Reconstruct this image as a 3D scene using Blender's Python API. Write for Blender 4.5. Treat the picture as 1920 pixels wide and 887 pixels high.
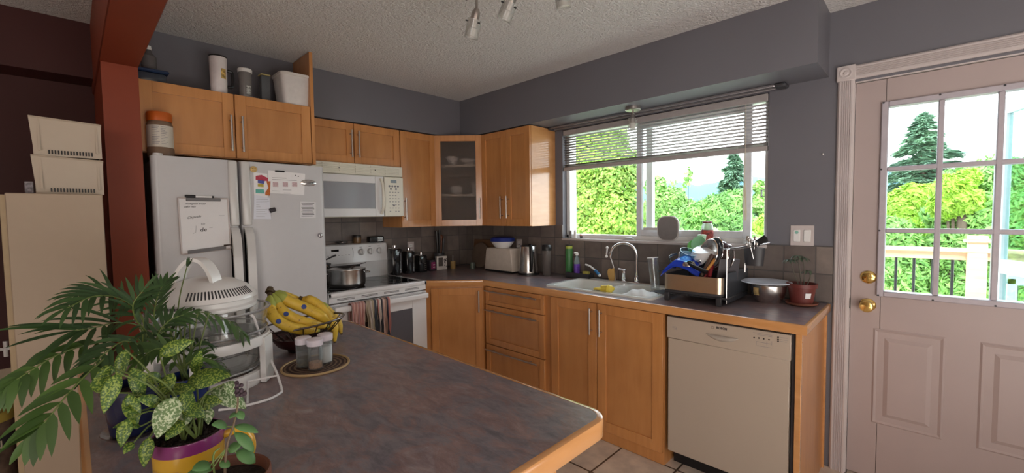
import bpy, bmesh, math, random
from mathutils import Vector, Matrix, noise
PI = math.pi
random.seed(7)
S = bpy.context.scene
for o in list(bpy.data.objects): bpy.data.objects.remove(o, do_unlink=True)
COL = S.collection

# ------------------------------------------------------------------ camera
CAM = Vector((3.440, -2.859, 1.410))
FW = Vector((-0.69665936, 0.71570128, -0.04937023)); RT = Vector((0.71696377, 0.69698836, -0.01304552)); UP = Vector((-0.02507378, 0.04448495, 0.99869535))
FPX = 803.61
cam = bpy.data.cameras.new('camera'); co = bpy.data.objects.new('camera', cam); COL.objects.link(co)
m = Matrix((RT, UP, -FW)).transposed().to_4x4(); m.translation = CAM; co.matrix_world = m
cam.sensor_width = 36; cam.lens = FPX / 1920 * 36; cam.clip_start = .05; cam.clip_end = 500
S.camera = co
def W(px, py, ax, v):
    d = FW + RT * ((px - 960) / FPX) + UP * ((443.5 - py) / FPX)
    i = 'xyz'.index(ax); return CAM + d * ((v - CAM[i]) / d[i])

# ------------------------------------------------------------------ world, light, exposure
S.view_settings.view_transform = 'Standard'; S.view_settings.look = 'None'
S.view_settings.gamma = 1; S.view_settings.use_curve_mapping = False
S.view_settings.exposure = 0.85
w = bpy.data.worlds.new('sky'); S.world = w; w.use_nodes = True
nt = w.node_tree; bg = nt.nodes['Background']; bg.inputs[1].default_value = 4.0
tc = nt.nodes.new('ShaderNodeTexCoord'); sx = nt.nodes.new('ShaderNodeSeparateXYZ'); rp = nt.nodes.new('ShaderNodeValToRGB')
nt.links.new(tc.outputs['Generated'], sx.inputs[0]); nt.links.new(sx.outputs[2], rp.inputs[0]); nt.links.new(rp.outputs[0], bg.inputs[0])
rp.color_ramp.elements[0].position = 0; rp.color_ramp.elements[0].color = (.95, .97, 1, 1)
rp.color_ramp.elements[1].position = .8; rp.color_ramp.elements[1].color = (.78, .88, 1, 1)
def light(name, kind, loc, aim, energy, col, sx=1, sy=1, angle=.1):
    l = bpy.data.lights.new(name, kind); l.energy = energy; l.color = col
    if kind == 'AREA': l.shape = 'RECTANGLE'; l.size = sx; l.size_y = sy
    if kind == 'SUN': l.angle = angle
    o = bpy.data.objects.new(name, l); COL.objects.link(o); o.location = loc
    o.rotation_euler = (Vector(aim) - Vector(loc)).to_track_quat('-Z', 'Y').to_euler(); return o
light('hazy_sun', 'SUN', (6, -8, 12), (0, 6, 0), 2.2, (1, .95, .85), angle=.35)
# daylight of the big living room windows behind the camera
light('living_room_window_light', 'AREA', (5.2, -5.85, 1.55), (1.8, -1.0, 1.0), 22, (1, .84, .70), 2.6, 1.5)
light('ceiling_fill_light', 'AREA', (4.5, -2.1, .75), (3.3, -1.9, 2.46), 22, (1, .94, .89), 2.2, 1.4)  # added upward fill to brighten the ceiling; no such lamp in the room
light('side_fill_light', 'AREA', (7.3, -2.4, 1.6), (1.5, -1.5, 1.2), 6, (1, .80, .64), 1.8, 1.4)  # added warm fill from the far side; the wall there has no window

# ------------------------------------------------------------------ helpers
def tag(o, label=None, cat=None, group=None, kind=None):
    if label: o['label'] = label
    if cat: o['category'] = cat
    if group: o['group'] = group
    if kind: o['kind'] = kind
    return o
def thing(name, label, cat, loc=(0, 0, 0), group=None):
    o = bpy.data.objects.new(name, None); COL.objects.link(o); o.location = loc; o.empty_display_size = .05
    return tag(o, label, cat, group)
def struct(name, loc=(0, 0, 0)):
    o = bpy.data.objects.new(name, None); COL.objects.link(o); o.location = loc; o.empty_display_size = .05
    o['kind'] = 'structure'; return o
def origin(o):
    v = Vector((0, 0, 0))
    while o: v += o.location; o = o.parent
    return v
def basis(d, up=Vector((0, 0, 1))):
    d = Vector(d).normalized(); u = Vector(up)
    if abs(d.dot(u)) > .98: u = Vector((1, 0, 0))
    x = u.cross(d).normalized(); y = d.cross(x); return x, y, d
class B:
    def __init__(s): s.b = bmesh.new(); s.mi = 0
    def _xf(s, vs, mt):
        if mt is not None: bmesh.ops.transform(s.b, matrix=mt, verts=vs)
    def _set(s, fs):
        for f in fs: f.material_index = s.mi
    def box(s, x0, x1, y0, y1, z0, z1, bev=0, mt=None, seg=1):
        x0, x1 = sorted((x0, x1)); y0, y1 = sorted((y0, y1)); z0, z1 = sorted((z0, z1))
        r = bmesh.ops.create_cube(s.b, size=1); vs = r['verts']
        for v in vs: v.co = Vector((x0 + (x1 - x0) * (v.co.x + .5), y0 + (y1 - y0) * (v.co.y + .5), z0 + (z1 - z0) * (v.co.z + .5)))
        bev = min(bev, .49 * min(x1 - x0, y1 - y0, z1 - z0))
        s._set({f for v in vs for f in v.link_faces})
        if bev > 0:
            es = {e for v in vs for e in v.link_edges}
            r = bmesh.ops.bevel(s.b, geom=list(es), offset=bev, segments=seg, affect='EDGES', profile=.5)
            vs = list({v for f in r['faces'] for v in f.verts} | {v for v in vs if v.is_valid})
            s._set({f for v in vs for f in v.link_faces})
        s._xf(vs, mt); return s
    def lathe(s, prof, c=(0, 0, 0), n=32, axis=(0, 0, 1), a0=0, a1=2 * PI, squash=1):
        x, y, d = basis(axis); c = Vector(c); rings = []; full = abs(a1 - a0 - 2 * PI) < 1e-6
        m = n if full else n + 1
        for r, z in prof:
            if r < 1e-6: rings.append([s.b.verts.new(c + d * z)]); continue
            rings.append([s.b.verts.new(c + d * z + (x * math.cos(a0 + (a1 - a0) * i / n) + y * math.sin(a0 + (a1 - a0) * i / n) * squash) * r) for i in range(m)])
        for a, b in zip(rings, rings[1:]):
            k = n
            for i in range(k):
                j = (i + 1) % m if full else i + 1
                try:
                    if len(a) == 1 and len(b) == 1: continue
                    if len(a) == 1: f = s.b.faces.new((a[0], b[j], b[i]))
                    elif len(b) == 1: f = s.b.faces.new((a[i], a[j], b[0]))
                    else: f = s.b.faces.new((a[i], a[j], b[j], b[i]))
                    f.material_index = s.mi
                except ValueError: pass
        return s
    def cyl(s, p0, p1, r0, r1=None, n=16, bev=0):
        r1 = r0 if r1 is None else r1; p0 = Vector(p0); d = Vector(p1) - p0; L = d.length
        if bev: pr = [(0, 0), (r0 - bev, 0), (r0, bev), (r1, L - bev), (r1 - bev, L), (0, L)]
        else: pr = [(0, 0), (r0, 0), (r1, L), (0, L)]
        return s.lathe(pr, p0, n, d)
    def tube(s, pts, r, n=8, closed=False, r1=None):
        P = [Vector(p) for p in pts]; rings = []; N = len(P); nx = None
        for i, p in enumerate(P):
            if closed: t = P[(i + 1) % N] - P[i - 1]
            else: t = P[min(i + 1, N - 1)] - P[max(i - 1, 0)]
            if t.length < 1e-9: t = Vector((0, 0, 1))
            t.normalize()
            if nx is None: nx, ny, _ = basis(t)
            else:
                nx = (nx - t * nx.dot(t)).normalized(); ny = t.cross(nx)
            rr = r if r1 is None else r + (r1 - r) * i / (N - 1)
            rings.append([s.b.verts.new(p + (nx * math.cos(2 * PI * k / n) + ny * math.sin(2 * PI * k / n)) * rr) for k in range(n)])
        rng = range(N if closed else N - 1)
        for i in rng:
            a, b = rings[i], rings[(i + 1) % N]
            for k in range(n): s.b.faces.new((a[k], a[(k + 1) % n], b[(k + 1) % n], b[k])).material_index = s.mi
        if not closed:
            s.b.faces.new(rings[0][::-1]).material_index = s.mi; s.b.faces.new(rings[-1]).material_index = s.mi
        return s
    def ball(s, c, r, n=12, sc=(1, 1, 1), mt=None):
        R = bmesh.ops.create_uvsphere(s.b, u_segments=n * 2, v_segments=n, radius=r); vs = R['verts']
        for v in vs: v.co = Vector((v.co.x * sc[0], v.co.y * sc[1], v.co.z * sc[2]))
        s._xf(vs, mt)
        for v in vs: v.co += Vector(c)
        s._set({f for v in vs for f in v.link_faces}); return s
    def prism(s, pts, d, bev=0, seg=2):
        """closed outline of 3-D points pushed along vector d"""
        d = Vector(d); a = [s.b.verts.new(Vector(p)) for p in pts]; b = [s.b.verts.new(Vector(p) + d) for p in pts]; n = len(a)
        fs = [s.b.faces.new(a[::-1]), s.b.faces.new(b)]
        for i in range(n): fs.append(s.b.faces.new((a[i], a[(i + 1) % n], b[(i + 1) % n], b[i])))
        s._set(fs)
        if bev:
            es = set(fs[1].edges) | set(fs[0].edges)
            bmesh.ops.bevel(s.b, geom=list(es), offset=bev, segments=seg, affect='EDGES', profile=.5)
        return s
    def quad(s, *p):
        f = s.b.faces.new([s.b.verts.new(Vector(q)) for q in p]); f.material_index = s.mi; return s
    def grid(s, fn, nu, nv, closeu=False):
        V = [[s.b.verts.new(Vector(fn(i / nu, j / nv))) for j in range(nv + 1)] for i in range(nu if closeu else nu + 1)]
        for i in range(nu):
            for j in range(nv):
                a = V[i]; b = V[(i + 1) % len(V)]
                s.b.faces.new((a[j], b[j], b[j + 1], a[j + 1])).material_index = s.mi
        return s
    def put(s, name, mat, parent=None, label=None, sharp=38, solid=0, kind=None, norm=True):
        if norm: bmesh.ops.recalc_face_normals(s.b, faces=s.b.faces)
        off = origin(parent) if parent else Vector((0, 0, 0))
        if off.length: bmesh.ops.translate(s.b, verts=s.b.verts, vec=-off)
        for f in s.b.faces: f.smooth = True
        for e in s.b.edges:
            e.smooth = not (len(e.link_faces) == 2 and e.calc_face_angle(0) > math.radians(sharp))
        me = bpy.data.meshes.new(name); s.b.to_mesh(me); s.b.free()
        for q in (mat if isinstance(mat, (list, tuple)) else [mat]): me.materials.append(q)
        o = bpy.data.objects.new(name, me); COL.objects.link(o); o.parent = parent
        if label: o['label'] = label
        if kind: o['kind'] = kind
        if solid:
            md = o.modifiers.new('solid', 'SOLIDIFY'); md.thickness = solid; md.offset = 0
        return o
def text(body, size, pos, right, up, mat, parent, name='lettering', ext=.0006, align='CENTER', shear=0, bold=0):
    c = bpy.data.curves.new('t', 'FONT'); c.body = body; c.size = size; c.extrude = ext; c.align_x = align; c.align_y = 'CENTER'; c.shear = shear; c.offset = bold; c.resolution_u = 2
    t = bpy.data.objects.new('t', c); COL.objects.link(t); bpy.context.view_layer.update()
    me = bpy.data.meshes.new_from_object(t.evaluated_get(bpy.context.evaluated_depsgraph_get())); bpy.data.objects.remove(t, do_unlink=True)
    r = Vector(right).normalized(); u = Vector(up).normalized(); n = r.cross(u)
    mt = Matrix((r, u, n)).transposed().to_4x4(); mt.translation = Vector(pos) - (origin(parent) if parent else Vector())
    me.transform(mt); me.materials.clear(); me.materials.append(mat); me.name = name
    o = bpy.data.objects.new(name, me); COL.objects.link(o); o.parent = parent; return o
def copy_tree(o, parent=None):
    c = o.copy(); COL.objects.link(c); c.parent = parent
    for ch in [k for k in o.children]: copy_tree(ch, c)
    return c
def arc(c, r, a0, a1, n, u, v):
    c = Vector(c); u = Vector(u); v = Vector(v)
    return [c + (u * math.cos(a0 + (a1 - a0) * i / n) + v * math.sin(a0 + (a1 - a0) * i / n)) * r for i in range(n + 1)]
def smooth(pts, k=6):
    P = [Vector(p) for p in pts]; P = [P[0] * 2 - P[1]] + P + [P[-1] * 2 - P[-2]]; out = []
    for i in range(1, len(P) - 2):
        a, b, c, d = P[i - 1:i + 3]
        for j in range(k):
            t = j / k; out.append(.5 * ((2 * b) + (c - a) * t + (2 * a - 5 * b + 4 * c - d) * t * t + (3 * b - a - 3 * c + d) * t ** 3))
    out.append(P[-2]); return out

# ------------------------------------------------------------------ materials
def mat(name, col, rough=.5, metal=0, coat=0, trans=0, alpha=1, ior=1.45, spec=.5, emit=None, sub=0, var=.05, nscale=30, bump=0, bscale=200):
    m = bpy.data.materials.new(name); m.use_nodes = True; t = m.node_tree; p = t.nodes['Principled BSDF']
    I = p.inputs; I['Roughness'].default_value = rough; I['Metallic'].default_value = metal; I['Coat Weight'].default_value = coat; I['Coat Roughness'].default_value = .12
    I['Transmission Weight'].default_value = trans; I['IOR'].default_value = ior; I['Alpha'].default_value = alpha; I['Specular IOR Level'].default_value = spec
    I['Base Color'].default_value = (*col, 1)
    if var:
        n = t.nodes.new('ShaderNodeTexNoise'); n.inputs['Scale'].default_value = nscale; n.inputs['Detail'].default_value = 4
        c = t.nodes.new('ShaderNodeTexCoord'); t.links.new(c.outputs['Object'], n.inputs['Vector'])
        r = t.nodes.new('ShaderNodeValToRGB'); r.color_ramp.elements[0].position = .3; r.color_ramp.elements[1].position = .7
        r.color_ramp.elements[0].color = (*[x * (1 - var) for x in col], 1); r.color_ramp.elements[1].color = (*[min(1, x * (1 + var)) for x in col], 1)
        t.links.new(n.outputs['Fac'], r.inputs[0]); t.links.new(r.outputs[0], I['Base Color'])
    if bump:
        n = t.nodes.new('ShaderNodeTexNoise'); n.inputs['Scale'].default_value = bscale; n.inputs['Detail'].default_value = 3
        c = t.nodes.new('ShaderNodeTexCoord'); t.links.new(c.outputs['Object'], n.inputs['Vector'])
        b = t.nodes.new('ShaderNodeBump'); b.inputs['Strength'].default_value = bump; b.inputs['Distance'].default_value = .01
        t.links.new(n.outputs['Fac'], b.inputs['Height']); t.links.new(b.outputs[0], I['Normal'])
    if emit: I['Emission Color'].default_value = (*emit[0], 1); I['Emission Strength'].default_value = emit[1]
    return m
def ramp(t, els):
    r = t.nodes.new('ShaderNodeValToRGB'); e = r.color_ramp.elements
    while len(e) < len(els): e.new(.5)
    for q, (p, c) in zip(e, els): q.position = p; q.color = (*c, 1)
    return r
def nz(t, scale, detail=5, mscale=(1, 1, 1), rough=.6, dist=0):
    c = t.nodes.new('ShaderNodeTexCoord'); mp = t.nodes.new('ShaderNodeMapping'); mp.inputs['Scale'].default_value = mscale
    n = t.nodes.new('ShaderNodeTexNoise'); n.inputs['Scale'].default_value = scale; n.inputs['Detail'].default_value = detail; n.inputs['Roughness'].default_value = rough; n.inputs['Distortion'].default_value = dist
    t.links.new(c.outputs['Object'], mp.inputs[0]); t.links.new(mp.outputs[0], n.inputs['Vector']); return n
def mix(t, a, b, fac, mode='MIX'):
    x = t.nodes.new('ShaderNodeMix'); x.data_type = 'RGBA'; x.blend_type = mode
    if isinstance(fac, (int, float)): x.inputs[0].default_value = fac
    else: t.links.new(fac, x.inputs[0])
    t.links.new(a, x.inputs[6]); t.links.new(b, x.inputs[7]); return x.outputs[2]
def wood(name, c0, c1, ms, rough=.3, coat=.35):
    m = mat(name, c0, rough, coat=coat, var=0); t = m.node_tree; p = t.nodes['Principled BSDF']
    n = nz(t, 2.2, 6, ms, .55, .4); r = ramp(t, [(.3, c0), (.7, c1)]); t.links.new(n.outputs['Fac'], r.inputs[0])
    n2 = nz(t, 3, 2); r2 = ramp(t, [(.35, (.88, .86, .84)), (.65, (1.04, 1.04, 1.04))]); t.links.new(n2.outputs['Fac'], r2.inputs[0])
    t.links.new(mix(t, r.outputs[0], r2.outputs[0], 1, 'MULTIPLY'), p.inputs['Base Color']); return m
MW0, MW1 = (.50, .215, .068), (.60, .275, .095)
maple = wood('maple_vertical', MW0, MW1, (14, 14, 1))
maple_x = wood('maple_along_x', MW0, MW1, (1, 14, 14))
maple_y = wood('maple_along_y', MW0, MW1, (14, 1, 14))
maple_panel = wood('maple_panel', (.46, .195, .062), (.56, .26, .09), (6, 6, 1))
maple_edge = wood('maple_edging', (.54, .255, .09), (.64, .32, .125), (2, 2, 10), .22, .6)
ashwood = wood('cedar_rail', (.62, .42, .24), (.75, .55, .36), (1, 10, 10), .6, 0)
def laminate_mat():
    m = mat('slate_laminate', (.12, .1, .1), .30, var=0, spec=.5); t = m.node_tree; p = t.nodes['Principled BSDF']
    a = nz(t, 6.5, 10, (1, 1.6, 1), .72, .8); ra = ramp(t, [(.34, (.14, .13, .15)), (.46, (.195, .178, .198)), (.55, (.245, .165, .160)), (.68, (.29, .255, .27))]); t.links.new(a.outputs['Fac'], ra.inputs[0])
    b = nz(t, 13, 8, (1, 2.6, 1), .7, .5); rb = ramp(t, [(.36, (.74, .72, .76)), (.62, (1.22, 1.2, 1.18))]); t.links.new(b.outputs['Fac'], rb.inputs[0])
    x = mix(t, ra.outputs[0], rb.outputs[0], 1, 'MULTIPLY')
    c = nz(t, 38, 6, (1, 3, 1), .75, 1.0); rc = ramp(t, [(.66, (0, 0, 0)), (.75, (.6, .6, .6))]); t.links.new(c.outputs['Fac'], rc.inputs[0])
    g = t.nodes.new('ShaderNodeRGB'); g.outputs[0].default_value = (.42, .39, .42, 1)
    t.links.new(mix(t, x, g.outputs[0], rc.outputs[0]), p.inputs['Base Color'])
    d = nz(t, 420, 2); bp = t.nodes.new('ShaderNodeBump'); bp.inputs['Strength'].default_value = .12; bp.inputs['Distance'].default_value = .002
    t.links.new(d.outputs['Fac'], bp.inputs['Height']); t.links.new(bp.outputs[0], p.inputs['Normal']); return m
laminate = laminate_mat()
def tile_mat(name, sz, cols, grout, gw, wall, rough=.4, ofs=(0, 0)):
    m = mat(name, cols[0], rough, var=0); t = m.node_tree; p = t.nodes['Principled BSDF']
    c = t.nodes.new('ShaderNodeTexCoord'); s = t.nodes.new('ShaderNodeSeparateXYZ'); t.links.new(c.outputs['Object'], s.inputs[0])
    cb = t.nodes.new('ShaderNodeCombineXYZ')
    if wall:
        ad = t.nodes.new('ShaderNodeMath'); ad.operation = 'SUBTRACT'; t.links.new(s.outputs[0], ad.inputs[0]); t.links.new(s.outputs[1], ad.inputs[1])
        t.links.new(ad.outputs[0], cb.inputs[0]); t.links.new(s.outputs[2], cb.inputs[1])
    else: t.links.new(s.outputs[0], cb.inputs[0]); t.links.new(s.outputs[1], cb.inputs[1])
    mp = t.nodes.new('ShaderNodeMapping'); mp.inputs['Location'].default_value = (ofs[0], ofs[1], 0); t.links.new(cb.outputs[0], mp.inputs[0])
    b = t.nodes.new('ShaderNodeTexBrick'); b.offset = 0; b.inputs['Scale'].default_value = 1; b.inputs['Brick Width'].default_value = sz; b.inputs['Row Height'].default_value = sz
    b.inputs['Mortar Size'].default_value = gw; b.inputs['Mortar Smooth'].default_value = .2; b.inputs['Color1'].default_value = (*cols[0], 1); b.inputs['Color2'].default_value = (*cols[1], 1); b.inputs['Mortar'].default_value = (*grout, 1)
    t.links.new(mp.outputs[0], b.inputs['Vector'])
    n = nz(t, 9, 6); r = ramp(t, [(.3, (.8, .78, .78)), (.7, (1.2, 1.17, 1.12))]); t.links.new(n.outputs['Fac'], r.inputs[0])
    t.links.new(mix(t, b.outputs['Color'], r.outputs[0], 1, 'MULTIPLY'), p.inputs['Base Color'])
    bp = t.nodes.new('ShaderNodeBump'); bp.invert = True; bp.inputs['Strength'].default_value = .5; bp.inputs['Distance'].default_value = .004
    t.links.new(b.outputs['Fac'], bp.inputs['Height']); t.links.new(bp.outputs[0], p.inputs['Normal']); return m
backsplash_m = tile_mat('slate_wall_tile', .152, ((.125, .105, .098), (.205, .172, .155)), (.10, .09, .088), .004, True, .45, (.03, -.002))
floor_m = tile_mat('cream_floor_tile', .335, ((.66, .58, .50), (.72, .64, .56)), (.10, .07, .05), .006, False, .3, (-.135, .265))
grey_wall = mat('grey_paint', (.155, .152, .172), .5, var=.03, nscale=3, bump=.05, bscale=300)
maroon = mat('maroon_paint', (.048, .007, .006), .6, var=.08, nscale=2)
rust = mat('rust_paint', (.215, .034, .010), .55, var=.05, nscale=4)
beige_wall = mat('beige_paint', (.50, .40, .29), .6)
cream_wall = mat('cream_paint', (.62, .52, .42), .7)
trim_w = mat('white_trim_paint', (.56, .50, .49), .45, var=.03, nscale=6)
door_w = mat('door_paint', (.43, .35, .335), .42, var=.03, nscale=4)
def ceiling_mat():
    m = mat('popcorn_ceiling', (.90, .87, .85), .9, var=0); t = m.node_tree; p = t.nodes['Principled BSDF']
    v = nz(t, 75, 3, rough=.6); b = t.nodes.new('ShaderNodeBump'); b.inputs['Strength'].default_value = 1; b.inputs['Distance'].default_value = .035
    t.links.new(v.outputs['Fac'], b.inputs['Height']); t.links.new(b.outputs[0], p.inputs['Normal'])
    return m
ceil_m = ceiling_mat()
white_app = mat('white_enamel', (.72, .72, .73), .28, coat=.3, var=.01)
fridge_w = mat('fridge_white', (.545, .54, .555), .34, coat=.15, var=.01, bump=.03, bscale=500)
cream_app = mat('almond_enamel', (.74, .72, .62), .3, var=.01)
white_pl = mat('white_plastic', (.78, .77, .76), .35, var=.01)
grey_pl = mat('grey_plastic', (.30, .30, .31), .45)
dk_grey = mat('charcoal_plastic', (.045, .045, .05), .4)
black = mat('black_plastic', (.012, .012, .013), .35)
blackgl = mat('black_glass', (.008, .008, .01), .05, var=0)
ink = mat('black_ink', (.02, .02, .025), .6, var=0)
inkgrey = mat('grey_ink', (.22, .22, .24), .6, var=0)
steel = mat('brushed_steel', (.62, .60, .58), .24, 1, var=.06, nscale=60)
chrome = mat('chrome', (.82, .82, .84), .07, 1, var=0)
nickel = mat('satin_nickel', (.48, .44, .41), .32, 1, var=.04)
pewter = mat('dark_pewter_wire', (.13, .11, .11), .3, 1, var=.05)
brass = mat('polished_brass', (.80, .56, .20), .16, 1, var=.03)
def glass_mat(name, col=(1, 1, 1), rough=0, ior=1.3, milk=0):
    """thin clear sheet: mostly straight-through with mirror reflections by angle"""
    m = bpy.data.materials.new(name); m.use_nodes = True; t = m.node_tree; t.nodes.clear()
    o = t.nodes.new('ShaderNodeOutputMaterial'); a = t.nodes.new('ShaderNodeBsdfTransparent'); g = t.nodes.new('ShaderNodeBsdfGlossy'); x = t.nodes.new('ShaderNodeMixShader')
    f = t.nodes.new('ShaderNodeLayerWeight'); f.inputs[0].default_value = .5; a.inputs[0].default_value = (*col, 1); g.inputs['Roughness'].default_value = rough
    pw = t.nodes.new('ShaderNodeMath'); pw.operation = 'POWER'; pw.inputs[1].default_value = 3.0; t.links.new(f.outputs['Facing'], pw.inputs[0])
    ml = t.nodes.new('ShaderNodeMath'); ml.operation = 'MULTIPLY_ADD'; ml.inputs[1].default_value = .75; ml.inputs[2].default_value = .03 + (ior - 1.3) * .12; t.links.new(pw.outputs[0], ml.inputs[0])
    t.links.new(ml.outputs[0], x.inputs[0]); t.links.new(a.outputs[0], x.inputs[1]); t.links.new(g.outputs[0], x.inputs[2]); last = x.outputs[0]
    if milk:
        d = t.nodes.new('ShaderNodeBsdfDiffuse'); d.inputs[0].default_value = (.8, .79, .77, 1); y = t.nodes.new('ShaderNodeMixShader'); y.inputs[0].default_value = milk; t.links.new(last, y.inputs[1]); t.links.new(d.outputs[0], y.inputs[2]); last = y.outputs[0]
    t.links.new(last, o.inputs[0]); return m
pane_m = glass_mat('window_glass', (.96, .985, .97))
clear = glass_mat('clear_glassware', (.93, .95, .95), .02, ior=1.6, milk=.04)
clearpl = glass_mat('clear_plastic', (.80, .80, .80), .1, ior=1.5)
tealgl = glass_mat('storm_door_glass', (.72, .88, .86))
bluegl = glass_mat('pale_blue_glass', (.62, .80, .90), .03, ior=1.6)
def frosted_mat():
    m = bpy.data.materials.new('frosted_glass'); m.use_nodes = True; t = m.node_tree; t.nodes.clear()
    o = t.nodes.new('ShaderNodeOutputMaterial'); g = t.nodes.new('ShaderNodeBsdfPrincipled'); g.inputs['Base Color'].default_value = (.60, .56, .54, 1)
    g.inputs['Roughness'].default_value = .36; g.inputs['Transmission Weight'].default_value = .93; g.inputs['IOR'].default_value = 1.12
    t.links.new(g.outputs[0], o.inputs[0]); return m
frosted = frosted_mat()
soft_glass = glass_mat('lamp_frosted_glass', (.85, .85, .83), .25, ior=1.5, milk=.2)
def leaf_mat(name, c0, c1, trans=.35, scale=None, rough=.45, spots=None, island=True):
    m = bpy.data.materials.new(name); m.use_nodes = True; t = m.node_tree; t.nodes.clear(); o = t.nodes.new('ShaderNodeOutputMaterial')
    p = t.nodes.new('ShaderNodeBsdfPrincipled'); p.inputs['Roughness'].default_value = rough; tr = t.nodes.new('ShaderNodeBsdfTranslucent'); x = t.nodes.new('ShaderNodeMixShader'); x.inputs[0].default_value = trans
    r = ramp(t, [(0, c0), (1, c1)])
    if island: g = t.nodes.new('ShaderNodeNewGeometry'); t.links.new(g.outputs['Random Per Island'], r.inputs[0])
    else: n = nz(t, 8, 3); t.links.new(n.outputs['Fac'], r.inputs[0])
    c = r.outputs[0]
    if scale:
        n2 = nz(t, scale, 3); r2 = ramp(t, [(.3, (.55, .6, .6)), (.7, (1.35, 1.3, 1.0))]); t.links.new(n2.outputs['Fac'], r2.inputs[0]); c = mix(t, c, r2.outputs[0], 1, 'MULTIPLY')
    if spots:
        n3 = nz(t, spots[0], 2, rough=.5); r3 = ramp(t, [(.50, (0, 0, 0)), (.55, (1, 1, 1))]); t.links.new(n3.outputs['Fac'], r3.inputs[0])
        k = t.nodes.new('ShaderNodeRGB'); k.outputs[0].default_value = (*spots[1], 1); c = mix(t, c, k.outputs[0], r3.outputs[0])
    t.links.new(c, p.inputs['Base Color']); t.links.new(c, tr.inputs[0]); t.links.new(p.outputs[0], x.inputs[1]); t.links.new(tr.outputs[0], x.inputs[2]); t.links.new(x.outputs[0], o.inputs[0]); return m
MAPLE_L = leaf_mat('yellow_green_leaves', (.17, .36, .05), (.50, .66, .16), .45, .9)
LIME_L = leaf_mat('lime_leaves', (.27, .50, .05), (.46, .70, .12), .45, .7)
CEDAR_L = leaf_mat('cedar_leaves', (.12, .32, .08), (.32, .56, .18), .35, 1.2)
FIR_L = leaf_mat('fir_needles', (.15, .29, .23), (.28, .45, .37), .25, .8)
PALE_L = leaf_mat('pale_green_leaves', (.18, .38, .11), (.38, .60, .24), .4, .8)
PALM_L = leaf_mat('palm_leaflets', (.032, .075, .014), (.075, .155, .026), .22, rough=.5)
PALM_D = leaf_mat('dark_palm_leaflets', (.020, .050, .014), (.045, .105, .025), .18, rough=.5)
SPOT_L = leaf_mat('variegated_leaf', (.05, .12, .018), (.09, .18, .03), .3, spots=(330, (.30, .40, .07)), rough=.4)
SPOT_W = leaf_mat('white_variegated_leaf', (.14, .24, .08), (.22, .34, .14), .3, spots=(260, (.62, .70, .46)), rough=.45)
HERB_L = leaf_mat('herb_leaf', (.10, .22, .07), (.16, .34, .12), .3, rough=.5)
STEM = mat('green_stem', (.12, .17, .04), .5)
STEMB = mat('brown_stem', (.12, .08, .045), .6)
BARK = mat('bark', (.10, .075, .055), .9)
SOIL = mat('potting_soil', (.022, .015, .011), .95, var=.5, nscale=60, bump=.8, bscale=90)

# ================================================================== SETTING
H = 2.46; ZB = 2.125; BK = .325      # ceiling, soffit underside, soffit depth
b = B(); b.box(-.15, 8, -6.2, .15, -.1, 0); b.put('floor', floor_m)['kind'] = 'structure'
b = B(); b.box(-.15, 8, -6.2, .15, H, H + .1); b.put('ceiling', ceil_m)['kind'] = 'structure'
WX0, WX1, WZ0, WZ1 = 1.252, 2.757, 1.212, 2.105      # window hole
DX0, DX1, DZ = 3.142, 3.985, 2.075                  # door hole
b = B()
for x0, x1, z0, z1 in ((-.15, WX0, 0, H), (WX0, WX1, 0, WZ0), (WX0, WX1, WZ1, H), (WX1, DX0, 0, H), (DX0, DX1, DZ, H), (DX1, 8, 0, H)): b.box(x0, x1, 0, .15, z0, z1)
b.put('wall_right', grey_wall)['kind'] = 'structure'
b = B(); b.box(-.15, 0, -2.62, 0, 0, H); b.put('wall_left', grey_wall)['kind'] = 'structure'
b = B(); b.box(-.15, 0, -6.2, -2.62, .645, H); b.put('wall_dining', maroon)['kind'] = 'structure'
b = B(); b.box(-.15, .004, -6.2, -2.74, 0, .645); b.put('trim_1', beige_wall)['kind'] = 'structure'
b = B(); b.box(0, .20, -6.2, -2.742, 2.172, H); b.put('wall_dining_soffit', maroon)['kind'] = 'structure'
b = B(); b.box(0, BK, -2.6, -BK, ZB, H); b.box(0, 3.037, -BK, 0, ZB, H); b.put('wall_soffit', grey_wall)['kind'] = 'structure'
b = B(); b.box(0, .75, -2.735, -2.607, 0, 2.128); b.put('wall_post', rust)['kind'] = 'structure'
b = B(); b.box(0, 7.9, -2.742, -2.604, 2.128, H, .004); b.put('trim_2', rust)['kind'] = 'structure'
# far rooms behind the camera: walls with window openings
b = B()
for x0, x1, z0, z1 in ((-.15, 4.6, 0, H), (4.6, 6.2, 0, .9), (4.6, 6.2, 2.1, H), (6.2, 8, 0, H)): b.box(x0, x1, -6.2, -6.05, z0, z1)
b.put('wall_back', cream_wall)['kind'] = 'structure'
b = B()
b.box(7.85, 8, -6.2, .15, 0, H)
b.put('wall_far', cream_wall)['kind'] = 'structure'
# tiled backsplash
b = B()
b.box(.012, WX0, -.012, 0, .912, 1.325); b.box(WX0, WX1, -.012, 0, .912, WZ0); b.box(WX1, 3.075, -.012, 0, .912, 1.218)
b.box(0, .012, -1.76, 0, .912, 1.42)
b.put('wall_backsplash', backsplash_m)['kind'] = 'structure'

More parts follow.
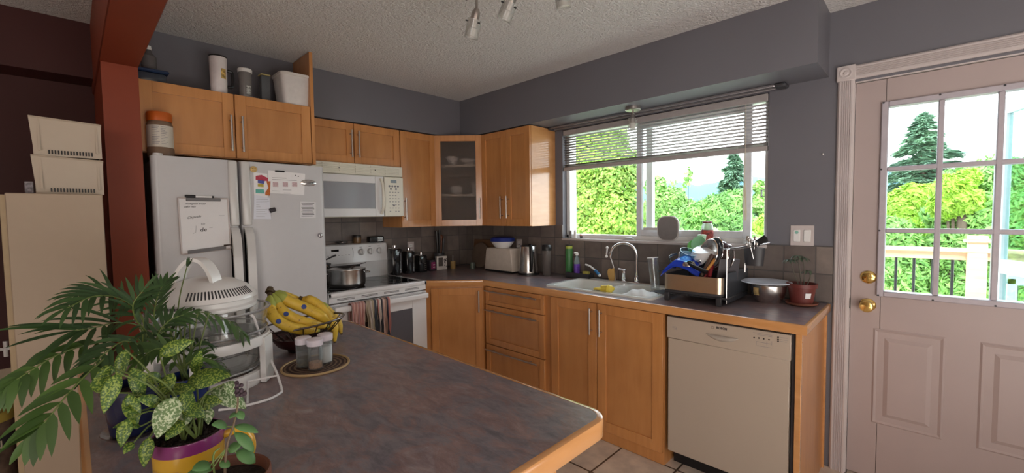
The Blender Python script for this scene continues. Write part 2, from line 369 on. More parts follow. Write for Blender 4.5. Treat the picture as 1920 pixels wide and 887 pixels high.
# ---- window_1
wr = struct('window_1', (2, .09, 1.212))
b = B(); 
for x0, x1, z0, z1 in ((WX0, WX0 + .035, WZ0, WZ1), (WX1 - .03, WX1, WZ0, WZ1), (WX0, WX1, WZ0, WZ0 + .035), (WX0, WX1, WZ1 - .04, WZ1)): b.box(x0, x1, .05, .145, z0, z1, .004)
b.box(1.945, 1.995, .092, .135, WZ0 + .03, WZ1 - .04, .004)
b.put('window_frame', white_pl, wr)
b = B(); b.box(WX0 - .004, WX1 + .004, -.018, .055, WZ0 - .016, WZ0 + .004, .004); b.put('window_sill', trim_w, wr)
SX0 = W(1194, 440, 'y', .06).x; SX1 = W(1408, 440, 'y', .06).x
b = B()
z0, z1 = WZ0 + .035, WZ1 - .042
b.box(SX0, SX0 + .042, .052, .082, z0, z1, .003); b.box(SX1 - .045, SX1, .052, .082, z0, z1, .003)
b.box(SX0 + .04, SX1 - .043, .052, .082, z0, z0 + .045, .003); b.box(SX0 + .04, SX1 - .043, .052, .082, z1 - .04, z1, .003)
s_ = b.put('window_sash', mat('white_vinyl_sash', (.66, .67, .70), .4), wr)
b = B(); b.box(SX0 + .04, SX1 - .043, .066, .068, z0 + .043, z1 - .038); b.put('sash_pane', pane_m, wr)
b = B(); b.box(WX0 + .03, 1.95, .112, .114, WZ0 + .03, WZ1 - .038); b.put('fixed_pane', pane_m, wr)
b = B(); b.box(WX1 - .05, WX1 - .03, .05, .07, 1.50, 1.505); b.box(WX1 - .05, WX1 - .045, .05, .07, 1.50, 1.54); b.box(WX1 - .05, WX1 - .03, .05, .07, 1.54, 1.545); b.put('sash_latch', grey_pl, wr)

# ---- door_1 with casing, lights, knob
dr = struct('door_1', (3.56, .02, 0))
GX0, GX1, GZ0, GZ1 = 3.283, 3.842, 1.000, 1.925
DY = .012; LX0, LX1 = 3.152, 3.975
b = B()
for x0, x1, z0_, z1_ in ((LX0, GX0 - .01, .012, 2.066), (GX1 + .01, LX1, .012, 2.066), (GX0 - .012, GX1 + .012, .012, GZ0 - .01), (GX0 - .012, GX1 + .012, GZ1 + .01, 2.066)): b.box(x0, x1, DY, DY + .042, z0_, z1_)
for px0, px1 in ((3.247, 3.512), (3.622, 3.887)):            # raised panels below
    za, zb_ = .305, .805
    b.grid(lambda u, v: (px0 + (px1 - px0) * u, DY - .0005, za + (zb_ - za) * v), 1, 1)
    for k, (i0, i1, d0, d1) in enumerate(((0, .008, 0, -.006), (.008, .018, -.006, -.001), (.018, .045, -.001, -.001), (.045, .062, -.001, -.009))):
        def ring(i, d): return [(px0 + i, DY + d, za + i), (px1 - i, DY + d, za + i), (px1 - i, DY + d, zb_ - i), (px0 + i, DY + d, zb_ - i)]
        a, c = ring(i0, d0), ring(i1, d1)
        for q in range(4): b.quad(a[q], a[(q + 1) % 4], c[(q + 1) % 4], c[q])
    i = .062; b.quad((px0 + i, DY - .009, za + i), (px1 - i, DY - .009, za + i), (px1 - i, DY - .009, zb_ - i), (px0 + i, DY - .009, zb_ - i))
b.put('door_leaf', door_w, dr)
b = B()
fo = .028
for x0, x1, z0_, z1_ in ((GX0 - fo, GX0, GZ0 - fo, GZ1 + fo), (GX1, GX1 + fo, GZ0 - fo, GZ1 + fo), (GX0, GX1, GZ0 - fo, GZ0), (GX0, GX1, GZ1, GZ1 + fo)): b.box(x0, x1, DY - .014, DY + .05, z0_, z1_, .004)
gw = (GX1 - GX0)
for k in (1, 2): b.box(GX0 + gw * k / 3 - .011, GX0 + gw * k / 3 + .011, DY - .010, DY + .05, GZ0, GZ1, .004)
for k in (1, 2): zz = GZ0 + (GZ1 - GZ0) * k / 3; b.box(GX0, GX1, DY - .009, DY + .049, zz - .011, zz + .011, .004)
b.put('muntin_frame', mat('door_light_frame', (.46, .42, .46), .4), dr)
b = B(); b.box(GX0, GX1, DY + .018, DY + .022, GZ0, GZ1); b.put('door_pane', pane_m, dr)
b = B()
for k in range(4):
    for zz in (GZ0 - fo + .006, GZ1 + fo - .006): b.cyl((GX0 - .02 + (gw + .04) * k / 3, DY - .0165, zz), (GX0 - .02 + (gw + .04) * k / 3, DY - .012, zz), .0045, n=8)
for k in (1, 2):
    for xx in (GX0 - fo + .006, GX1 + fo - .006): zz = GZ0 + (GZ1 - GZ0) * k / 3; b.cyl((xx, DY - .0165, zz), (xx, DY - .012, zz), .0045, n=8)
b.put('screw', dk_grey, dr, kind='stuff')
kx = 3.222
b = B(); b.lathe([(0, 0), (.033, 0), (.034, .004), (.028, .010), (.014, .013), (.012, .030), (.020, .036), (.029, .048), (.030, .058), (.024, .066), (.010, .069), (0, .069)], (kx, DY, .921), 28, (0, -1, 0))
b.put('door_knob', brass, dr)
b = B(); b.lathe([(0, 0), (.032, 0), (.033, .005), (.027, .011), (.021, .013), (0, .014)], (kx, DY, 1.066), 28, (0, -1, 0)); b.box(kx - .004, kx + .004, -.02, DY - .012, 1.050, 1.082, .002)
b.put('deadbolt', brass, dr)
b = B(); b.box(LX0 - .012, LX0 - .002, -.004, .01, .895, .95, .001); b.put('strike_plate', dk_grey, dr)
b = B()   # jamb
b.box(DX0, DX0 + .008, -.0, .15, 0, DZ); b.box(DX1 - .008, DX1, 0, .15, 0, DZ); b.box(DX0, DX1, 0, .15, DZ - .006, DZ); b.box(DX0 + .008, DX1 - .008, .056, .15, 0, .014); b.put('door_jamb', trim_w, dr)
def casing(x0, x1, z0, z1, vert):
    b = B(); n = 5; prof = []
    w_ = (x1 - x0) if vert else (z1 - z0)
    pts = [(0, 0), (0, .010), (.008, .018)]
    for k in range(n):
        c0 = .014 + k * (w_ - .028) / n; ww = (w_ - .028) / n
        pts += [(c0 + ww * .15, .018), (c0 + ww * .35, .0125), (c0 + ww * .65, .0125), (c0 + ww * .85, .018)]
    pts += [(w_ - .008, .018), (w_, .010), (w_, 0)]
    if vert: b.prism([(x0 + u, -v, z0) for u, v in pts], (0, 0, z1 - z0))
    else: b.prism([(x0, -v, z0 + u) for u, v in pts], (x1 - x0, 0, 0))
    return b
casing(3.078, 3.148, .0, 2.085, True).put('trim_3', trim_w)['kind'] = 'structure'
casing(3.152, 3.98, 2.088, 2.158, False).put('trim_4', trim_w)['kind'] = 'structure'
casing(3.982, 4.052, .0, 2.085, True).put('trim_5', trim_w)['kind'] = 'structure'
b = B(); b.box(3.073, 3.152, -.022, 0, 2.085, 2.163, .003); b.lathe([(.026, 0), (.028, .004), (.022, .006), (.018, .003), (.012, .003), (.008, .007), (0, .008)], (3.112, -.022, 2.124), 24, (0, -1, 0)); b.put('trim_6', trim_w)['kind'] = 'structure'

# ================================================================== CABINETS
def frame_mt(o, u, n):
    u = Vector(u).normalized(); n = Vector(n).normalized(); z = Vector((0, 0, 1))
    m_ = Matrix((u, n, z)).transposed().to_4x4(); m_.translation = Vector(o); return m_
def xbox(b, mt, u0, u1, n0, n1, z0, z1, bev=.0015): b.box(u0, u1, n0, n1, z0, z1, bev, mt)
def shaker(mt, u0, u1, z0, z1, name, parent, fr=.055, panel=maple_panel, depth=.02, glass=None):
    """stile and rail front; returns the front object (its panel is part of it)"""
    b = B()
    for q in ((u0, u0 + fr, z0, z1), (u1 - fr, u1, z0, z1), (u0 + fr, u1 - fr, z0, z0 + fr), (u0 + fr, u1 - fr, z1 - fr, z1)): xbox(b, mt, q[0], q[1], 0, depth, q[2], q[3], .0012)
    if not glass: b.mi = 1; xbox(b, mt, u0 + fr - .004, u1 - fr + .004, .001, depth - .009, z0 + fr - .004, z1 - fr + .004, 0)
    o = b.put(name, [maple, panel], parent)
    return o
def pull(mt, u0, z0, u1, z1, n, parent, r=.006, post=.03):
    b = B(); a = mt @ Vector((u0, n + post, z0)); c = mt @ Vector((u1, n + post, z1)); b.cyl(a, c, r, n=12, bev=.001)
    for t in (.14, .86):
        uu = u0 + (u1 - u0) * t; zz = z0 + (z1 - z0) * t; b.cyl(mt @ Vector((uu, n, zz)), mt @ Vector((uu, n + post, zz)), r * .75, n=8)
    return b.put('handle', nickel, parent)
ZC, ZT = 1.321, 2.117
# uppers, left wall: u along +y (negative world y -> right), n = +x
ML = frame_mt((0, 0, 0), (0, 1, 0), (1, 0, 0))
MR = frame_mt((0, 0, 0), (1, 0, 0), (0, -1, 0))
def carcass(mt, u0, u1, d, z0, z1, name, parent, m=maple):
    b = B(); xbox(b, mt, u0, u1, 0.002, d, z0, z1, .001); return b.put(name, m, parent)
# cabinet over the fridge
c = thing('wall_cabinet', 'deep two-door maple cabinet above the white fridge, beside the rust red post', 'cabinet', (0.3, -2.18, 1.75))
carcass(ML, -2.598, -1.768, .584, 1.752, ZT, 'carcass', c)
d = shaker(ML @ Matrix.Translation((0, .586, 0)), -2.598, -2.189, 1.756, ZT - .003, 'door', c); pull(ML, -2.21, 1.79, -2.21, 1.99, .606, d)
d = shaker(ML @ Matrix.Translation((0, .586, 0)), -2.183, -1.770, 1.756, ZT - .003, 'door', c); pull(ML, -2.155, 1.79, -2.155, 1.99, .606, d)
b = B(); b.box(.002, .608, -1.766, -1.745, 1.752, ZT, .001); b.box(.33, .608, -1.766, -1.745, ZT, H - .002, .001); b.put('side_panel', maple, c)
# cabinet over the microwave
c = thing('wall_cabinet', 'short two-door maple cabinet directly above the microwave', 'cabinet', (.16, -1.35, 1.81))
carcass(ML, -1.742, -.960, .304, 1.812, ZT, 'carcass', c)
m_ = ML @ Matrix.Translation((0, .306, 0))
d = shaker(m_, -1.740, -1.352, 1.815, ZT - .003, 'door', c); pull(ML, -1.378, 1.86, -1.378, 2.06, .326, d)
d = shaker(m_, -1.347, -.963, 1.815, ZT - .003, 'door', c); pull(ML, -1.322, 1.86, -1.322, 2.06, .326, d)
# tall single door
c = thing('wall_cabinet', 'narrow single-door maple cabinet between the microwave and the glass corner cabinet', 'cabinet', (.16, -.78, ZC))
carcass(ML, -.957, -.611, .304, ZC, ZT, 'carcass', c)
d = shaker(m_, -.955, -.613, ZC + .003, ZT - .003, 'door', c); pull(ML, -.930, 1.38, -.930, 1.565, .326, d)
# corner cabinet with frosted door
c = thing('corner_cabinet', 'diagonal maple corner cabinet with a frosted glass door', 'cabinet', (.2, -.2, ZC))
P5 = [(.002, -.002), (.002, -.608), (.308, -.608), (.596, -.320), (.596, -.002)]
P5 = [(.004, -.004), (.004, -.606), (.312, -.606), (.604, -.314), (.604, -.004)]
b = B()
for z0, z1 in ((ZC, ZC + .018), (ZT - .018, ZT)): b.prism([(x, y, z0) for x, y in P5], (0, 0, z1 - z0))
b.box(.004, .02, -.606, -.004, ZC, ZT); b.box(.004, .604, -.02, -.004, ZC, ZT); b.box(.004, .312, -.606, -.590, ZC, ZT); b.box(.588, .604, -.314, -.004, ZC, ZT)
b.put('carcass', wood('cabinet_inside', (.45, .28, .15), (.52, .34, .19), (2, 2, 2), .6, 0), c)
for zz in (1.585, 1.845):
    b = B(); b.prism([(.021, -.021, zz), (.021, -.588, zz), (.300, -.588, zz), (.586, -.302, zz), (.586, -.021, zz)], (0, 0, .018)); b.put('shelf', mat('pale_shelf', (.62, .54, .44), .5), c)
du = Vector((.604 - .312, -.314 + .606, 0)); DL = du.length; dn = Vector((1, -1, 0)).normalized()
MD = frame_mt(Vector((.312, -.606, 0)) + dn * .001, du, dn)
d = shaker(MD, .002, DL - .002, ZC + .003, ZT - .003, 'door', c, fr=.052, glass=True)
b = B(); xbox(b, MD, .048, DL - .048, .008, .012, ZC + .05, ZT - .05, 0); b.put('glass_panel', frosted, d, label='dark frosted glass panel')
pull(MD, DL - .022, 1.385, DL - .022, 1.565, .02, d)
cupw = mat('white_china', (.82, .80, .78), .2)
def bowl_at(p, r, h, name, label, group, m=cupw):
    t = B(); t.lathe([(0, .002), (r * .45, .002), (r * .5, 0), (r * .52, .006), (r * .85, h * .5), (r, h), (r * .96, h), (r * .8, h * .5), (r * .45, .010), (0, .009)], p, 28)
    return tag(t.put(name, m), label, 'bowl', group)
cg = 'white dishes behind the frosted glass'
for (xx, yy, zz, r, h) in ((.30, -.36, 1.604, .075, .075), ): bowl_at((xx, yy, zz), r, h, 'bowl', 'white bowl on the lower shelf behind frosted glass, left side', cg)
bowl_at((.45, -.24, 1.604), .062, .11, 'jug', 'tall rounded white dish on the lower shelf behind frosted glass, right side', cg)
bowl_at((.32, -.42, 1.864), .06, .08, 'bowl', 'white bowl on the upper shelf behind frosted glass, left side', cg)
bowl_at((.40, -.28, 1.864), .085, .065, 'bowl', 'wide white bowl on the upper shelf behind frosted glass, right side', cg)
# two-door cabinet by the window
c = thing('wall_cabinet', 'two-door maple cabinet with glossy side panel next to the window', 'cabinet', (.9, -.16, ZC))
carcass(MR, .607, 1.178, .304, ZC, ZT, 'carcass', c, maple_edge)
m_ = MR @ Matrix.Translation((0, .306, 0))
d = shaker(m_, .610, .908, ZC + .003, ZT - .003, 'door', c); pull(MR, .868, 1.385, .868, 1.57, .326, d)
d = shaker(m_, .912, 1.176, ZC + .003, ZT - .003, 'door', c); pull(MR, .940, 1.385, .940, 1.57, .326, d)

# ---- base cabinets
c = thing('corner_base_cabinet', 'diagonal single-door maple base cabinet between stove and drawers', 'cabinet', (.5, -.5, 0))
b = B(); P = [(.02, -.02), (.02, -.948), (.628, -.948), (.94, -.626), (.94, -.02)]; b.prism([(x, y, .09) for x, y in P], (0, 0, .779)); P2 = [(.02, -.02), (.02, -.945), (.58, -.945), (.90, -.58), (.90, -.02)]; b.prism([(x, y, 0) for x, y in P2], (0, 0, .09))
b.put('carcass', maple, c)
du = Vector((.94 - .628, -.626 + .948, 0)); DL2 = du.length; nn = Vector((du.y, -du.x, 0)).normalized()
MB_ = frame_mt(Vector((.628, -.948, 0)), du, nn)
d = shaker(MB_, .045, DL2 - .006, .095, .848, 'door', c); pull(MB_, DL2 - .032, .66, DL2 - .032, .83, .02, d)
c = thing('drawer_cabinet', 'three-drawer maple base cabinet left of the sink doors', 'cabinet', (1.25, -.3, 0))
b = B(); b.box(.944, 1.500, -.604, -.02, .09, .868, .001); b.box(1.500, 1.612, -.604, -.585, .09, .868, .001); b.box(1.500, 1.612, -.585, -.02, .09, .70); b.box(.944, 1.612, -.55, -.02, 0, .09); b.put('carcass', maple, c)
mb = MR @ Matrix.Translation((0, .605, 0))
for z0, z1 in ((.722, .858), (.412, .716), (.100, .406)):
    d = shaker(mb, .966, 1.560, z0, z1, 'drawer', c, fr=.045 if z1 - z0 > .2 else .03, panel=maple_panel); zz = z1 - (.035 if z1 - z0 > .2 else .028); pull(MR, .985, zz, 1.515, zz, .625, d)
c = thing('sink_cabinet', 'tall two-door maple base cabinet under the sink', 'cabinet', (2.0, -.3, 0))
b = B(); b.box(1.614, 2.412, -.604, -.56, .0, .868, .001); b.box(1.614, 2.412, -.56, -.02, 0, .70); b.put('carcass', maple, c)
d = shaker(mb, 1.622, 1.982, .075, .860, 'door', c, fr=.06); pull(MR, 1.950, .665, 1.950, .83, .625, d)
d = shaker(mb, 1.988, 2.408, .075, .860, 'door', c, fr=.06); pull(MR, 2.020, .665, 2.020, .83, .625, d)
c = thing('end_panel', 'maple end panel closing the counter run right of the dishwasher', 'panel', (3.045, -.3, 0))
b = B(); b.box(3.030, 3.048, -.618, -.004, 0, .868, .001); b.put('board', maple, c)
b = B(); b.box(3.026, 3.050, -.626, -.600, 0, .868, .002); b.put('edge_strip', maple_edge, c); b = B(); b.box(3.046, 3.058, -.035, -.004, 0, .868, .002); b.put('edge_strip', maple_edge, c)

# ---- dishwasher
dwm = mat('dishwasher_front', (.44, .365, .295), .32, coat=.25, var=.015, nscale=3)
c = thing('dishwasher', 'white dishwasher with a curved pocket handle, built in below the counter', 'dishwasher', (2.72, -.3, 0))
b = B(); b.box(2.425, 3.022, -.58, -.03, .10, .865); b.box(2.43, 3.02, -.52, -.03, 0.0, .10); b.put('tub', black, c)
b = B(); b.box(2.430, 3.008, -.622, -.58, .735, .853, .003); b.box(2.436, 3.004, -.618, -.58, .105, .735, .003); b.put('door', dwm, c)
b = B(); hx = W(1353, 640, 'y', -.625).x
b.grid(lambda u, v: (hx - .078 + .156 * u, -.622 - .020 * math.sin(PI * u) ** .8 * math.sin(PI * min(v * .9 + .1, 1)) , .790 + .006 - (.030 * math.sin(PI * u) ** .7) * v), 20, 8)
b.put('handle', mat('dishwasher_handle', (.40, .35, .30), .25), c)
yd = -.6227
text('BOSCH', .0155, (W(1353, 616, 'y', -.622).x, yd, W(1353, 616, 'y', -.622).z), (1, 0, 0), (0, 0, 1), ink, c, bold=.0004)
b = B(); q = W(1343, 615, 'y', -.622); b.tube(arc((q.x - .018, yd, q.z), .006, 0, 2 * PI, 16, (1, 0, 0), (0, 0, 1))[:-1], .0006, 5, True); b.put('round_logo', ink, c)
b = B()
for px, py in ((1414, 633), (1423, 634), (1432, 635.5), (1442, 637), (1459, 632.5), (1459, 636.5), (1459, 640)):
    q = W(px, py, 'y', -.622); b.cyl((q.x, -.6235, q.z), (q.x, -.621, q.z), .0035, n=10)
b.put('indicator_light', black, c, kind='stuff')
b = B()
for px0, px1, py in ((1412, 1448, 624), (1420, 1448, 628), (1462, 1478, 633), (1462, 1478, 637), (1462, 1475, 640.5), (1418, 1447, 641), (1420, 1447, 648.5)):
    a = W(px0, py - .5, 'y', -.622); e = W(px1, py + 3, 'y', -.622); 
    b.box(a.x, e.x, yd, yd + .001, a.z - .0006, a.z + .0006)
for px in (1418, 1438, 1447): q = W(px, 644, 'y', -.622); b.box(q.x - .0005, q.x + .0005, yd, yd + .001, q.z - .009, q.z + .009)
q = W(1265, 615, 'y', -.622)
for k in range(3): b.box(q.x - .012, q.x + .010, yd, yd + .001, q.z - .0005 + k * .007 - .007, q.z + .0005 + k * .007 - .007)
b.box(q.x + .010, q.x + .011, yd, yd + .001, q.z - .009, q.z + .007)
b.put('printed_marks', inkgrey, c)
b = B(); b.box(3.009, 3.024, -.60, -.56, .0, .865); b.put('side_gap_strip', mat('dark_strip', (.06, .05, .055), .5), c)

# ---- countertop
c = thing('countertop', 'mottled purple-grey laminate worktop with maple nosing, running from stove to door', 'countertop', (1.5, -.3, .87))
ZK = .91; EY = -.640; SKX0, SKX1, SKY0, SKY1 = 1.515, 2.312, -.568, -.075
b = B()
b.prism([(.014, -.014, .872), (.014, -.945, .872), (.640, -.945, .872), (.952, EY + .012, .872), (.952, -.014, .872)], (0, 0, ZK - .872))
b.box(.952, SKX0 + .02, EY + .012, -.014, .872, ZK); b.box(SKX1 - .02, 3.058, EY + .012, -.014, .872, ZK); b.box(SKX0 + .02, SKX1 - .02, EY + .012, SKY0 + .02, .872, ZK); b.box(SKX0 + .02, SKX1 - .02, SKY1 - .02, -.014, .872, ZK)
b.put('laminate_top', laminate, c)
def nose(pts, closed, parent, w_=.013, z0=.866, z1=.9105):
    """wooden edge strip following the counter outline (pts = outer edge of the laminate)"""
    b = B(); P = [Vector((x, y, 0)) for x, y in pts]; n = len(P); rings = []
    prof = [(0, z0), (w_ - .003, z0), (w_, z0 + .004), (w_, z1 - .007), (w_ - .002, z1 - .002), (w_ - .006, z1), (0, z1)]
    for i, p in enumerate(P):
        a = (p - P[i - 1]).normalized() if (i > 0 or closed) else None
        e = (P[(i + 1) % n] - p).normalized() if (i < n - 1 or closed) else None
        a = a or e; e = e or a
        na = Vector((a.y, -a.x, 0)); ne = Vector((e.y, -e.x, 0)); nn = (na + ne).normalized(); k = 1 / max(.4, nn.dot(na))
        rings.append([b.b.verts.new(p + nn * (u * k) + Vector((0, 0, z))) for u, z in prof])
    for i in range(n if closed else n - 1):
        r0, r1 = rings[i], rings[(i + 1) % n]
        for q in range(len(prof)): b.b.faces.new((r0[q], r0[(q + 1) % len(prof)], r1[(q + 1) % len(prof)], r1[q]))
    if not closed: b.b.faces.new(rings[0]); b.b.faces.new(rings[-1][::-1])
    return b.put('wood_nosing', maple_edge, parent)
def rnd(cx, cy, r, a0, a1, n=7): return [(cx + r * math.cos(a0 + (a1 - a0) * i / n), cy + r * math.sin(a0 + (a1 - a0) * i / n)) for i in range(n + 1)]
XE = 3.058
nose([(.640, -.945), (.952, EY + .012), (1.6, EY + .012), (2.4, EY + .012), (XE, EY + .012), (XE, -.3), (XE, -.016)], False, c)

# ---- island
IX0, IX1, IY0, IY1 = 1.400, 2.868, -2.852, -1.950
c = thing('island_counter', 'large island with a mottled purple-grey top and rounded maple edge in the foreground', 'island', (2.1, -2.4, 0))
out = rnd(IX1 - .045, IY1 - .045, .045, 0, PI / 2) + rnd(IX0 + .06, IY1 - .06, .06, PI / 2, PI) + rnd(IX0 + .03, IY0 + .03, .03, PI, 1.5 * PI) + rnd(IX1 - .045, IY0 + .045, .045, 1.5 * PI, 2 * PI)
b = B(); b.prism([(x, y, .872) for x, y in out], (0, 0, ZK - .872)); b.put('laminate_top', laminate, c)
nose(out, True, c, w_=.016, z0=.862)
b = B(); b.box(1.50, 2.775, -2.74, -2.045, .09, .872, .001); b.box(1.52, 2.72, -2.70, -2.09, 0, .09); b.put('base', maple, c)
b = B(); mi = frame_mt((2.776, 0, 0), (0, 1, 0), (1, 0, 0))
for q in ((-2.74, -2.685, .09, .868), (-2.10, -2.045, .09, .868), (-2.685, -2.10, .09, .15), (-2.685, -2.10, .80, .868), (-2.42, -2.365, .15, .80)): xbox(b, mi, q[0], q[1], 0, .016, q[2], q[3])
b.put('end_frame', maple, c)

# ================================================================== APPLIANCES
# fridge
c = thing('refrigerator', 'white side-by-side refrigerator covered with papers, magnets and a whiteboard', 'fridge', (.4, -2.16, 0))
FX = .75; FY0, FY1, FS = -2.578, -1.752, -2.212; FZ = 1.724
b = B(); b.box(.05, .685, FY0 + .006, FY1 - .004, .02, FZ - .012, .004); b.put('body', fridge_w, c)
def fdoor(y0, y1, name='door'):
    b = B(); pts = []
    r = .028
    pts = [(.692, y0), (FX - r, y0)] + [(FX - r + r * math.sin(a), y0 + r - r * math.cos(a)) for a in [PI / 2 * k / 6 for k in range(1, 7)]]
    pts += [(FX - r + r * math.cos(a), y1 - r + r * math.sin(a)) for a in [PI / 2 * k / 6 for k in range(0, 7)]] + [(.692, y1)]
    b.prism([(x, y, .09) for x, y in pts], (0, 0, FZ - .09)); return b.put(name, fridge_w, c)
d1 = fdoor(FY0, FS - .005); d2 = fdoor(FS + .005, FY1)
b = B(); b.box(.06, .70, FY0 + .02, FY1 - .02, 0.0, .085); b.put('kick_grille', dk_grey, c)
b = B(); b.box(.60, .70, FY1 - .05, FY1 - .012, FZ - .012, FZ + .006, .003); b.box(.60, .70, FY0 + .012, FY0 + .05, FZ - .012, FZ + .006, .003); b.put('hinge_cover', grey_pl, c)
fh = mat('fridge_handle', (.60, .59, .58), .25, coat=.4, var=0)
for sgn, dd in ((-1, d1), (1, d2)):
    b = B(); y0 = FS + sgn * .008; y1 = FS + sgn * .052
    b.box(FX - .03, FX + .012, min(y0, y1), max(y0, y1), 1.372, FZ, .010, seg=3)
    pr = smooth([(FX + .010, 1.366), (FX + .034, 1.33), (FX + .052, 1.24), (FX + .055, 1.05), (FX + .052, .82), (FX + .034, .70), (FX + .006, .66)], 5)
    P = [Vector((p[0], 0, p[1])) for p in [(q[0], q[1]) for q in [(v[0], v[1]) for v in pr]]] if False else None
    pts = smooth([(FX + .004, 0, 1.366), (FX + .036, 0, 1.33), (FX + .052, 0, 1.24), (FX + .055, 0, 1.05), (FX + .052, 0, .82), (FX + .034, 0, .70), (FX + .004, 0, .66)], 5)
    inner = [(p.x - .020, p.z) for p in pts]
    outl = [(p.x, y0 + sgn * .004, p.z) for p in pts] + [(max(x, FX - .01), y0 + sgn * .004, z) for x, z in inner[::-1]]
    b.prism(outl, (0, sgn * .040, 0), .006, 2)
    b.put('handle', fh, dd)
fr_right = (0, 1, 0); fr_up = (0, 0, 1)
def fp(px, py, x=FX): return W(px, py, 'x', x)
# badge (part of the fridge)
q = fp(578, 343); b = B(); b.lathe([(0, .004), (.9, .004), (1, .002), (1, 0)], (FX, q.y, q.z), 32, (1, 0, 0))
for v in b.b.verts: v.co.y = q.y + (v.co.y - q.y) * .046; v.co.z = q.z + (v.co.z - q.z) * .020
bd = b.put('badge', steel, d2); text('FRIGIDAIRE', .0125, (FX + .0045, q.y, q.z), fr_right, fr_up, ink, bd)
b = B(); q = fp(600, 441); b.tube(arc((FX + .004, q.y, q.z), .014, 0, 2 * PI, 20, (0, 1, 0), (0, 0, 1))[:-1], .0025, 6, True); b.lathe([(0, .009), (.008, .008), (.010, 0)], (FX, q.y, q.z), 16, (1, 0, 0)); tag(b.put('magnetic_hook', chrome), 'small round silver magnet low on the right fridge door edge', 'magnet')
# whiteboard
MWB = []
wb = [fp(332, 372), fp(425, 372), fp(428, 466), fp(335, 479)]
t = thing('whiteboard', 'small handwritten whiteboard with grey clips on the left fridge door', 'whiteboard', (FX, -2.38, 1.25))
corn = [Vector((FX + .001, -2.483, 1.518)), Vector((FX + .001, -2.272, 1.518)), Vector((FX + .001, -2.268, 1.252)), Vector((FX + .001, -2.479, 1.236))]
b = B(); b.prism(corn, (.010, 0, 0)); b.put('board', mat('whiteboard_white', (.74, .73, .74), .25, var=.01), t)
b = B()
for i, j in ((0, 3), (1, 2), (0, 1), (3, 2)): b.tube([corn[i] + Vector((.009, 0, 0)), corn[j] + Vector((.009, 0, 0))], .0045, 6)
b.put('frame', trim_w, t)
gc = mat('grey_clip', (.16, .155, .16), .5)
b = B(); b.box(FX + .002, FX + .018, -2.452, -2.305, 1.503, 1.520, .002); b.put('top_clip', gc, t)
b = B(); b.prism([(FX + .004, -2.455, 1.236), (FX + .004, -2.292, 1.252), (FX + .004, -2.292, 1.268), (FX + .004, -2.455, 1.254)], (.020, 0, 0)); b.put('pen_tray', gc, t)
hx_ = FX + .0115
text('multigrain bread', .0125, (hx_, -2.455, 1.490), (0, 1, 0), (0, .03, 1), ink, t, align='LEFT', shear=.4, name='handwriting')
text('cake mix', .0135, (hx_, -2.462, 1.474), (0, 1, .02), (0, 0, 1), ink, t, align='LEFT', shear=.4, name='handwriting')
text('Chipotle', .017, (hx_, -2.452, 1.418), (0, 1, .14), (0, 0, 1), ink, t, align='LEFT', shear=.4, name='handwriting')
text('to', .020, (hx_, -2.395, 1.386), (0, 1, .08), (0, 0, 1), inkgrey, t, align='LEFT', shear=.2, name='handwriting')
text('de', .030, (hx_, -2.400, 1.356), (0, 1, .05), (0, 0, 1), ink, t, align='LEFT', shear=.1, name='handwriting')
b = B(); b.tube([(hx_, -2.415, 1.378), (hx_, -2.418, 1.345), (hx_, -2.43, 1.338)], .0006, 4); b.tube([(hx_, -2.36, 1.366), (hx_, -2.345, 1.368)], .0006, 4); b.tube([(hx_, -2.315, 1.43), (hx_, -2.29, 1.43)], .0005, 4); b.put('pen_stroke', inkgrey, t)
t = thing('marker', 'black-capped whiteboard marker lying on the top clip of the whiteboard', 'marker', (FX + .012, -2.4, 1.53))
b = B(); b.cyl((FX + .011, -2.455, 1.5275), (FX + .011, -2.412, 1.5265), .0075, n=14, bev=.001); b.put('cap', black, t)
b = B(); b.cyl((FX + .011, -2.412, 1.5265), (FX + .011, -2.336, 1.525), .0062, n=14); b.put('barrel', white_pl, t); b = B(); b.cyl((FX + .011, -2.342, 1.5252), (FX + .011, -2.334, 1.525), .0064, n=14); b.put('end_plug', black, t)
b = B(); b.tube([(FX + .016, -2.30, 1.2705), (FX + .017, -2.272, 1.272), (FX + .018, -2.262, 1.272)], .0045, 8, r1=.001); tag(b.put('pen', mat('brown_pen', (.05, .025, .02), .4)), 'dark brown pen tip poking out of the whiteboard tray', 'pen')
# papers
paper = mat('paper', (.80, .79, .80), .8, var=.01)
paperb = mat('bluish_paper', (.70, .72, .80), .8, var=.01)
def sheet(name, label, pts, x, m_, cat='paper', group=None):
    t = thing(name, label, cat, (FX, pts[0][0], pts[0][1])); b = B(); b.prism([(x, y, z) for y, z in pts], (.0008, 0, 0)); b.put('sheet', m_, t); return t
def fpz(px, py): q = fp(px, py); return (q.y, q.z)
t = sheet('notice_sheet', 'wide printed chart sheet with three pink tables, top of right fridge door', [fpz(502, 409 - 90), fpz(572, 326), fpz(570, 366), fpz(502, 362)], FX + .0012, paper)
for k, px in enumerate((517, 535.5, 553)):
    a = fp(px, 346); b = B(); b.box(FX + .0021, FX + .0026, a.y - .016, a.y + .012, a.z - .013, a.z + .013); b.put('printed_table', mat('pink_print', (.55, .40, .42), .8, var=.4, nscale=300), t)
b = B()
for px0, px1, py in ((510, 537, 333), (510, 556, 336.5), (510, 525, 358), (530, 546, 356), (532, 544, 362)):
    a = fp(px0, py); e = fp(px1, py); b.box(FX + .0021, FX + .0026, a.y, e.y, a.z - .0010, a.z + .0010)
b.put('printed_line', inkgrey, t)
t = sheet('poster_sheet', 'bright red, blue and orange picture sheet pinned under the round magnet', [fpz(475, 323), fpz(501, 326), fpz(502, 369), fpz(476, 372)], FX + .0022, paper)
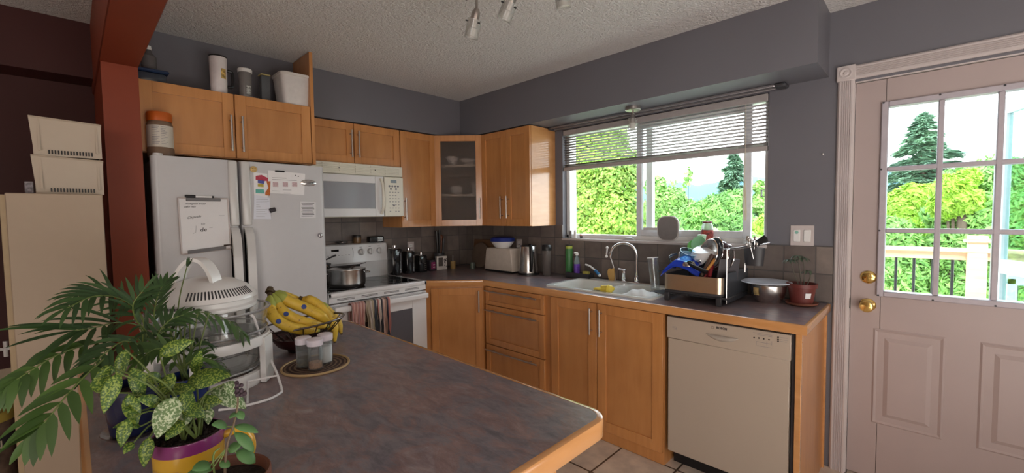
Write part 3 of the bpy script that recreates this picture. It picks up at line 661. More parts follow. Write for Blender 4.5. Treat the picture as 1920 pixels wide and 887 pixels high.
for pts, cc, nm in ((((479, 330), (490, 328), (502, 334), (502, 340), (479, 337)), (.45, .05, .09), 'red'), (((483, 337), (496, 339), (495, 345), (483, 343)), (.08, .09, .35), 'blue'), (((483, 344), (494, 345), (494, 351), (483, 350)), (.45, .36, .06), 'yellow'), (((499, 340), (507, 340), (506, 367), (497, 366), (497, 361), (503, 352)), (.50, .14, .03), 'orange'), (((479, 355), (494, 355), (496, 363), (479, 362)), (.12, .42, .36), 'teal')):
    b = B(); b.prism([(FX + .0032, *fpz(*p)) for p in pts], (.0006, 0, 0)); b.put('printed_shape', mat(nm + '_print', cc, .7, var=.2, nscale=200), t)
t = sheet('letter_sheet', 'pale bluish letter hanging below the colourful picture sheet', [fpz(476, 365), fpz(505, 371), fpz(508, 411), fpz(475, 411)], FX + .0042, paperb)
b = B()
for k, py in enumerate((374, 377, 380, 384, 388, 393, 397, 401, 406)):
    a = fp(480, py); e = fp((502, 504, 500, 486, 488, 500, 497, 500, 496)[k], py); b.box(FX + .0051, FX + .0056, a.y, e.y, a.z - .0007, a.z + .0007)
b.put('printed_line', inkgrey, t)
t = sheet('recipe_card', 'square densely printed card on the right side of the right fridge door', [fpz(562.5, 378), fpz(592, 379), fpz(592, 409), fpz(562, 408.5)], FX + .0012, mat('card_paper', (.68, .67, .69), .7, var=.02))
b = B()
for k in range(10):
    py = 381 + k * 2.7; a = fp(565 + (k % 3), py); e = fp(589 - (k * 7 % 4), py); b.box(FX + .0021, FX + .0026, a.y, e.y, a.z - .0014, a.z + .0014)
b.put('printed_line', ink, t)
q = fp(475, 317.5); t = thing('smiley_magnet', 'round yellow smiling face magnet at the top of the right fridge door', 'magnet', (FX, q.y, q.z))
b = B(); b.lathe([(0, .009), (.012, .008), (.017, .004), (.017, 0), (0, 0)], (FX + .003, q.y, q.z), 24, (1, 0, 0)); b.put('disc', mat('tan_yellow', (.62, .42, .16), .4), t)
b = B(); b.ball((FX + .0115, q.y - .005, q.z + .003), .0026, 6); b.ball((FX + .0115, q.y + .006, q.z + .003), .0026, 6); b.tube(arc((FX + .0118, q.y, q.z), .009, -2.5, -.6, 8, (0, 1, 0), (0, 0, 1)), .0009, 5); b.put('face', black, t)
a = fp(515, 320.5); e = fp(533, 321.5); b = B(); b.box(FX + .0005, FX + .008, a.y, e.y, e.z - .006, a.z + .004, .002); tag(b.put('bar_magnet', black), 'flat black bar magnet above the chart sheet', 'magnet')
q = fp(510, 394); b = B(); b.box(-.004, .004, -.017, .017, -.012, .012, .003, mt=Matrix.Translation((FX + .0115, q.y, q.z)) @ Matrix.Rotation(.3, 4, 'X')); tag(b.put('square_magnet', mat('black_photo_magnet', (.03, .025, .03), .3, var=.9, nscale=150)), 'tilted dark square magnet holding the bluish letter', 'magnet')
t = sheet('sticker', 'small printed sticker right of the bar magnet on the fridge', [fpz(547, 327), fpz(561, 328), fpz(561, 334), fpz(547, 333)], FX + .0022, paper); b = B(); q = fp(554, 329); b.ball((FX + .0035, q.y, q.z), .003, 5); q = fp(559, 331); b.ball((FX + .0035, q.y, q.z), .003, 5); b.put('printed_dot', ink, t)

# microwave
MX = .392; c = thing('microwave', 'white over-the-range microwave with louvred vent and keypad', 'microwave', (.2, -1.35, 1.41))
MY0, MY1, MS = -1.735, -.978, -1.148
b = B(); b.box(.015, MX - .03, MY0, MY1, 1.412, 1.808, .004); b.put('body', cream_app, c)
b = B(); b.box(MX - .034, MX - .006, MY0, MY1, 1.728, 1.808, .004)
for k in range(5): z = 1.738 + k * .0125; b.box(MX - .010, MX + .002, MY0 + .02, MY1 - .035, z, z + .006, .001)
for k in range(1, 6): y = MY0 + (MY1 - MY0 - .03) * k / 6; b.box(MX - .01, MX + .001, y - .004, y + .004, 1.735, 1.80)
b.put('vent_grille', cream_app, c); b = B()
for y in (-1.50, -1.22): b.cyl((MX - .002, y, 1.768), (MX + .004, y, 1.768), .004, n=8)
b.put('screw', dk_grey, c)
b = B(); y0, y1, z0, z1 = MY0, MS - .004, 1.416, 1.722
wy0, wy1, wz0, wz1 = -1.66, -1.222, 1.475, 1.668
for q in ((y0, wy0, z0, z1), (wy1, y1, z0, z1), (wy0, wy1, z0, wz0), (wy0, wy1, wz1, z1)): b.box(MX - .03, MX, q[0], q[1], q[2], q[3], .002)
dd = b.put('door', white_app, c)
b = B(); b.box(MX - .02, MX - .006, wy0, wy1, wz0, wz1); b.put('door_window', mat('microwave_window', (.30, .31, .34), .12, coat=.5, var=0), dd, label='grey mirrored window')
b = B(); b.tube(smooth([(MX, -1.175, 1.705), (MX + .028, -1.175, 1.66), (MX + .036, -1.175, 1.57), (MX + .028, -1.175, 1.48), (MX, -1.175, 1.435)], 6), .011, 10); b.put('handle', cream_app, dd)
b = B(); b.box(MX - .03, MX, MS + .003, MY1, 1.416, 1.722, .003); kp = b.put('keypad', cream_app, c)
b = B(); b.box(MX, MX + .002, -1.09, -1.04, 1.678, 1.702); b.put('display', mat('lcd', (.22, .27, .30), .2), kp)
b = B()
for k in range(4): b.cyl((MX, -1.102 + k * .025, 1.652), (MX + .003, -1.102 + k * .025, 1.652), .008, n=14)
for y in (-1.09, -1.045): b.cyl((MX, y, 1.63), (MX + .003, y, 1.63), .008, n=14)
b.cyl((MX, -1.066, 1.50), (MX + .003, -1.066, 1.50), .008, n=14); b.put('dark_button', inkgrey, kp)
b = B()
for r_ in range(7):
    for k in range(4):
        if (r_ * 4 + k) % 9 != 7: b.box(MX, MX + .0012, -1.105 + k * .025, -1.093 + k * .025, 1.602 - r_ * .025, 1.607 - r_ * .025)
b.put('printed_keys', inkgrey, kp, kind='stuff')

# stove
c = thing('stove', 'white electric range with black glass cooktop and towels on its oven handle', 'stove', (.35, -1.33, 0))
SY0, SY1 = -1.722, -.962
b = B(); b.box(.04, .625, SY0, SY1, .02, .885, .003); b.put('body', white_app, c)
b = B()
for q in ((.09, .668, SY0, SY0 + .025), (.09, .668, SY1 - .025, SY1), (.61, .668, SY0, SY1), (.09, .12, SY0, SY1)): b.box(q[0], q[1], q[2], q[3], .886, .916, .006, seg=2)
b.box(.09, .66, SY0 + .01, SY1 - .01, .884, .900); b.put('cooktop_frame', white_app, c)
b = B(); b.box(.118, .612, SY0 + .023, SY1 - .023, .90, .9135); b.put('glass_cooktop', blackgl, c)
b = B()
for x, y, r in ((.25, -1.53, .075), (.25, -1.16, .10), (.47, -1.53, .10), (.47, -1.16, .075)): b.tube(arc((x, y, .914), r, 0, 2 * PI, 32, (1, 0, 0), (0, 1, 0))[:-1], .0007, 4, True)
b.put('burner_ring', inkgrey, c)
b = B(); b.prism([(.02, SY0 + .005, .90), (.105, SY0 + .005, .90), (.095, SY0 + .005, 1.02), (.112, SY0 + .005, 1.045), (.085, SY0 + .005, 1.185), (.07, SY0 + .005, 1.195), (.02, SY0 + .005, 1.195)], (0, SY1 - SY0 - .01, 0), .006)
bg_ = b.put('backguard', white_app, c)
def bgx(z): return .112 - (z - 1.045) * (.027 / .14)
for y in (-1.205, -1.125, -1.045):
    b = B(); b.lathe([(0, 0), (.026, 0), (.027, .006), (.020, .022), (0, .024)], (bgx(1.125), y, 1.125), 20, (1, 0, .2)); b.box(bgx(1.125) + .015, bgx(1.125) + .031, y - .004, y + .004, 1.103, 1.152, .002); b.put('knob', mat('knob_white', (.62, .62, .62), .3), bg_)
b = B(); b.box(bgx(1.145) - .004, bgx(1.145) + .001, -1.45, -1.39, 1.135, 1.158); b.put('clock', blackgl, bg_)
b = B(); b.tube(smooth([(bgx(1.165) + .0005, -1.28, 1.165), (bgx(1.13) + .0005, -1.272, 1.13), (bgx(1.09) + .001, -1.28, 1.085)], 4), .001, 5)
for k in range(9): y = -1.54 + k * .028; b.box(bgx(1.11), bgx(1.11) + .001, y, y + .012, 1.108, 1.112)
for y in (-1.205, -1.125, -1.045): b.box(bgx(1.165), bgx(1.165) + .001, y - .01, y + .01, 1.163, 1.167)
b.put('printed_marks', inkgrey, bg_)
b = B(); b.box(.628, .662, SY0 + .004, SY1 - .004, .845, .884, .004); b.put('vent_strip', white_app, c)
b = B()
for k in range(4):
    y = SY0 + .06 + k * .17
    for z in (.862, .870): b.box(.66, .6635, y, y + .12, z, z + .003)
b.put('vent_slot', black, c)
b = B(); y0, y1, z0, z1 = SY0 + .004, SY1 - .004, .245, .838; wy0, wy1, wz0, wz1 = SY0 + .13, SY1 - .13, .40, .72
for q in ((y0, wy0, z0, z1), (wy1, y1, z0, z1), (wy0, wy1, z0, wz0), (wy0, wy1, wz1, z1)): b.box(.628, .664, q[0], q[1], q[2], q[3], .003)
dd = b.put('oven_door', white_app, c)
b = B(); b.box(.64, .661, wy0, wy1, wz0, wz1); b.put('oven_window', mat('oven_window', (.10, .10, .115), .12, var=0), dd)
b = B(); b.box(.700, .722, SY0 + .02, SY1 - .02, .790, .830, .009, seg=3); b.box(.66, .71, SY0 + .02, SY0 + .055, .79, .83, .008); b.box(.66, .71, SY1 - .055, SY1 - .02, .79, .83, .008); b.put('handle', white_app, dd)
b = B(); b.box(.628, .662, y0, y1, .05, .235, .004); b.put('storage_drawer', white_app, c)
# towels
def towel(name, label, y0, y1, zb, m_, seed, front=.732):
    b = B(); rr = random.Random(seed); ph = rr.random() * 6
    L = (.832 - zb) + .03
    def fn(u, v):
        y = y0 + (y1 - y0) * u; s = v * (L + .20)
        w_ = .006 * math.sin(u * 19 + ph) + .004 * math.sin(u * 41 + ph * 2)
        if s < .14: return (.690 + w_ * .3, y, .832 - .14 + s)
        if s < .19: a = (s - .14) / .05 * PI; return (.711 - .021 * math.cos(a) , y, .832 + .012 * math.sin(a))
        k = (s - .19); return (front + .004 * min(1, k * 12) + w_ * min(1, k * 6) * 1.8, y + (u - .5) * -.03 * min(1, k * 4) + .004 * math.sin(k * 30 + ph), .832 - k - .012 * math.sin(u * 5 + ph) * (k > L - .05))
    b.grid(fn, 26, 40); return tag(b.put(name, m_, solid=.004), label, 'towel')
def stripe_mat(name, cols, scale):
    m = mat(name, cols[0], .95, var=0); t = m.node_tree; p = t.nodes['Principled BSDF']; c_ = t.nodes.new('ShaderNodeTexCoord'); s = t.nodes.new('ShaderNodeSeparateXYZ'); t.links.new(c_.outputs['Object'], s.inputs[0])
    mu = t.nodes.new('ShaderNodeMath'); mu.operation = 'MULTIPLY'; mu.inputs[1].default_value = scale; t.links.new(s.outputs[1], mu.inputs[0]); fr = t.nodes.new('ShaderNodeMath'); fr.operation = 'FRACT'; t.links.new(mu.outputs[0], fr.inputs[0])
    r = t.nodes.new('ShaderNodeValToRGB'); r.color_ramp.interpolation = 'CONSTANT'; e = r.color_ramp.elements
    while len(e) < len(cols): e.new(.5)
    for i, cc in enumerate(cols): e[i].position = i / len(cols); e[i].color = (*cc, 1)
    t.links.new(fr.outputs[0], r.inputs[0]); t.links.new(r.outputs[0], p.inputs['Base Color']); return m
ty = [W(px, 580, 'x', .735).y for px in (659, 685, 687, 708, 733)]
towel('dish_towel', 'pinkish striped towel at the left of the oven handle', ty[0], ty[1], .60, stripe_mat('pink_stripes', [(.42, .20, .17), (.55, .36, .32), (.36, .17, .15), (.50, .30, .25), (.40, .24, .24)], 22), 3)
towel('dish_towel', 'beige and dark striped towel in the middle of the oven handle', ty[2], ty[3], .56, stripe_mat('beige_stripes', [(.34, .28, .20), (.05, .06, .08), (.50, .44, .40), (.38, .32, .24), (.33, .27, .20), (.48, .42, .38)], 11), 5)
towel('dish_towel', 'pink, black and white striped towel at the right of the oven handle', ty[3] + .004, ty[4], .565, stripe_mat('multi_stripes', [(.50, .22, .20), (.62, .55, .50), (.04, .04, .05), (.60, .42, .36), (.28, .18, .14), (.05, .05, .07)], 12), 9)
# pots on the stove
def pot(name, label, c_, r, h, handles=0, rot=0, cat='pot'):
    t = thing(name, label, cat, c_); x, y, z = c_
    b = B(); b.lathe([(0, 0), (r * .92, 0), (r * .97, .008), (r, .03), (r, h - .012), (r * 1.05, h - .002), (r * 1.05, h), (r * .99, h), (r * .965, h - .01), (r * .965, .012), (0, .008)], c_, 40); b.put('pan_body', steel, t); return t
p1 = W(655, 531, 'z', .915); PC = (.43, -1.485, .915)
t = pot('saucepan', 'wide steel pot with loop handles on the front burner', PC, .128, .125)
b = B()
for s in (-1, 1):
    a = PI * .10 if s > 0 else PI * 1.10
    u = Vector((math.cos(1.25 + (0 if s > 0 else PI)), math.sin(1.25 + (0 if s > 0 else PI)), 0)); v = Vector((-u.y, u.x, 0)); cc = Vector(PC) + Vector((0, 0, .095))
    b.tube(smooth([cc + u * .127 - v * .035, cc + u * .150 - v * .028, cc + u * .158, cc + u * .150 + v * .028, cc + u * .127 + v * .035], 5), .005, 8)
b.put('handle', steel, t)
t = thing('pot_lid', 'steel lid resting tilted inside the front pot', 'lid', (PC[0], PC[1], PC[2] + .11))
b = B(); b.lathe([(.126, 0), (.126, .003), (.110, .003), (.06, -.008), (0, -.012), (0, -.015), (.06, -.012), (.11, -.001)], (PC[0], PC[1], PC[2] + .1255), 36); b.put('lid_disc', steel, t)
b = B(); b.tube([(PC[0] - .06, PC[1] + .06, PC[2] + .130), (PC[0] - .14, PC[1] + .22, PC[2] + .142)], .003, 8); tag(b.put('skewer', pewter), 'thin dark utensil lying across the front pot rim', 'utensil')
PC2 = (.22, -1.62, .915)
t = pot('saucepan', 'steel saucepan with a long black handle on the rear burner', PC2, .10, .15)
b = B(); b.tube([(PC2[0] + .06, PC2[1] + .08, PC2[2] + .125), (PC2[0] + .11, PC2[1] + .17, PC2[2] + .13), (PC2[0] + .12, PC2[1] + .28, PC2[2] + .132)], .009, 8); b.put('handle', black, t)
b = B(); b.lathe([(.104, .151), (.104, .156), (.07, .163), (0, .166), (0, .158), (.07, .157)], PC2, 32); lid = tag(b.put('pot_lid', dk_grey), 'dark lid on the rear saucepan', 'lid')
b = B(); b.tube([(PC2[0] + .02, PC2[1] + .03, PC2[2] + .170), (PC2[0] + .05, PC2[1] + .13, PC2[2] + .215)], .004, 8, r1=.007); tag(b.put('serving_spoon', dk_grey), 'dark spoon handle sticking up from the rear saucepan', 'spoon')
# things on the backguard
q = W(669, 447, 'x', .05); b = B(); b.lathe([(0, 0), (.030, 0), (.031, .004), (.031, .05), (0, .05)], (.055, q.y, 1.196), 24); t = thing('spice_jar', 'small brown jar with black lid on the stove backguard', 'jar', (.055, q.y, 1.196)); b.put('jar_body', mat('brown_glass', (.20, .12, .06), .2), t); b = B(); b.lathe([(0, .05), (.032, .05), (.032, .066), (0, .067)], (.055, q.y, 1.196), 24); b.put('jar_lid', black, t)
q = W(705, 447, 'x', .05); b = B(); b.box(.028, .085, q.y - .075, q.y + .06, 1.196, 1.248, .012, seg=3); t = thing('radio_timer', 'black rounded box with silver keys on the stove backguard', 'timer', (.055, q.y, 1.196)); b.put('case', black, t); b = B()
for k in range(4): b.box(.084, .087, q.y - .005, q.y + .045, 1.205 + k * .009, 1.210 + k * .009)
b.put('key_row', steel, t)
q = W(640, 455, 'x', .05); b = B(); b.lathe([(0, 0), (.02, 0), (.05, .014), (.05, .018), (0, .012)], (.055, q.y, 1.196), 24); b.lathe([(0, .012), (.01, .014), (.012, .024), (0, .026)], (.055, q.y, 1.196), 14); tag(b.put('spoon_rest', pewter), 'small dark metal dish on the left of the stove backguard', 'dish')

# ================================================================== COUNTER ITEMS, LEFT WALL
def cx_(px, x): return W(px, 480, 'x', x).y
silv = mat('canister_silver', (.7, .68, .68), .2, 1, var=0)
for px0, px1, pt, lab in ((728, 752, 461, 'tallest black canister with silver knob, next to the stove'), (755, 776, 466, 'second tallest black canister with silver knob'), (779, 799, 474, 'small black canister with silver knob')):
    x = .16; ya = cx_(px0 + 1, x); yb = cx_(px1 - 1, x); zt = W(px0, pt, 'x', x).z; yc = (ya + yb) / 2; r = (yb - ya) / 2 * .80
    t = thing('canister', lab, 'canister', (x, yc, ZK), 'black kitchen canisters')
    b = B(); b.box(x - r, x + r, yc - r, yc + r, ZK, zt - .030, .008, seg=2); b.put('canister_body', mat('gloss_black', (.012, .012, .014), .12, coat=.5, var=0), t)
    b = B(); b.box(x - r * .9, x + r * .9, yc - r * .9, yc + r * .9, zt - .03, zt - .020, .004); b.cyl((x, yc, zt - .02), (x, yc, zt + .004), .018, n=18, bev=.003); b.put('canister_lid', silv, t)
    b = B()
    if pt < 470:
        b.tube([(x + r + .004, yc + r * .55, ZK + .02), (x + r + .012, yc + r * .55, zt - .06)], .003, 6); b.ball((x + r + .006, yc + r * .55, ZK + .05), .005, 6); b.ball((x + r + .008, yc + r * .55, zt - .07), .005, 6)
    else:
        for k in range(4): b.tube([(x + r + .001, yc + r * .1, ZK + .02 + k * .018), (x + r + .001, yc + r * .85, ZK + .028 + k * .018)], .0018, 5)
    b.put('silver_trim', silv, t)
x = .15; yc = cx_(808, x); b = B(); b.box(x - .03, x + .03, yc - .034, yc + .034, ZK, ZK + .098, .004); t = thing('tea_tin', 'small purple and black tea tin beside the small canister', 'tin', (x, yc, ZK)); b.put('tin_body', mat('dark_tin', (.03, .025, .035), .35), t)
b = B(); b.box(x + .030, x + .0312, yc - .020, yc + .025, ZK + .015, ZK + .08); b.put('label', mat('magenta_label', (.26, .03, .12), .5, var=.3, nscale=200), t); b = B()
for k in range(2): b.box(x + .0312, x + .0322, yc + .0, yc + .02, ZK + .03 + k * .022, ZK + .036 + k * .022)
b.put('label_print', paper, t)
# framed tin / box with photo print
x = .17; yc = cx_(827, x); t = thing('recipe_tin', 'white square tin printed with a dark tree picture, in front of the knife block', 'tin', (x, yc, ZK))
m2 = Matrix.Translation((x, yc, ZK)) @ Matrix.Rotation(-.25, 4, 'Z')
b = B(); b.box(-.02, .02, -.052, .052, 0, .128, .005, mt=m2, seg=2); b.put('tin_body', mat('tin_white', (.62, .58, .55), .4), t)
b = B(); b.box(.0205, .0212, -.035, .010, .035, .115, mt=m2); b.put('print', mat('dark_print', (.07, .055, .05), .6, var=.6, nscale=120), t)
b = B()
for i in range(26):
    rr = random.Random(i); y = .018 + rr.random() * .026; z = .03 + rr.random() * .075; b.ball(m2 @ Vector((.0212, y, z)), .0045 * (.4 + rr.random()), 4, (.15, 1, 1))
b.put('tree_print', mat('tree_print', (.05, .04, .04), .6), t)
x = .12; yc = cx_(826, x); t = thing('knife_block', 'dark utensil crock with black and brown handles standing behind the white tin', 'utensil holder', (x - .02, yc, ZK)); b = B(); b.lathe([(0, 0), (.045, 0), (.05, .01), (.052, .15), (.047, .15), (.045, .02), (0, .02)], (x - .02, yc, ZK), 24); b.put('crock', dk_grey, t)
for k, (dy, dx, hh, m_) in enumerate(((-.02, 0, .36, black), (.0, .01, .37, black), (.02, 0, .31, mat('cherry_wood', (.16, .05, .02), .4)), (.03, .02, .29, dk_grey))):
    b = B(); b.tube([(x - .02 + dx * .5, yc + dy * .6, ZK + .03), (x - .02 + dx, yc + dy * 1.4, ZK + hh)], .005, 8, r1=.011)
    if k == 2: b.ball((x - .02 + dx, yc + dy * 1.4, ZK + hh - .02), .022, 8, (.4, 1, 1.6))
    b.put('utensil', m_, t)
x = .20; q = W(849, 480, 'x', x); b = B(); t = thing('mortar', 'small yellowish wooden pot with a pestle in the corner', 'mortar', (x, q.y, ZK)); b.lathe([(0, 0), (.022, 0), (.024, .004), (.026, .072), (.022, .072), (.02, .015), (0, .015)], (x, q.y, ZK), 20); b.put('mortar_cup', mat('bamboo', (.34, .22, .08), .5), t); b = B(); b.tube([(x, q.y, ZK + .02), (x, q.y, ZK + .125)], .007, 8, r1=.003); b.put('pestle', mat('grey_pestle', (.25, .23, .22), .5), t)
# boards in the corner
t = thing('chopping_board', 'brown wooden cutting board leaning in the dark corner', 'board', (.42, -.06, ZK)); A_ = Matrix.Translation((.34, -.075, ZK)) @ Matrix.Rotation(-.14, 4, 'X'); b = B(); b.box(-.17, .13, -.009, .009, 0, .27, .006, mt=A_); b.put('board', wood('dark_board', (.16, .08, .04), (.22, .12, .06), (1, 8, 8), .6, 0), t)
t = thing('round_tray', 'round dark wicker-rimmed tray leaning on the board in the corner', 'tray', (.36, -.12, ZK)); b = B(); cc = Vector((.35, -.125, ZK + .122)); b.lathe([(0, 0), (.105, .0), (.118, -.002), (.12, .006), (.11, .012), (0, .006)], cc, 40, (0, -1, .16)); b.put('tray_disc', wood('grey_tray', (.13, .095, .07), (.17, .12, .09), (5, 5, 5), .6, 0), t); b = B(); x_, y_, _ = basis((0, -1, .16)); b.tube(arc(cc, .118, 0, 2 * PI, 40, x_, y_)[:-1], .007, 8, True); b.put('tray_rim', mat('dark_wicker', (.07, .045, .035), .6), t)
b = B(); q = W(886, 500, 'y', -.22); b.lathe([(0, 0), (.026, 0), (.026, .058), (.023, .058), (.023, .006), (0, .006)], (q.x, -.22, ZK), 20); tag(b.put('drinking_glass', mat('smoky_glass', (.10, .12, .10), .15)), 'small dull glass tumbler in front of the round tray', 'glass')
# outlets, switches
def outlet(name, label, p, u, n, wd=.07, ht=.115, duo=False):
    mt_ = frame_mt(p, u, n); t = thing(name, label, 'outlet' if not duo else 'light switch', p); b = B(); b.box(-wd / 2, wd / 2, 0, .006, -ht / 2, ht / 2, .002, mt_); b.put('plate', trim_w, t)
    b = B()
    if duo:
        for k in (-1, 1): b.box(k * wd * .22 - .017, k * wd * .22 + .017, .004, .010, -.034, .034, .003, mt_)
        b.put('rocker', white_pl, t); b = B(); b.lathe([(0, .002), (.008, .002), (.009, 0)], mt_ @ Vector((-wd * .22, .010, .019)), 14, n); b.put('dimmer_dot', mat('green_dot', (.25, .50, .42), .4), t)
    else:
        for k in (-.022, .022): b.box(-.016, .016, .004, .008, k - .014, k + .014, .003, mt_)
        b.put('socket', white_pl, t); b = B()
        for k in (-.022, .022):
            for dx in (-.006, .006): b.box(dx - .001, dx + .001, .0078, .0085, k - .005, k + .005, 0, mt_)
        b.put('slot', black, t)
    return t
q = W(770, 465, 'x', .013); outlet('wall_outlet', 'white wall outlet behind the black canisters', (.0125, q.y, q.z), (0, 1, 0), (1, 0, 0))
q = W(974, 458, 'y', -.013); outlet('wall_outlet', 'white wall outlet with a plug above the kettle', (q.x, -.0125, q.z - .01), (1, 0, 0), (0, -1, 0))
q = W(1504, 442, 'y', 0); outlet('switch_plate', 'double white rocker switch plate on the grey wall beside the door', (q.x, -.0005, q.z), (1, 0, 0), (0, -1, 0), .112, .118, True)
b = B(); q = W(1544, 290, 'y', 0); b.tube([(q.x, 0, q.z), (q.x, -.012, q.z), (q.x, -.014, q.z + .006)], .003, 6); tag(b.put('wall_hook', white_pl), 'tiny white hook on the grey wall left of the door', 'hook')

# ================================================================== COUNTER ITEMS, WINDOW WALL
def gx(px, py, y): return W(px, py, 'y', y).x
def gz(px, py, y): return W(px, py, 'y', y).z
# toaster
y = -.20; x0 = gx(915, 480, y); x1 = gx(968, 480, y); z1 = gz(940, 465, y)
t = thing('toaster', 'cream two-slice toaster standing in the corner under the glass cabinet', 'toaster', ((x0 + x1) / 2, y + .06, ZK))
b = B(); xm = (x0 + x1) / 2; hw = (x1 - x0) / 2
b.prism([(xm - hw, y - .05, ZK + .015), (xm + hw, y - .05, ZK + .015), (xm + hw * .90, y - .05, z1 - .02), (xm + hw * .84, y - .05, z1), (xm - hw * .80, y - .05, z1), (xm - hw * .86, y - .05, z1 - .02)], (0, .15, 0), .010, 3); b.put('toaster_body', mat('toaster_cream', (.60, .53, .46), .35), t)
b = B(); b.box(xm - hw * .95, xm + hw * .95, y - .045, y + .095, ZK, ZK + .018, .003); b.put('toaster_base', black, t)
t = thing('lidded_bowl', 'white bowl with a blue lid sitting on top of the toaster', 'bowl', (xm - .005, y + .02, z1)); px_r = (gx(963, 450, y) - gx(927, 450, y)) / 2 * .86
b = B(); b.lathe([(0, 0), (px_r * .6, 0), (px_r * .68, .01), (px_r * .95, .045), (px_r, .062), (0, .062)], (xm - .005, y + .02, z1 + .0005), 32); b.put('bowl_body', white_pl, t)
b = B(); b.lathe([(0, .062), (px_r * 1.06, .058), (px_r * 1.10, .064), (px_r * 1.04, .088), (px_r * .8, .098), (0, .098)], (xm - .005, y + .02, z1 + .0005), 32); b.put('bowl_lid', mat('royal_blue_plastic', (.012, .03, .22), .35), t)
# kettle
y = -.17; kx_ = gx(991, 490, y); kr = (gx(1008, 490, y) - gx(975, 490, y)) / 2 * .85; kz = gz(990, 460, y)
t = thing('electric_kettle', 'stainless steel electric kettle with black handle next to the toaster', 'kettle', (kx_, y, ZK))
b = B(); b.lathe([(0, .018), (kr, .018), (kr * 1.0, .03), (kr * .82, kz - ZK - .012), (kr * .78, kz - ZK - .006), (0, kz - ZK - .006)], (kx_, y, ZK), 36); b.put('kettle_body', steel, t)
b = B(); b.lathe([(0, 0), (kr * 1.08, 0), (kr * 1.06, .016), (0, .018)], (kx_, y, ZK), 32); b.put('power_base', black, t)
b = B(); b.lathe([(kr * .79, kz - ZK - .008), (kr * .76, kz - ZK), (0, kz - ZK + .006)], (kx_, y, ZK), 32); b.put('kettle_lid', black, t)
b = B(); u = Vector((.80, -.6, 0)).normalized(); cc = Vector((kx_, y, ZK)); b.tube(smooth([cc + u * kr * .6 + Vector((0, 0, kz - ZK + .004)), cc + u * kr * 1.25 + Vector((0, 0, kz - ZK - .004)), cc + u * kr * 1.5 + Vector((0, 0, .13)), cc + u * kr * 1.25 + Vector((0, 0, .05)), cc + u * kr * .9 + Vector((0, 0, .04))], 6), .013, 10); b.put('kettle_handle', black, t)
b = B(); b.tube(smooth([(gx(974, 455, -.02), -.022, gz(974, 458, -.02)), (gx(968, 466, -.05), -.05, gz(968, 466, -.05)), (gx(971, 475, -.07), -.08, 1.02), (kx_ - .05, -.09, .918), (kx_ - .02, -.12, .915)], 6), .0035, 6); b.put('power_cord', black, t)
b = B(); b.box(gx(974, 458, -.02) - .012, gx(974, 458, -.02) + .012, -.05, -.0205, gz(974, 458, -.02) - .03, gz(974, 458, -.02) - .006, .003); b.put('plug', white_pl, t)
# french press / shaker
y = -.15; fx_ = gx(1025, 485, y); fr_ = .038; zt = gz(1025, 459, y)
t = thing('blender_cup', 'clear plastic blender cup with black cap right of the kettle', 'cup', (fx_, y, ZK))
b = B(); b.lathe([(0, .003), (.030, 0), (.032, .004), (fr_, zt - ZK - .045), (fr_ * .95, zt - ZK - .045), (.029, .008), (0, .008)], (fx_, y, ZK), 28); b.put('cup_body', mat('smoky_clear', (.42, .38, .36), .15, trans=.75, ior=1.2), t)
b = B(); b.lathe([(0, zt - ZK - .046), (fr_ * 1.08, zt - ZK - .046), (fr_ * 1.12, zt - ZK - .030), (fr_ * 1.05, zt - ZK - .006), (fr_ * .9, zt - ZK), (0, zt - ZK)], (fx_, y, ZK), 28); b.put('cup_cap', black, t)
# green bottle/cup, caddy, purple soap, brushes
y = -.07; gx_ = gx(1067, 485, y); zt = gz(1067, 459, y)
t = thing('green_bottle', 'tall green cleaning bottle with yellow cap left of the sink', 'bottle', (gx_, y, ZK)); b = B(); b.lathe([(0, 0), (.028, 0), (.03, .006), (.03, zt - ZK - .04), (.027, zt - ZK - .03), (0, zt - ZK - .03)], (gx_, y, ZK), 24); b.put('bottle_body', mat('green_plastic', (.06, .22, .07), .3), t)
b = B(); b.lathe([(0, zt - ZK - .03), (.028, zt - ZK - .03), (.028, zt - ZK - .008), (0, zt - ZK - .006)], (gx_, y, ZK), 24); b.put('cap', mat('yellow_green_cap', (.42, .48, .08), .4), t); b = B(); b.lathe([(0, zt - ZK - .008), (.028, zt - ZK - .008), (.028, zt - ZK), (0, zt - ZK)], (gx_, y, ZK), 24); b.put('lid_band', black, t)
y = -.10; px0, px1 = gx(1066, 510, y), gx(1110, 510, y)
t = thing('sponge_caddy', 'small charcoal sink caddy holding sponges left of the sink', 'caddy', ((px0 + px1) / 2, y, ZK)); b = B(); h_ = .045
b.box(px0, px1, y - .04, y + .03, ZK, ZK + .006); b.box(px0, px1, y - .04, y - .036, ZK, ZK + h_, .001); b.box(px0, px1, y + .026, y + .03, ZK, ZK + h_, .001); b.box(px0, px0 + .004, y - .04, y + .03, ZK, ZK + h_, .001); b.box(px1 - .004, px1, y - .04, y + .03, ZK, ZK + h_, .001); b.put('tray', dk_grey, t)
sx_ = gx(1083, 485, -.085); zt = gz(1083, 457, -.085)
t = thing('dish_soap', 'clear spray bottle with purple label standing in the sink caddy', 'bottle', (sx_, -.095, ZK + .006)); zb = ZK + .0065
b = B(); b.lathe([(0, 0), (.026, 0), (.028, .006), (.028, .12), (.020, .150), (.012, .165), (.012, .172), (0, .172)], (sx_, -.095, zb), 24, squash=.7); b.put('bottle_body', mat('clear_blue_bottle', (.62, .74, .78), .1, trans=.7, ior=1.25), t)
b = B(); b.lathe([(.0288, .03), (.0288, .105)], (sx_, -.095, zb), 24, squash=.72); b.put('label', mat('purple_label', (.14, .05, .42), .4, var=.3, nscale=60), t)
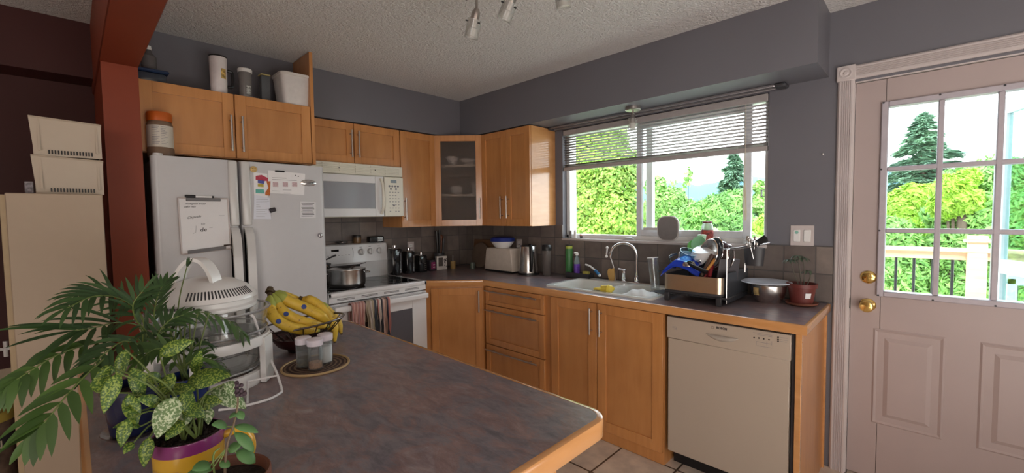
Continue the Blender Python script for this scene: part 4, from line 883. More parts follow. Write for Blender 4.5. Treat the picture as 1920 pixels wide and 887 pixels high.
b = B(); b.lathe([(0, .172), (.013, .172), (.013, .188), (.009, .196), (0, .197)], (sx_, -.095, zb), 16); b.box(sx_ - .006, sx_ + .006, -.13, -.09, zb + .186, zb + .198, .003); b.put('pump_head', white_pl, t)
q = gx(1098, 500, -.12); b = B(); b.box(q - .028, q + .028, -.125, -.10, ZK + .030, ZK + .062, .004, mt=None); tag(b.put('sponge', mat('yellow_sponge', (.50, .44, .10), .95, bump=.6, bscale=400)), 'yellow sponge sticking out of the sink caddy', 'sponge')
t = thing('dish_brush', 'white dish brush with blue grip leaning on the caddy beside the sink', 'brush', (gx(1110, 500, -.13), -.13, ZK))
pa = [W(1098, 496, 'y', -.115), W(1106, 499, 'y', -.12), W(1116, 507, 'y', -.13), W(1124, 516, 'y', -.14)]
b = B(); b.tube(smooth(pa[:3], 5), .007, 8); b.put('brush_neck', white_pl, t); b = B(); b.tube([pa[2], pa[3]], .011, 10, r1=.012); b.put('grip', mat('blue_grip', (.03, .18, .42), .4), t); b = B(); b.ball(pa[3], .012, 8); b.put('grip_end', white_pl, t)
# sink
sinkm = mat('white_sink', (.74, .74, .70), .22, coat=.3, var=.01)
t = thing('kitchen_sink', 'white double-bowl drop-in sink below the window', 'sink', ((SKX0 + SKX1) / 2, (SKY0 + SKY1) / 2, .75))
def rrect(x0, x1, y0, y1, r, n=5):
    return rnd(x1 - r, y1 - r, r, 0, PI / 2, n) + rnd(x0 + r, y1 - r, r, PI / 2, PI, n) + rnd(x0 + r, y0 + r, r, PI, 1.5 * PI, n) + rnd(x1 - r, y0 + r, r, 1.5 * PI, 2 * PI, n)
ZR = ZK + .011
b = B(); M_ = SKX0 + (SKX1 - SKX0) * .545
holes = [rrect(SKX0 + .035, M_ - .018, SKY0 + .035, SKY1 - .10, .05), rrect(M_ + .018, SKX1 - .035, SKY0 + .035, SKY1 - .10, .07)]
outr = rrect(SKX0, SKX1, SKY0, SKY1, .03)
def loop(pts, z): return [b.b.verts.new((x, y, z)) for x, y in pts]
o0 = loop(outr, ZK + .0005); o1 = loop([(x + (.004 if x < 1.9 else -.004), y + (.004 if y < -.3 else -.004)) for x, y in outr], ZR)
for i in range(len(o0)): j = (i + 1) % len(o0); b.b.faces.new((o0[i], o0[j], o1[j], o1[i]))
eds = [b.b.edges.get((o1[i], o1[(i + 1) % len(o1)])) for i in range(len(o1))]
hl = []
for hpts in holes:
    h0 = loop(hpts, ZR); hl.append((h0, hpts)); 
    for i in range(len(h0)): eds.append(b.b.edges.new((h0[i], h0[(i + 1) % len(h0)])))
bmesh.ops.triangle_fill(b.b, use_beauty=True, use_dissolve=False, edges=eds)
for h0, hpts in hl:
    cx0 = sum(p[0] for p in hpts) / len(hpts); cy0 = sum(p[1] for p in hpts) / len(hpts); prev = h0
    for k, z in ((.985, ZR - .006), (.95, ZR - .10), (.90, ZR - .165), (.80, ZR - .18)):
        cur = loop([(cx0 + (x - cx0) * k, cy0 + (y - cy0) * k) for x, y in hpts], z)
        for i in range(len(cur)): j = (i + 1) % len(cur); b.b.faces.new((prev[i], prev[j], cur[j], cur[i]))
        prev = cur
    b.b.faces.new(prev)
b.put('basin', sinkm, t, norm=True)
b = B()
for xx in ((SKX0 + M_) / 2, (M_ + SKX1) / 2): b.lathe([(0, .003), (.03, .004), (.04, .001), (.042, 0)], (xx, -.36, ZR - .179), 24)
b.put('drain', chrome, t)
# rubber glove, white cloth in the sink
q = W(1142, 540, 'z', .90)
t = thing('rubber_glove', 'yellow rubber glove draped over the left sink bowl edge', 'glove', (q.x, q.y, ZR))
b = B(); a = W(1122, 541, 'z', .925); e = W(1158, 542, 'z', .925)
gy = -.515
X0, X1 = a.x, e.x
b.tube(smooth([(X0 + .05, gy, ZR + .014), (X0 + .11, gy + .005, ZR + .018), (X1 - .01, gy, ZR + .014)], 6), .022, 12, r1=.027)
for k in range(4): b.tube(smooth([(X0 + .06, gy - .018 + k * .012, ZR + .014), (X0 + .025, gy - .024 + k * .014, ZR + .013), (X0 - .005 + abs(k - 1.5) * .008, gy - .026 + k * .015, ZR + .009)], 4), .0085, 8, r1=.006)
b.tube(smooth([(X0 + .09, gy + .012, ZR + .014), (X0 + .06, gy + .038, ZR + .014), (X0 + .04, gy + .045, ZR + .010)], 4), .009, 8, r1=.007)
b.put('glove_body', mat('yellow_rubber', (.72, .58, .08), .45), t); b = B(); b.lathe([(.026, 0), (.030, .003), (.030, .010), (.026, .012)], (X1 - .014, gy, ZR + .014), 20, (1, 0, 0)); b.put('cuff', mat('yellow_rubber_cuff', (.66, .52, .07), .5), t)
b = B(); q = W(1212, 548, 'z', .92)
b.grid(lambda u, v: (q.x - .11 + .22 * u, -.50 + .16 * v - .02 + .012 * math.sin(u * 7), ZR - .02 + .042 * math.sin(PI * u) ** .6 * math.sin(PI * v) ** .6 + .004 * math.sin(u * 17 + v * 9)), 24, 16)
tag(b.put('dishcloth', mat('white_cloth', (.80, .81, .80), .9), solid=.004), 'white wet cloth heaped at the front of the right sink bowl', 'cloth')
# faucet
y = -.115; t = thing('faucet', 'chrome gooseneck kitchen faucet with lever behind the sink', 'faucet', (gx(1194, 520, y), y, ZR))
fx0 = gx(1194, 515, y); zb = ZR
b = B(); b.box(gx(1165, 520, y), gx(1222, 528, y) + .01, y - .025, y + .02, zb, zb + .012, .005, seg=2); b.put('deck_plate', chrome, t)
R_ = (gx(1195, 470, y) - gx(1153, 470, y)) / 2 * .97; zarc = gz(1175, 456, y) - R_
b = B(); pts = [(fx0, y, zb + .01), (fx0, y, zb + .06)] + [tuple(p) for p in arc((fx0 - R_, y, zarc), R_, 0, PI * .93, 20, (1, 0, 0), (0, 0, 1))]
pts = [(p[0], y - max(0, fx0 - p[0]) * .35, p[2]) for p in pts]
b.tube(pts, .0095, 12); e = pts[-1]; b.tube([e, (e[0] - .006, e[1], e[2] - .028)], .012, 12); b.lathe([(0, 0), (.017, 0), (.018, .03), (.013, .045), (0, .045)], (fx0, y, zb + .010), 20); b.put('spout', chrome, t)
hx0 = gx(1170, 515, y); b = B(); b.lathe([(0, 0), (.017, 0), (.018, .02), (.013, .05), (.016, .056), (.010, .07), (0, .07)], (hx0, y, zb + .012), 20); b.tube([(hx0 + .02, y - .01, zb + .085), (hx0 - .045, y + .004, zb + .092)], .008, 10, r1=.007); b.tube([(hx0, y, zb + .07), (hx0, y - .003, zb + .088)], .007, 8); b.put('lever', chrome, t)
# wooden heart brush + dish wand
y = -.10; q = gx(1146, 500, y); t = thing('wooden_brush', 'pale wooden heart-shaped scrubber leaning at the back of the sink', 'brush', (q, y, ZR))
pts = [(-.018, .0), (-.012, .0), (.020, .0), (.026, .03), (.024, .085), (.012, .092), (.004, .080), (-.010, .088), (-.026, .078), (-.030, .055), (-.024, .025)]
b = B(); b.prism([(q + u, y - .003, ZR + z) for u, z in smooth([Vector((p[0], p[1], 0)) for p in pts + pts[:1]], 3) and [(p.x, p.y) for p in smooth([Vector((p[0], p[1], 0)) for p in pts + pts[:1]], 3)][:-1]], (0, .012, 0), .002); b.put('heart', mat('pale_wood', (.56, .34, .11), .5), t)
t = thing('dish_wand', 'thin white dish wand standing in the scrubber behind the sink', 'brush', (q, y + .02, ZR))
b = B(); b.tube(smooth([(q + .022, y + .017, ZR + .0), (q + .012, y + .017, ZR + .09), (gx(1140, 475, y), y + .015, gz(1140, 475, y))], 6), .004, 8); b.put('wand_handle', white_pl, t)
b = B(); e = Vector((gx(1137, 466, y), y + .01, gz(1137, 466, y))); b.ball(e + Vector((0, 0, .005)), .011, 8); b.tube([e, e + Vector((-.004, -.004, -.055))], .006, 8); b.ball(e + Vector((-.004, -.004, -.06)), .012, 8, (1, 1, .8)); b.put('wand_head', white_pl, t)
# upside down glass by the rack
y = -.30; q = W(1227, 530, 'y', y); zt = gz(1222, 484, y)
t = thing('drinking_glass', 'tall clear ribbed drinking glass standing between sink and dish rack', 'glass', (q.x, y, ZR))
b = B(); hh = zt - ZR; b.lathe([(0, .002), (.024, .002), (.026, 0), (.027, .004), (.031, hh * .55), (.035, hh), (.032, hh), (.028, hh * .55), (.023, .008), (0, .008)], (0, 0, 0), 28)
for v in b.b.verts: v.co = Matrix.Rotation(-.10, 4, 'Y') @ v.co + Vector((q.x + .008, y, ZR + .004))
b.put('glass_body', clear, t); b = B(); b.tube([Matrix.Rotation(-.10, 4, 'Y') @ Vector((.0335 * math.cos(a), .0335 * math.sin(a), hh)) + Vector((q.x + .008, y, ZR + .004)) for a in [2 * PI * k / 24 for k in range(24)]], .0018, 6, True); b.put('glass_rim', white_pl, t)

# ---- dish rack
RX0, RX1, RY0, RY1 = 2.345, 2.668, -.485, -.10; RZ0, RZ1 = .975, 1.062
rk = thing('dish_rack', 'black dish rack with a brushed steel front band, heaped with dishes', 'dish rack', (2.5, -.3, ZK))
b = B(); b.box(RX0 + .004, RX1 - .004, RY0 + .004, RY1 - .004, RZ0 - .020, RZ0 + .002, .012, seg=2); b.box(RX0 + .02, RX1 + .02, RY0 + .02, RY1, RZ0 - .030, RZ0 - .019, .004); b.put('drip_tray', dk_grey, rk)
b = B(); o_ = rrect(RX0, RX1, RY0, RY1, .030, 6); i_ = rrect(RX0 + .003, RX1 - .003, RY0 + .003, RY1 - .003, .028, 6)
k0 = [b.b.verts.new((x, y, RZ0)) for x, y in o_]; k1 = [b.b.verts.new((x, y, RZ1)) for x, y in o_]; k2 = [b.b.verts.new((x, y, RZ1)) for x, y in i_]; k3 = [b.b.verts.new((x, y, RZ0)) for x, y in i_]
n_ = len(o_)
for i in range(n_):
    j = (i + 1) % n_; front = (o_[i][1] + o_[j][1]) / 2 < RY0 + .032
    for A, C_ in ((k0, k1), (k1, k2), (k2, k3)):
        f = b.b.faces.new((A[i], A[j], C_[j], C_[i])); f.material_index = 0 if front else 1
b.put('side_band', [mat('warm_steel', (.60, .50, .38), .28, .9, var=.02), dk_grey], rk, label='brushed steel front band')
b = B(); b.box(RX1 + .002, RX1 + .012, RY0 + .04, RY1 + .02, RZ0 - .055, RZ1 + .022, .004); b.put('side_guard', mat('dark_blue_grey_plastic', (.05, .055, .065), .3), rk)
for x, y in ((RX0 + .02, RY0 + .012), (RX1 - .02, RY0 + .012), (RX0 + .02, RY1 - .03), (RX1 - .02, RY1 - .03)):
    b = B(); b.box(x - .014, x + .014, y - .012, y + .012, ZK, RZ0 - .018, .003); b.put('leg', dk_grey, rk)
b = B()
for k in range(14): x = RX0 + .02 + k * .022; b.tube([(x, RY0 + .01, RZ0 + .012), (x, RY1 - .01, RZ0 + .012)], .0018, 6)
x2 = RX1 + .012
b.tube([(x2, RY0 + .03, RZ0 - .05), (x2, RY0 + .03, 1.215), (x2 + .005, RY0 + .06, 1.215)], .0025, 6)
b.tube([(x2, RY1 - .04, RZ1), (x2, RY1 - .04, 1.215)], .0025, 6)
b.tube([(x2 - .02, RY0 + .03, 1.215), (x2 + .02, RY1 - .04, 1.215), (x2 + .12, RY1 - .01, 1.235), (x2 + .125, RY1 - .05, 1.232), (x2 + .03, RY0 + .14, 1.212), (x2 + .005, RY0 + .05, 1.213)], .0025, 6)
b.put('wire_frame', steel, rk)
b = B(); b.prism([(2.20, -.36, ZR + .002), (2.345, -.40, ZR + .0), (2.345, -.24, ZR + .0), (2.24, -.26, ZR + .002)], (0, 0, .004)); b.put('drain_spout', dk_grey, rk)
def RP(px, py, y): return W(px, py, 'y', y)
# contents
b = B(); c0 = RP(1270, 510, -.40)
tag_b = mat('cobalt_plastic', (.010, .045, .48), .3)
A_ = RP(1241, 511, -.44); Bq = RP(1268, 488, -.40); Cq = RP(1290, 494, -.40); Dq = RP(1312, 512, -.42)
th = Vector((.0, .12, .015))
TL_ = smooth([A_, RP(1252, 499, -.42), Bq, Cq, RP(1300, 503, -.41), Dq], 4)
def trayf(u, v):
    p = TL_[min(20, int(round(u * 20)))]
    lift = .55 + .45 * math.sin(PI * u)
    if v < .4: k = v / .4; return (p.x, p.y - .02 * (1 - k), p.z - .036 * lift * (1 - k) ** .5)
    k = (v - .4) / .6; return (p.x + .01 * k, p.y + .16 * k, p.z + .012 * math.sin(PI * k) + .01 * k)
b.grid(trayf, 20, 10)
tag(b.put('blue_tray', tag_b, solid=.003), 'cobalt blue plastic tray at the front left of the dish rack', 'tray')
b = B(); b.lathe([(0, 0), (.05, 0), (.085, .012), (.10, .022), (.098, .026), (.08, .016), (.05, .004), (0, .004)], (0, 0, 0), 36)
mt_ = Matrix.Translation((2.425, -.435, 1.035)) @ Matrix.Rotation(.25, 4, 'X') @ Matrix.Rotation(PI, 4, 'Y')
bmesh.ops.transform(b.b, matrix=mt_ @ Matrix.Diagonal((.8, .35, 1.2, 1)), verts=b.b.verts); tag(b.put('dark_bowl', mat('dark_enamel', (.02, .02, .024), .2)), 'dark oval dish lying under the blue tray at the rack front', 'dish')
def plate(name, label, c_, n, r, m_, cat='plate', h=.014, rim=None):
    t = thing(name, label, cat, c_); b = B(); b.lathe([(0, 0), (r * .6, 0), (r * .72, h * .35), (r * .98, h), (r, h * 1.05), (r * .97, h * 1.15), (r * .7, h * .55), (r * .55, h * .25), (0, h * .25)], c_, 40, n); b.put('disc', m_, t)
    if rim: x_, y_, n_ = basis(n); b = B(); b.tube(arc(Vector(c_) + n_ * h, r, 0, 2 * PI, 40, x_, y_)[:-1], .0022, 6, True); b.put('rim', rim, t)
    return t
# row of upright lids and plates
for k, (px, py, pr, dz, m_, nm, lb) in enumerate(((1333, 470, .105, 0, steel, 'pot_lid', 'shiny steel lid standing upright, leftmost in the row of lids'), (1341, 468, .108, 0, mat('dark_glass_lid', (.05, .05, .06), .1), 'pot_lid', 'dark lid with steel rim, second in the row of upright lids'), (1352, 474, .098, 0, mat('brownish_plate', (.16, .06, .05), .25), 'dinner_plate', 'brown-red plate with pale rim standing in the rack'), (1362, 478, .092, 0, steel, 'pot_lid', 'steel lid standing upright, rightmost of the row'))):
    y = -.30; p = RP(px, py + 8, y); plate(nm, lb, (p.x, y + .01 * k, max(p.z, RZ0 + .020 + pr * .95)), (-.60, -.75, .24), pr * .86, m_, 'lid' if nm == 'pot_lid' else 'plate', .02, chrome)
# tall dark board at the right
p = RP(1376, 490, -.33); b = B(); b.box(-.006, .006, -.07, .07, 0, .165, .012, mt=Matrix.Translation((2.640, -.335, RZ0 + .015)) @ Matrix.Rotation(.10, 4, 'Y') @ Matrix.Rotation(-.5, 4, 'Z'), seg=3); tag(b.put('cutting_board', mat('slate_board', (.075, .070, .078), .45)), 'small dark grey cutting board standing at the right end of the rack', 'board')
# knives / handles fan
for k, (a_, e_, m_, lb, r_) in enumerate((((1315, 517), (1336, 478), mat('walnut_handle', (.09, .05, .035), .4), 'dark wooden spatula handle leaning to the right in the rack', .010), ((1322, 511), (1341, 486), mat('orange_handle', (.55, .24, .05), .4), 'orange-brown wooden spoon leaning in the rack', .007), ((1330, 520), (1334, 497), mat('red_handle', (.28, .02, .03), .3), 'short dark red handle at the front of the rack', .010), ((1318, 524), (1333, 503), mat('crimson', (.32, .03, .04), .35), 'crimson knife lying at the front of the rack', .005))):
    y = -.41 - .01 * (k % 2); p, e = RP(*a_, y), RP(*e_, y + .06); p.z = max(p.z, RZ0 + .02)
    b = B(); b.tube([p, p.lerp(e, .5), e], r_, 8, r1=r_ * 1.3); tag(b.put('utensil', m_), lb, 'utensil')
# frying pan with black handle
t = thing('frying_pan', 'black pan with a curved black handle across the middle of the rack', 'pan', (2.52, -.36, 1.06))
b = B(); b.tube(smooth([RP(1290, 491, -.40), RP(1296, 497, -.41), RP(1308, 503, -.42), RP(1325, 511, -.43)], 6), .008, 10, r1=.013); b.tube(arc(RP(1293, 494, -.40), .012, 0, 2 * PI, 14, (1, 0, 0), (0, 0, 1))[:-1], .004, 6, True); b.put('pan_handle', black, t)
b = B(); p = RP(1312, 492, -.32); b.lathe([(0, 0), (.045, 0), (.060, .035), (.057, .035), (.043, .004), (0, .004)], p + Vector((0, 0, -.02)), 32, (-.2, -.5, .8)); b.put('pan_bowl', black, t)
# white pot and lids behind
t = thing('white_pot', 'round white enamel pot upside down at the back of the rack', 'pot', (2.52, -.22, 1.10)); p = RP(1330, 481, -.24)
b = B(); b.lathe([(.092, 0), (.095, .02), (.090, .075), (.075, .092), (0, .097), (0, .092), (.072, .087), (.086, .073), (.09, .02)], (p.x, -.24, RZ0 + .140), 40, (-.1, -.35, 1)); b.put('pot_body', mat('white_enamel_pot', (.82, .83, .84), .15), t)
b = B(); p2 = RP(1312, 488, -.33); b.lathe([(0, 0), (.018, 0), (.020, .006), (.012, .014), (0, .014)], p2, 20, (-.3, -1, .2)); b.put('lid_knob', steel, t)
p = RP(1311, 458, -.17); t = plate('container_cover', 'mint green round plastic lid standing at the back of the rack', (p.x, -.17, p.z), (-.15, -1, .2), .047, mat('mint_green', (.30, .66, .36), .35), 'lid', .008, mat('mint_rim', (.28, .60, .32), .35))
p = RP(1303, 462, -.14); plate('container_cover', 'brighter green lid tucked behind the mint lid in the rack', (p.x - .004, -.145, p.z), (-.15, -1, .2), .040, mat('bright_green', (.18, .58, .14), .35), 'lid', .008)
p = RP(1316, 444, -.13); b = B(); b.lathe([(0, 0), (.022, 0), (.026, .03), (.020, .034), (0, .030)], p + Vector((0, 0, -.02)), 20); tag(b.put('cup', mat('pale_green_cup', (.52, .74, .52), .3)), 'pale green baby cup on top of the green lid', 'cup')
t = thing('measuring_cup', 'pale blue translucent jug lying on the blue tray in the rack', 'jug', (2.44, -.30, 1.08)); p = RP(1283, 485, -.33)
b = B(); b.lathe([(0, 0), (.03, 0), (.036, .01), (.048, .085), (.045, .085), (.033, .012), (0, .006)], (p.x, -.33, p.z - .03), 28, (.35, -.2, .8)); b.put('jug_body', bluegl, t); b = B(); b.tube(smooth([(p.x - .035, -.35, p.z + .03), (p.x - .075, -.36, p.z + .01), (p.x - .06, -.36, p.z - .03), (p.x - .03, -.35, p.z - .03)], 5), .006, 8); b.put('jug_handle', bluegl, t)
p = RP(1286, 466, -.20); b = B(); b.lathe([(0, .062), (.036, .060), (.042, .05), (.044, 0), (.041, 0), (.039, .048), (0, .056)], (p.x, -.20, RZ1 + .05), 28); tag(b.put('white_mug', cupw), 'white mug turned upside down at the back left of the rack', 'mug')
p = RP(1292, 489, -.36); b = B(); b.lathe([(.040, 0), (.038, .012), (.030, .026), (0, .032), (0, .028), (.028, .022), (.036, .01)], (p.x + .004, -.375, p.z - .028), 28); tag(b.put('steel_bowl', steel), 'small grey steel bowl upside down beside the pan handle', 'bowl')
p = RP(1346, 462, -.15); x_, y_, n_ = basis((-.2, -1, .1)); t = thing('strainer', 'round wire strainer standing behind the upright lids', 'strainer', (p.x, -.15, p.z)); b = B(); b.tube(arc((p.x, -.15, p.z), .052, 0, 2 * PI, 32, x_, y_)[:-1], .003, 6, True); b.put('strainer_rim', chrome, t)
b = B()
for k in range(-4, 5): w_ = math.sqrt(max(0, .051 ** 2 - (k * .011) ** 2)); c1 = Vector((p.x, -.15, p.z)); b.tube([c1 + x_ * k * .011 - y_ * w_, c1 + x_ * k * .011 + y_ * w_], .0008, 4); b.tube([c1 + y_ * k * .011 - x_ * w_, c1 + y_ * k * .011 + x_ * w_], .0008, 4)
b.put('strainer_mesh', steel, t)
b = B(); p = RP(1250, 505, -.33); b.prism([(p.x - .025, -.40, p.z - .012), (p.x + .06, -.36, p.z + .028), (p.x + .06, -.24, p.z + .028), (p.x - .02, -.24, p.z - .012)], (0, 0, .006), .002); tag(b.put('glass_board', bluegl), 'pale glass sheet leaning out of the rack on its left side', 'board')
# cutlery + spatula in the wire holder
t = thing('cutlery_holder', 'dark mesh cutlery cup clipped to the right side of the rack', 'cutlery holder', (RX1 + .06, -.20, 1.10)); cxh = RX1 + .075; b = B(); b.lathe([(0, 0), (.028, 0), (.034, .09), (.034, .10), (.031, .10), (.026, .005), (0, .005)], (cxh, -.20, 1.112), 24, squash=1.6); b.put('cup', dk_grey, t)
for k in range(9):
    rr = random.Random(k + 40); a = Vector((cxh + rr.uniform(-.015, .015), -.20 + rr.uniform(-.03, .03), 1.15)); e = a + Vector((rr.uniform(-.035, .03), rr.uniform(-.05, .05), rr.uniform(.075, .12)))
    b = B(); b.tube([a, e], .0022, 6, r1=.003); b.ball(e, .008, 6, (1, .5, 1.5)); tag(b.put('cutlery', steel), 'steel spoon or fork standing in the dark cutlery cup', 'cutlery', 'cutlery drying in the side cup')
t = thing('spatula', 'black slotted spatula sticking out to the right above the cutlery', 'spatula', (cxh, -.2, 1.2)); a = RP(1408, 461, -.20); e = RP(1436, 446, -.20)
b = B(); d_ = (e - a).normalized(); n2 = Vector((0, -1, 0)); s2 = d_.cross(n2).normalized(); b.prism([a - s2 * .010, e - s2 * .018, e + d_ * .006 + s2 * .004, e + s2 * .022, a + s2 * .014], (0, .005, 0), .001); b.put('blade', black, t)
b = B(); b.tube([a, Vector((cxh, -.20, 1.16))], .005, 8); b.put('spatula_handle', black, t)
b = B(); p = RP(1422, 455, -.04); b.box(gx(1396, 450, .02), gx(1434, 452, .02), -.012, .045, WZ0 + .0045, WZ0 + .034, .004, seg=2)
tag(b.put('plastic_tub', mat('milky_plastic', (.72, .74, .76), .3)), 'small translucent food tub on the window sill at its right end', 'tub')
# plates clearly behind? big steel bowl with white plate on top
p = W(1447, 575, 'z', ZK); bc = (2.858, -.345, ZK)
bc = (W(1440, 566, 'z', ZK).x, W(1440, 566, 'z', ZK).y, ZK)
t = thing('mixing_bowl', 'shiny steel mixing bowl on the counter at the right of the rack', 'bowl', bc)
b = B(); R = .088; b.lathe([(0, .003), (R * .60, .003), (R * .63, 0), (R * .70, .006), (R * .92, .035), (R, .068), (R, .098), (R * .97, .098), (R * .96, .068), (R * .88, .036), (R * .6, .010), (0, .008)], bc, 44); b.put('bowl_body', steel, t)
b = B(); rr_ = []
b.grid(lambda u, v: (bc[0] + (R * (.955 + .05 * min(1, v * 3)) + .0008) * math.cos(-2.25 + .38 * u), bc[1] + (R * (.955 + .05 * min(1, v * 3)) + .0008) * math.sin(-2.25 + .38 * u), bc[2] + .044 + .042 * v), 8, 4); b.put('sticker', mat('tan_sticker', (.50, .36, .16), .5, var=.5, nscale=70), t)
t = thing('dinner_plate', 'large pale blue-white plate covering the steel mixing bowl', 'plate', (bc[0], bc[1], ZK + .0985)); b = B(); b.lathe([(0, .002), (.07, .002), (.09, .008), (.124, .012), (.126, .014), (.122, .017), (.09, .013), (.068, .008), (0, .008)], (bc[0] - .012, bc[1], ZK + .0985), 48); b.put('plate_disc', mat('pale_blue_china', (.66, .70, .78), .2), t)
# potted plant by the door
pc = (W(1503, 560, 'y', -.15).x, -.15, ZK)
t = thing('potted_plant', 'dark thin-stemmed plant in a red-brown pot at the counter end', 'plant', pc)
b = B(); b.lathe([(0, .0), (.052, 0), (.072, .008), (.076, .018), (.072, .018), (.05, .006), (0, .006)], pc, 36); b.put('saucer', mat('terracotta_saucer', (.22, .08, .05), .6), t)
b = B(); b.lathe([(0, .007), (.050, .007), (.063, .095), (.070, .097), (.071, .118), (.064, .118), (.060, .097), (.058, .09)], pc, 36); pp = b.put('pot', mat('red_brown_pot', (.14, .03, .025), .45), t)
b = B(); b.lathe([(0, .098), (.061, .096)], pc, 24); b.put('soil', SOIL, t)
b = B(); b.grid(lambda u, v: (pc[0] + (.0612 + .006 * v) * math.cos(-1.15 + .42 * u), pc[1] + (.0612 + .006 * v) * math.sin(-1.15 + .42 * u), ZK + .045 + .028 * v), 5, 2); b.put('price_tag', paper, pp)
def leaf(b, base, d, up, L, w_, droop=.2, n=6, fold=.25, shape=None):
    d = Vector(d).normalized(); up = Vector(up); s = d.cross(up).normalized(); nn = s.cross(d).normalized(); p = Vector(base); rows = []
    for i in range(n + 1):
        t_ = i / n; ww = w_ * (shape(t_) if shape else math.sin(PI * min(1, t_ * .93 + .05)) ** .8) * .5
        rows.append((p.copy(), s.copy(), nn.copy(), ww)); d = (d + Vector((0, 0, -droop / n * (1 + t_)))).normalized(); s = d.cross(nn).normalized() if abs(d.dot(nn)) < .98 else s; nn = s.cross(d).normalized(); p = p + d * (L / n)
    V = [(b.b.verts.new(q - s_ * ww + n_ * fold * ww), b.b.verts.new(q), b.b.verts.new(q + s_ * ww + n_ * fold * ww)) for q, s_, n_, ww in rows]
    for a, c_ in zip(V, V[1:]):
        for k in range(2): b.b.faces.new((a[k], a[k + 1], c_[k + 1], c_[k])).material_index = b.mi
for k, (tx, ty) in enumerate(((1482, 487), (1496, 480), (1505, 484), (1517, 508))):
    e = W(tx, ty, 'y', -.15 + .02 * (k - 1)); a = Vector(pc) + Vector((-.012 + .01 * k, 0, .097)); mid = a.lerp(e, .5) + Vector((.006 * (k - 1), 0, .01)); b = B(); b.tube(smooth([a, mid, e], 5), .0035, 6, r1=.0022); b.put('stem', mat('grey_stem', (.10, .09, .07), .7), t)
    b = B(); rr = random.Random(k)
    for j in range(9 if k < 3 else 4):
        a2 = 2 * PI * j / 9 + k; leaf(b, e, (math.cos(a2), math.sin(a2), .35), (0, 0, 1), .045, .013, 1.2)
    b.put('leaf_rosette', leaf_mat('grey_green_leaf', (.05, .08, .055), (.10, .14, .09), .1), t)

# ---- window sill things
q = W(1251, 427, 'y', .035); t = thing('hand_mirror', 'rounded square hand mirror with side handle leaning on the window', 'mirror', (q.x, .03, WZ0))
def sq(px, py, w_, h_, y, e=3.2, n=40): 
    c_ = W(px, py, 'y', y); return [(c_.x + math.copysign(abs(math.cos(a)) ** (2 / e), math.cos(a)) * w_, y, c_.z + math.copysign(abs(math.sin(a)) ** (2 / e), math.sin(a)) * h_) for a in [2 * PI * k / n for k in range(n)]]
hw_ = (gx(1273, 430, .03) - gx(1232, 430, .03)) / 2; cz_ = WZ0 + .005 + .088; cpy = (gx(1252, 430, .03))
pts = [(cpy + math.copysign(abs(math.cos(a)) ** .62, math.cos(a)) * hw_, .030, cz_ + math.copysign(abs(math.sin(a)) ** .62, math.sin(a)) * .087) for a in [2 * PI * k / 40 for k in range(40)]]
b = B(); b.prism([Vector(p) for p in pts], (0, .010, 0), .003); hz = cz_ - .004; b.box(gx(1206, 430, .03), cpy - hw_ + .006, .031, .040, hz - .010, hz + .010, .004, seg=2); b.put('frame', mat('white_mirror_frame', (.58, .56, .55), .35), t)
b = B(); b.prism([Vector(((p[0] - cpy) * .90 + cpy, .0298, (p[2] - cz_) * .92 + cz_)) for p in pts], (0, -.0012, 0)); b.put('mirror_face', mat('mirror_back', (.22, .20, .20), .5), t)
q = gx(1328, 440, .03); t = thing('food_jar', 'glass jar of red preserves with a maroon lid on the sill', 'jar', (q, .02, WZ0)); zz = WZ0 + .0045; zt = gz(1328, 415, .02) - zz; r_ = .036
b = B(); b.lathe([(0, 0), (r_ * .92, 0), (r_, .008), (r_, zt * .62), (r_ * .95, zt * .78), (r_ * .72, zt * .92), (0, zt * .92)], (q, .012, zz), 32); b.put('jar_glass', mat('jar_pale_glass', (.66, .72, .74), .12, trans=.5, ior=1.2), t)
b = B(); b.lathe([(r_ * 1.01, zt * .06), (r_ * 1.01, zt * .60)], (q, .012, zz), 32); b.put('label', mat('red_label', (.30, .05, .04), .5, var=.8, nscale=55), t)
b = B(); b.lathe([(0, zt * .92), (r_ * .80, zt * .92), (r_ * .82, zt), (0, zt * 1.01)], (q, .012, zz), 32); b.put('jar_lid', mat('maroon_lid', (.16, .03, .03), .35), t)
for px, wq, hq, m_, nm, lb in ((1070, .015, .062, black, 'small_card', 'black and white patterned card on the sill in the left window corner'), (1080, .012, .070, white_pl, 'white_tube', 'white upright tube on the sill beside the patterned card'), (1091, .012, .035, dk_grey, 'small_bottle', 'tiny dark pot with pink blossom on the left of the sill')):
    q = gx(px, 438, .03); b = B()
    if nm == 'small_card': b.box(q - wq, q + wq, .02, .024, WZ0 + .0045, WZ0 + .0045 + hq, .001); o = b.put(nm, mat('card_print', (.25, .25, .25), .6, var=.95, nscale=45))
    elif nm == 'white_tube': b.lathe([(0, 0), (wq, 0), (wq, hq * .8), (wq * .6, hq * .85), (wq * .6, hq), (0, hq)], (q, .02, WZ0 + .0045), 20); o = b.put(nm, m_)
    else: b.lathe([(0, 0), (wq * .8, 0), (wq, hq * .6), (0, hq * .6)], (q, .02, WZ0 + .0045), 16); b.mi = 1; b.ball((q - .002, .02, WZ0 + hq * .85), .011, 6); o = b.put(nm, [m_, mat('pink_blossom', (.70, .34, .30), .6)])
    tag(o, lb, 'ornament')
q = gx(1181, 438, .05); b = B(); b.grid(lambda u, v: (q - .05 + .1 * u, .03 + .02 * v, WZ0 + .005 + .022 * math.sin(PI * u) * (.6 + .4 * v)), 10, 3); tag(b.put('folded_cloth', mat('white_rag', (.75, .76, .72), .9), solid=.003), 'small crumpled white cloth on the sill near the window stile', 'cloth')

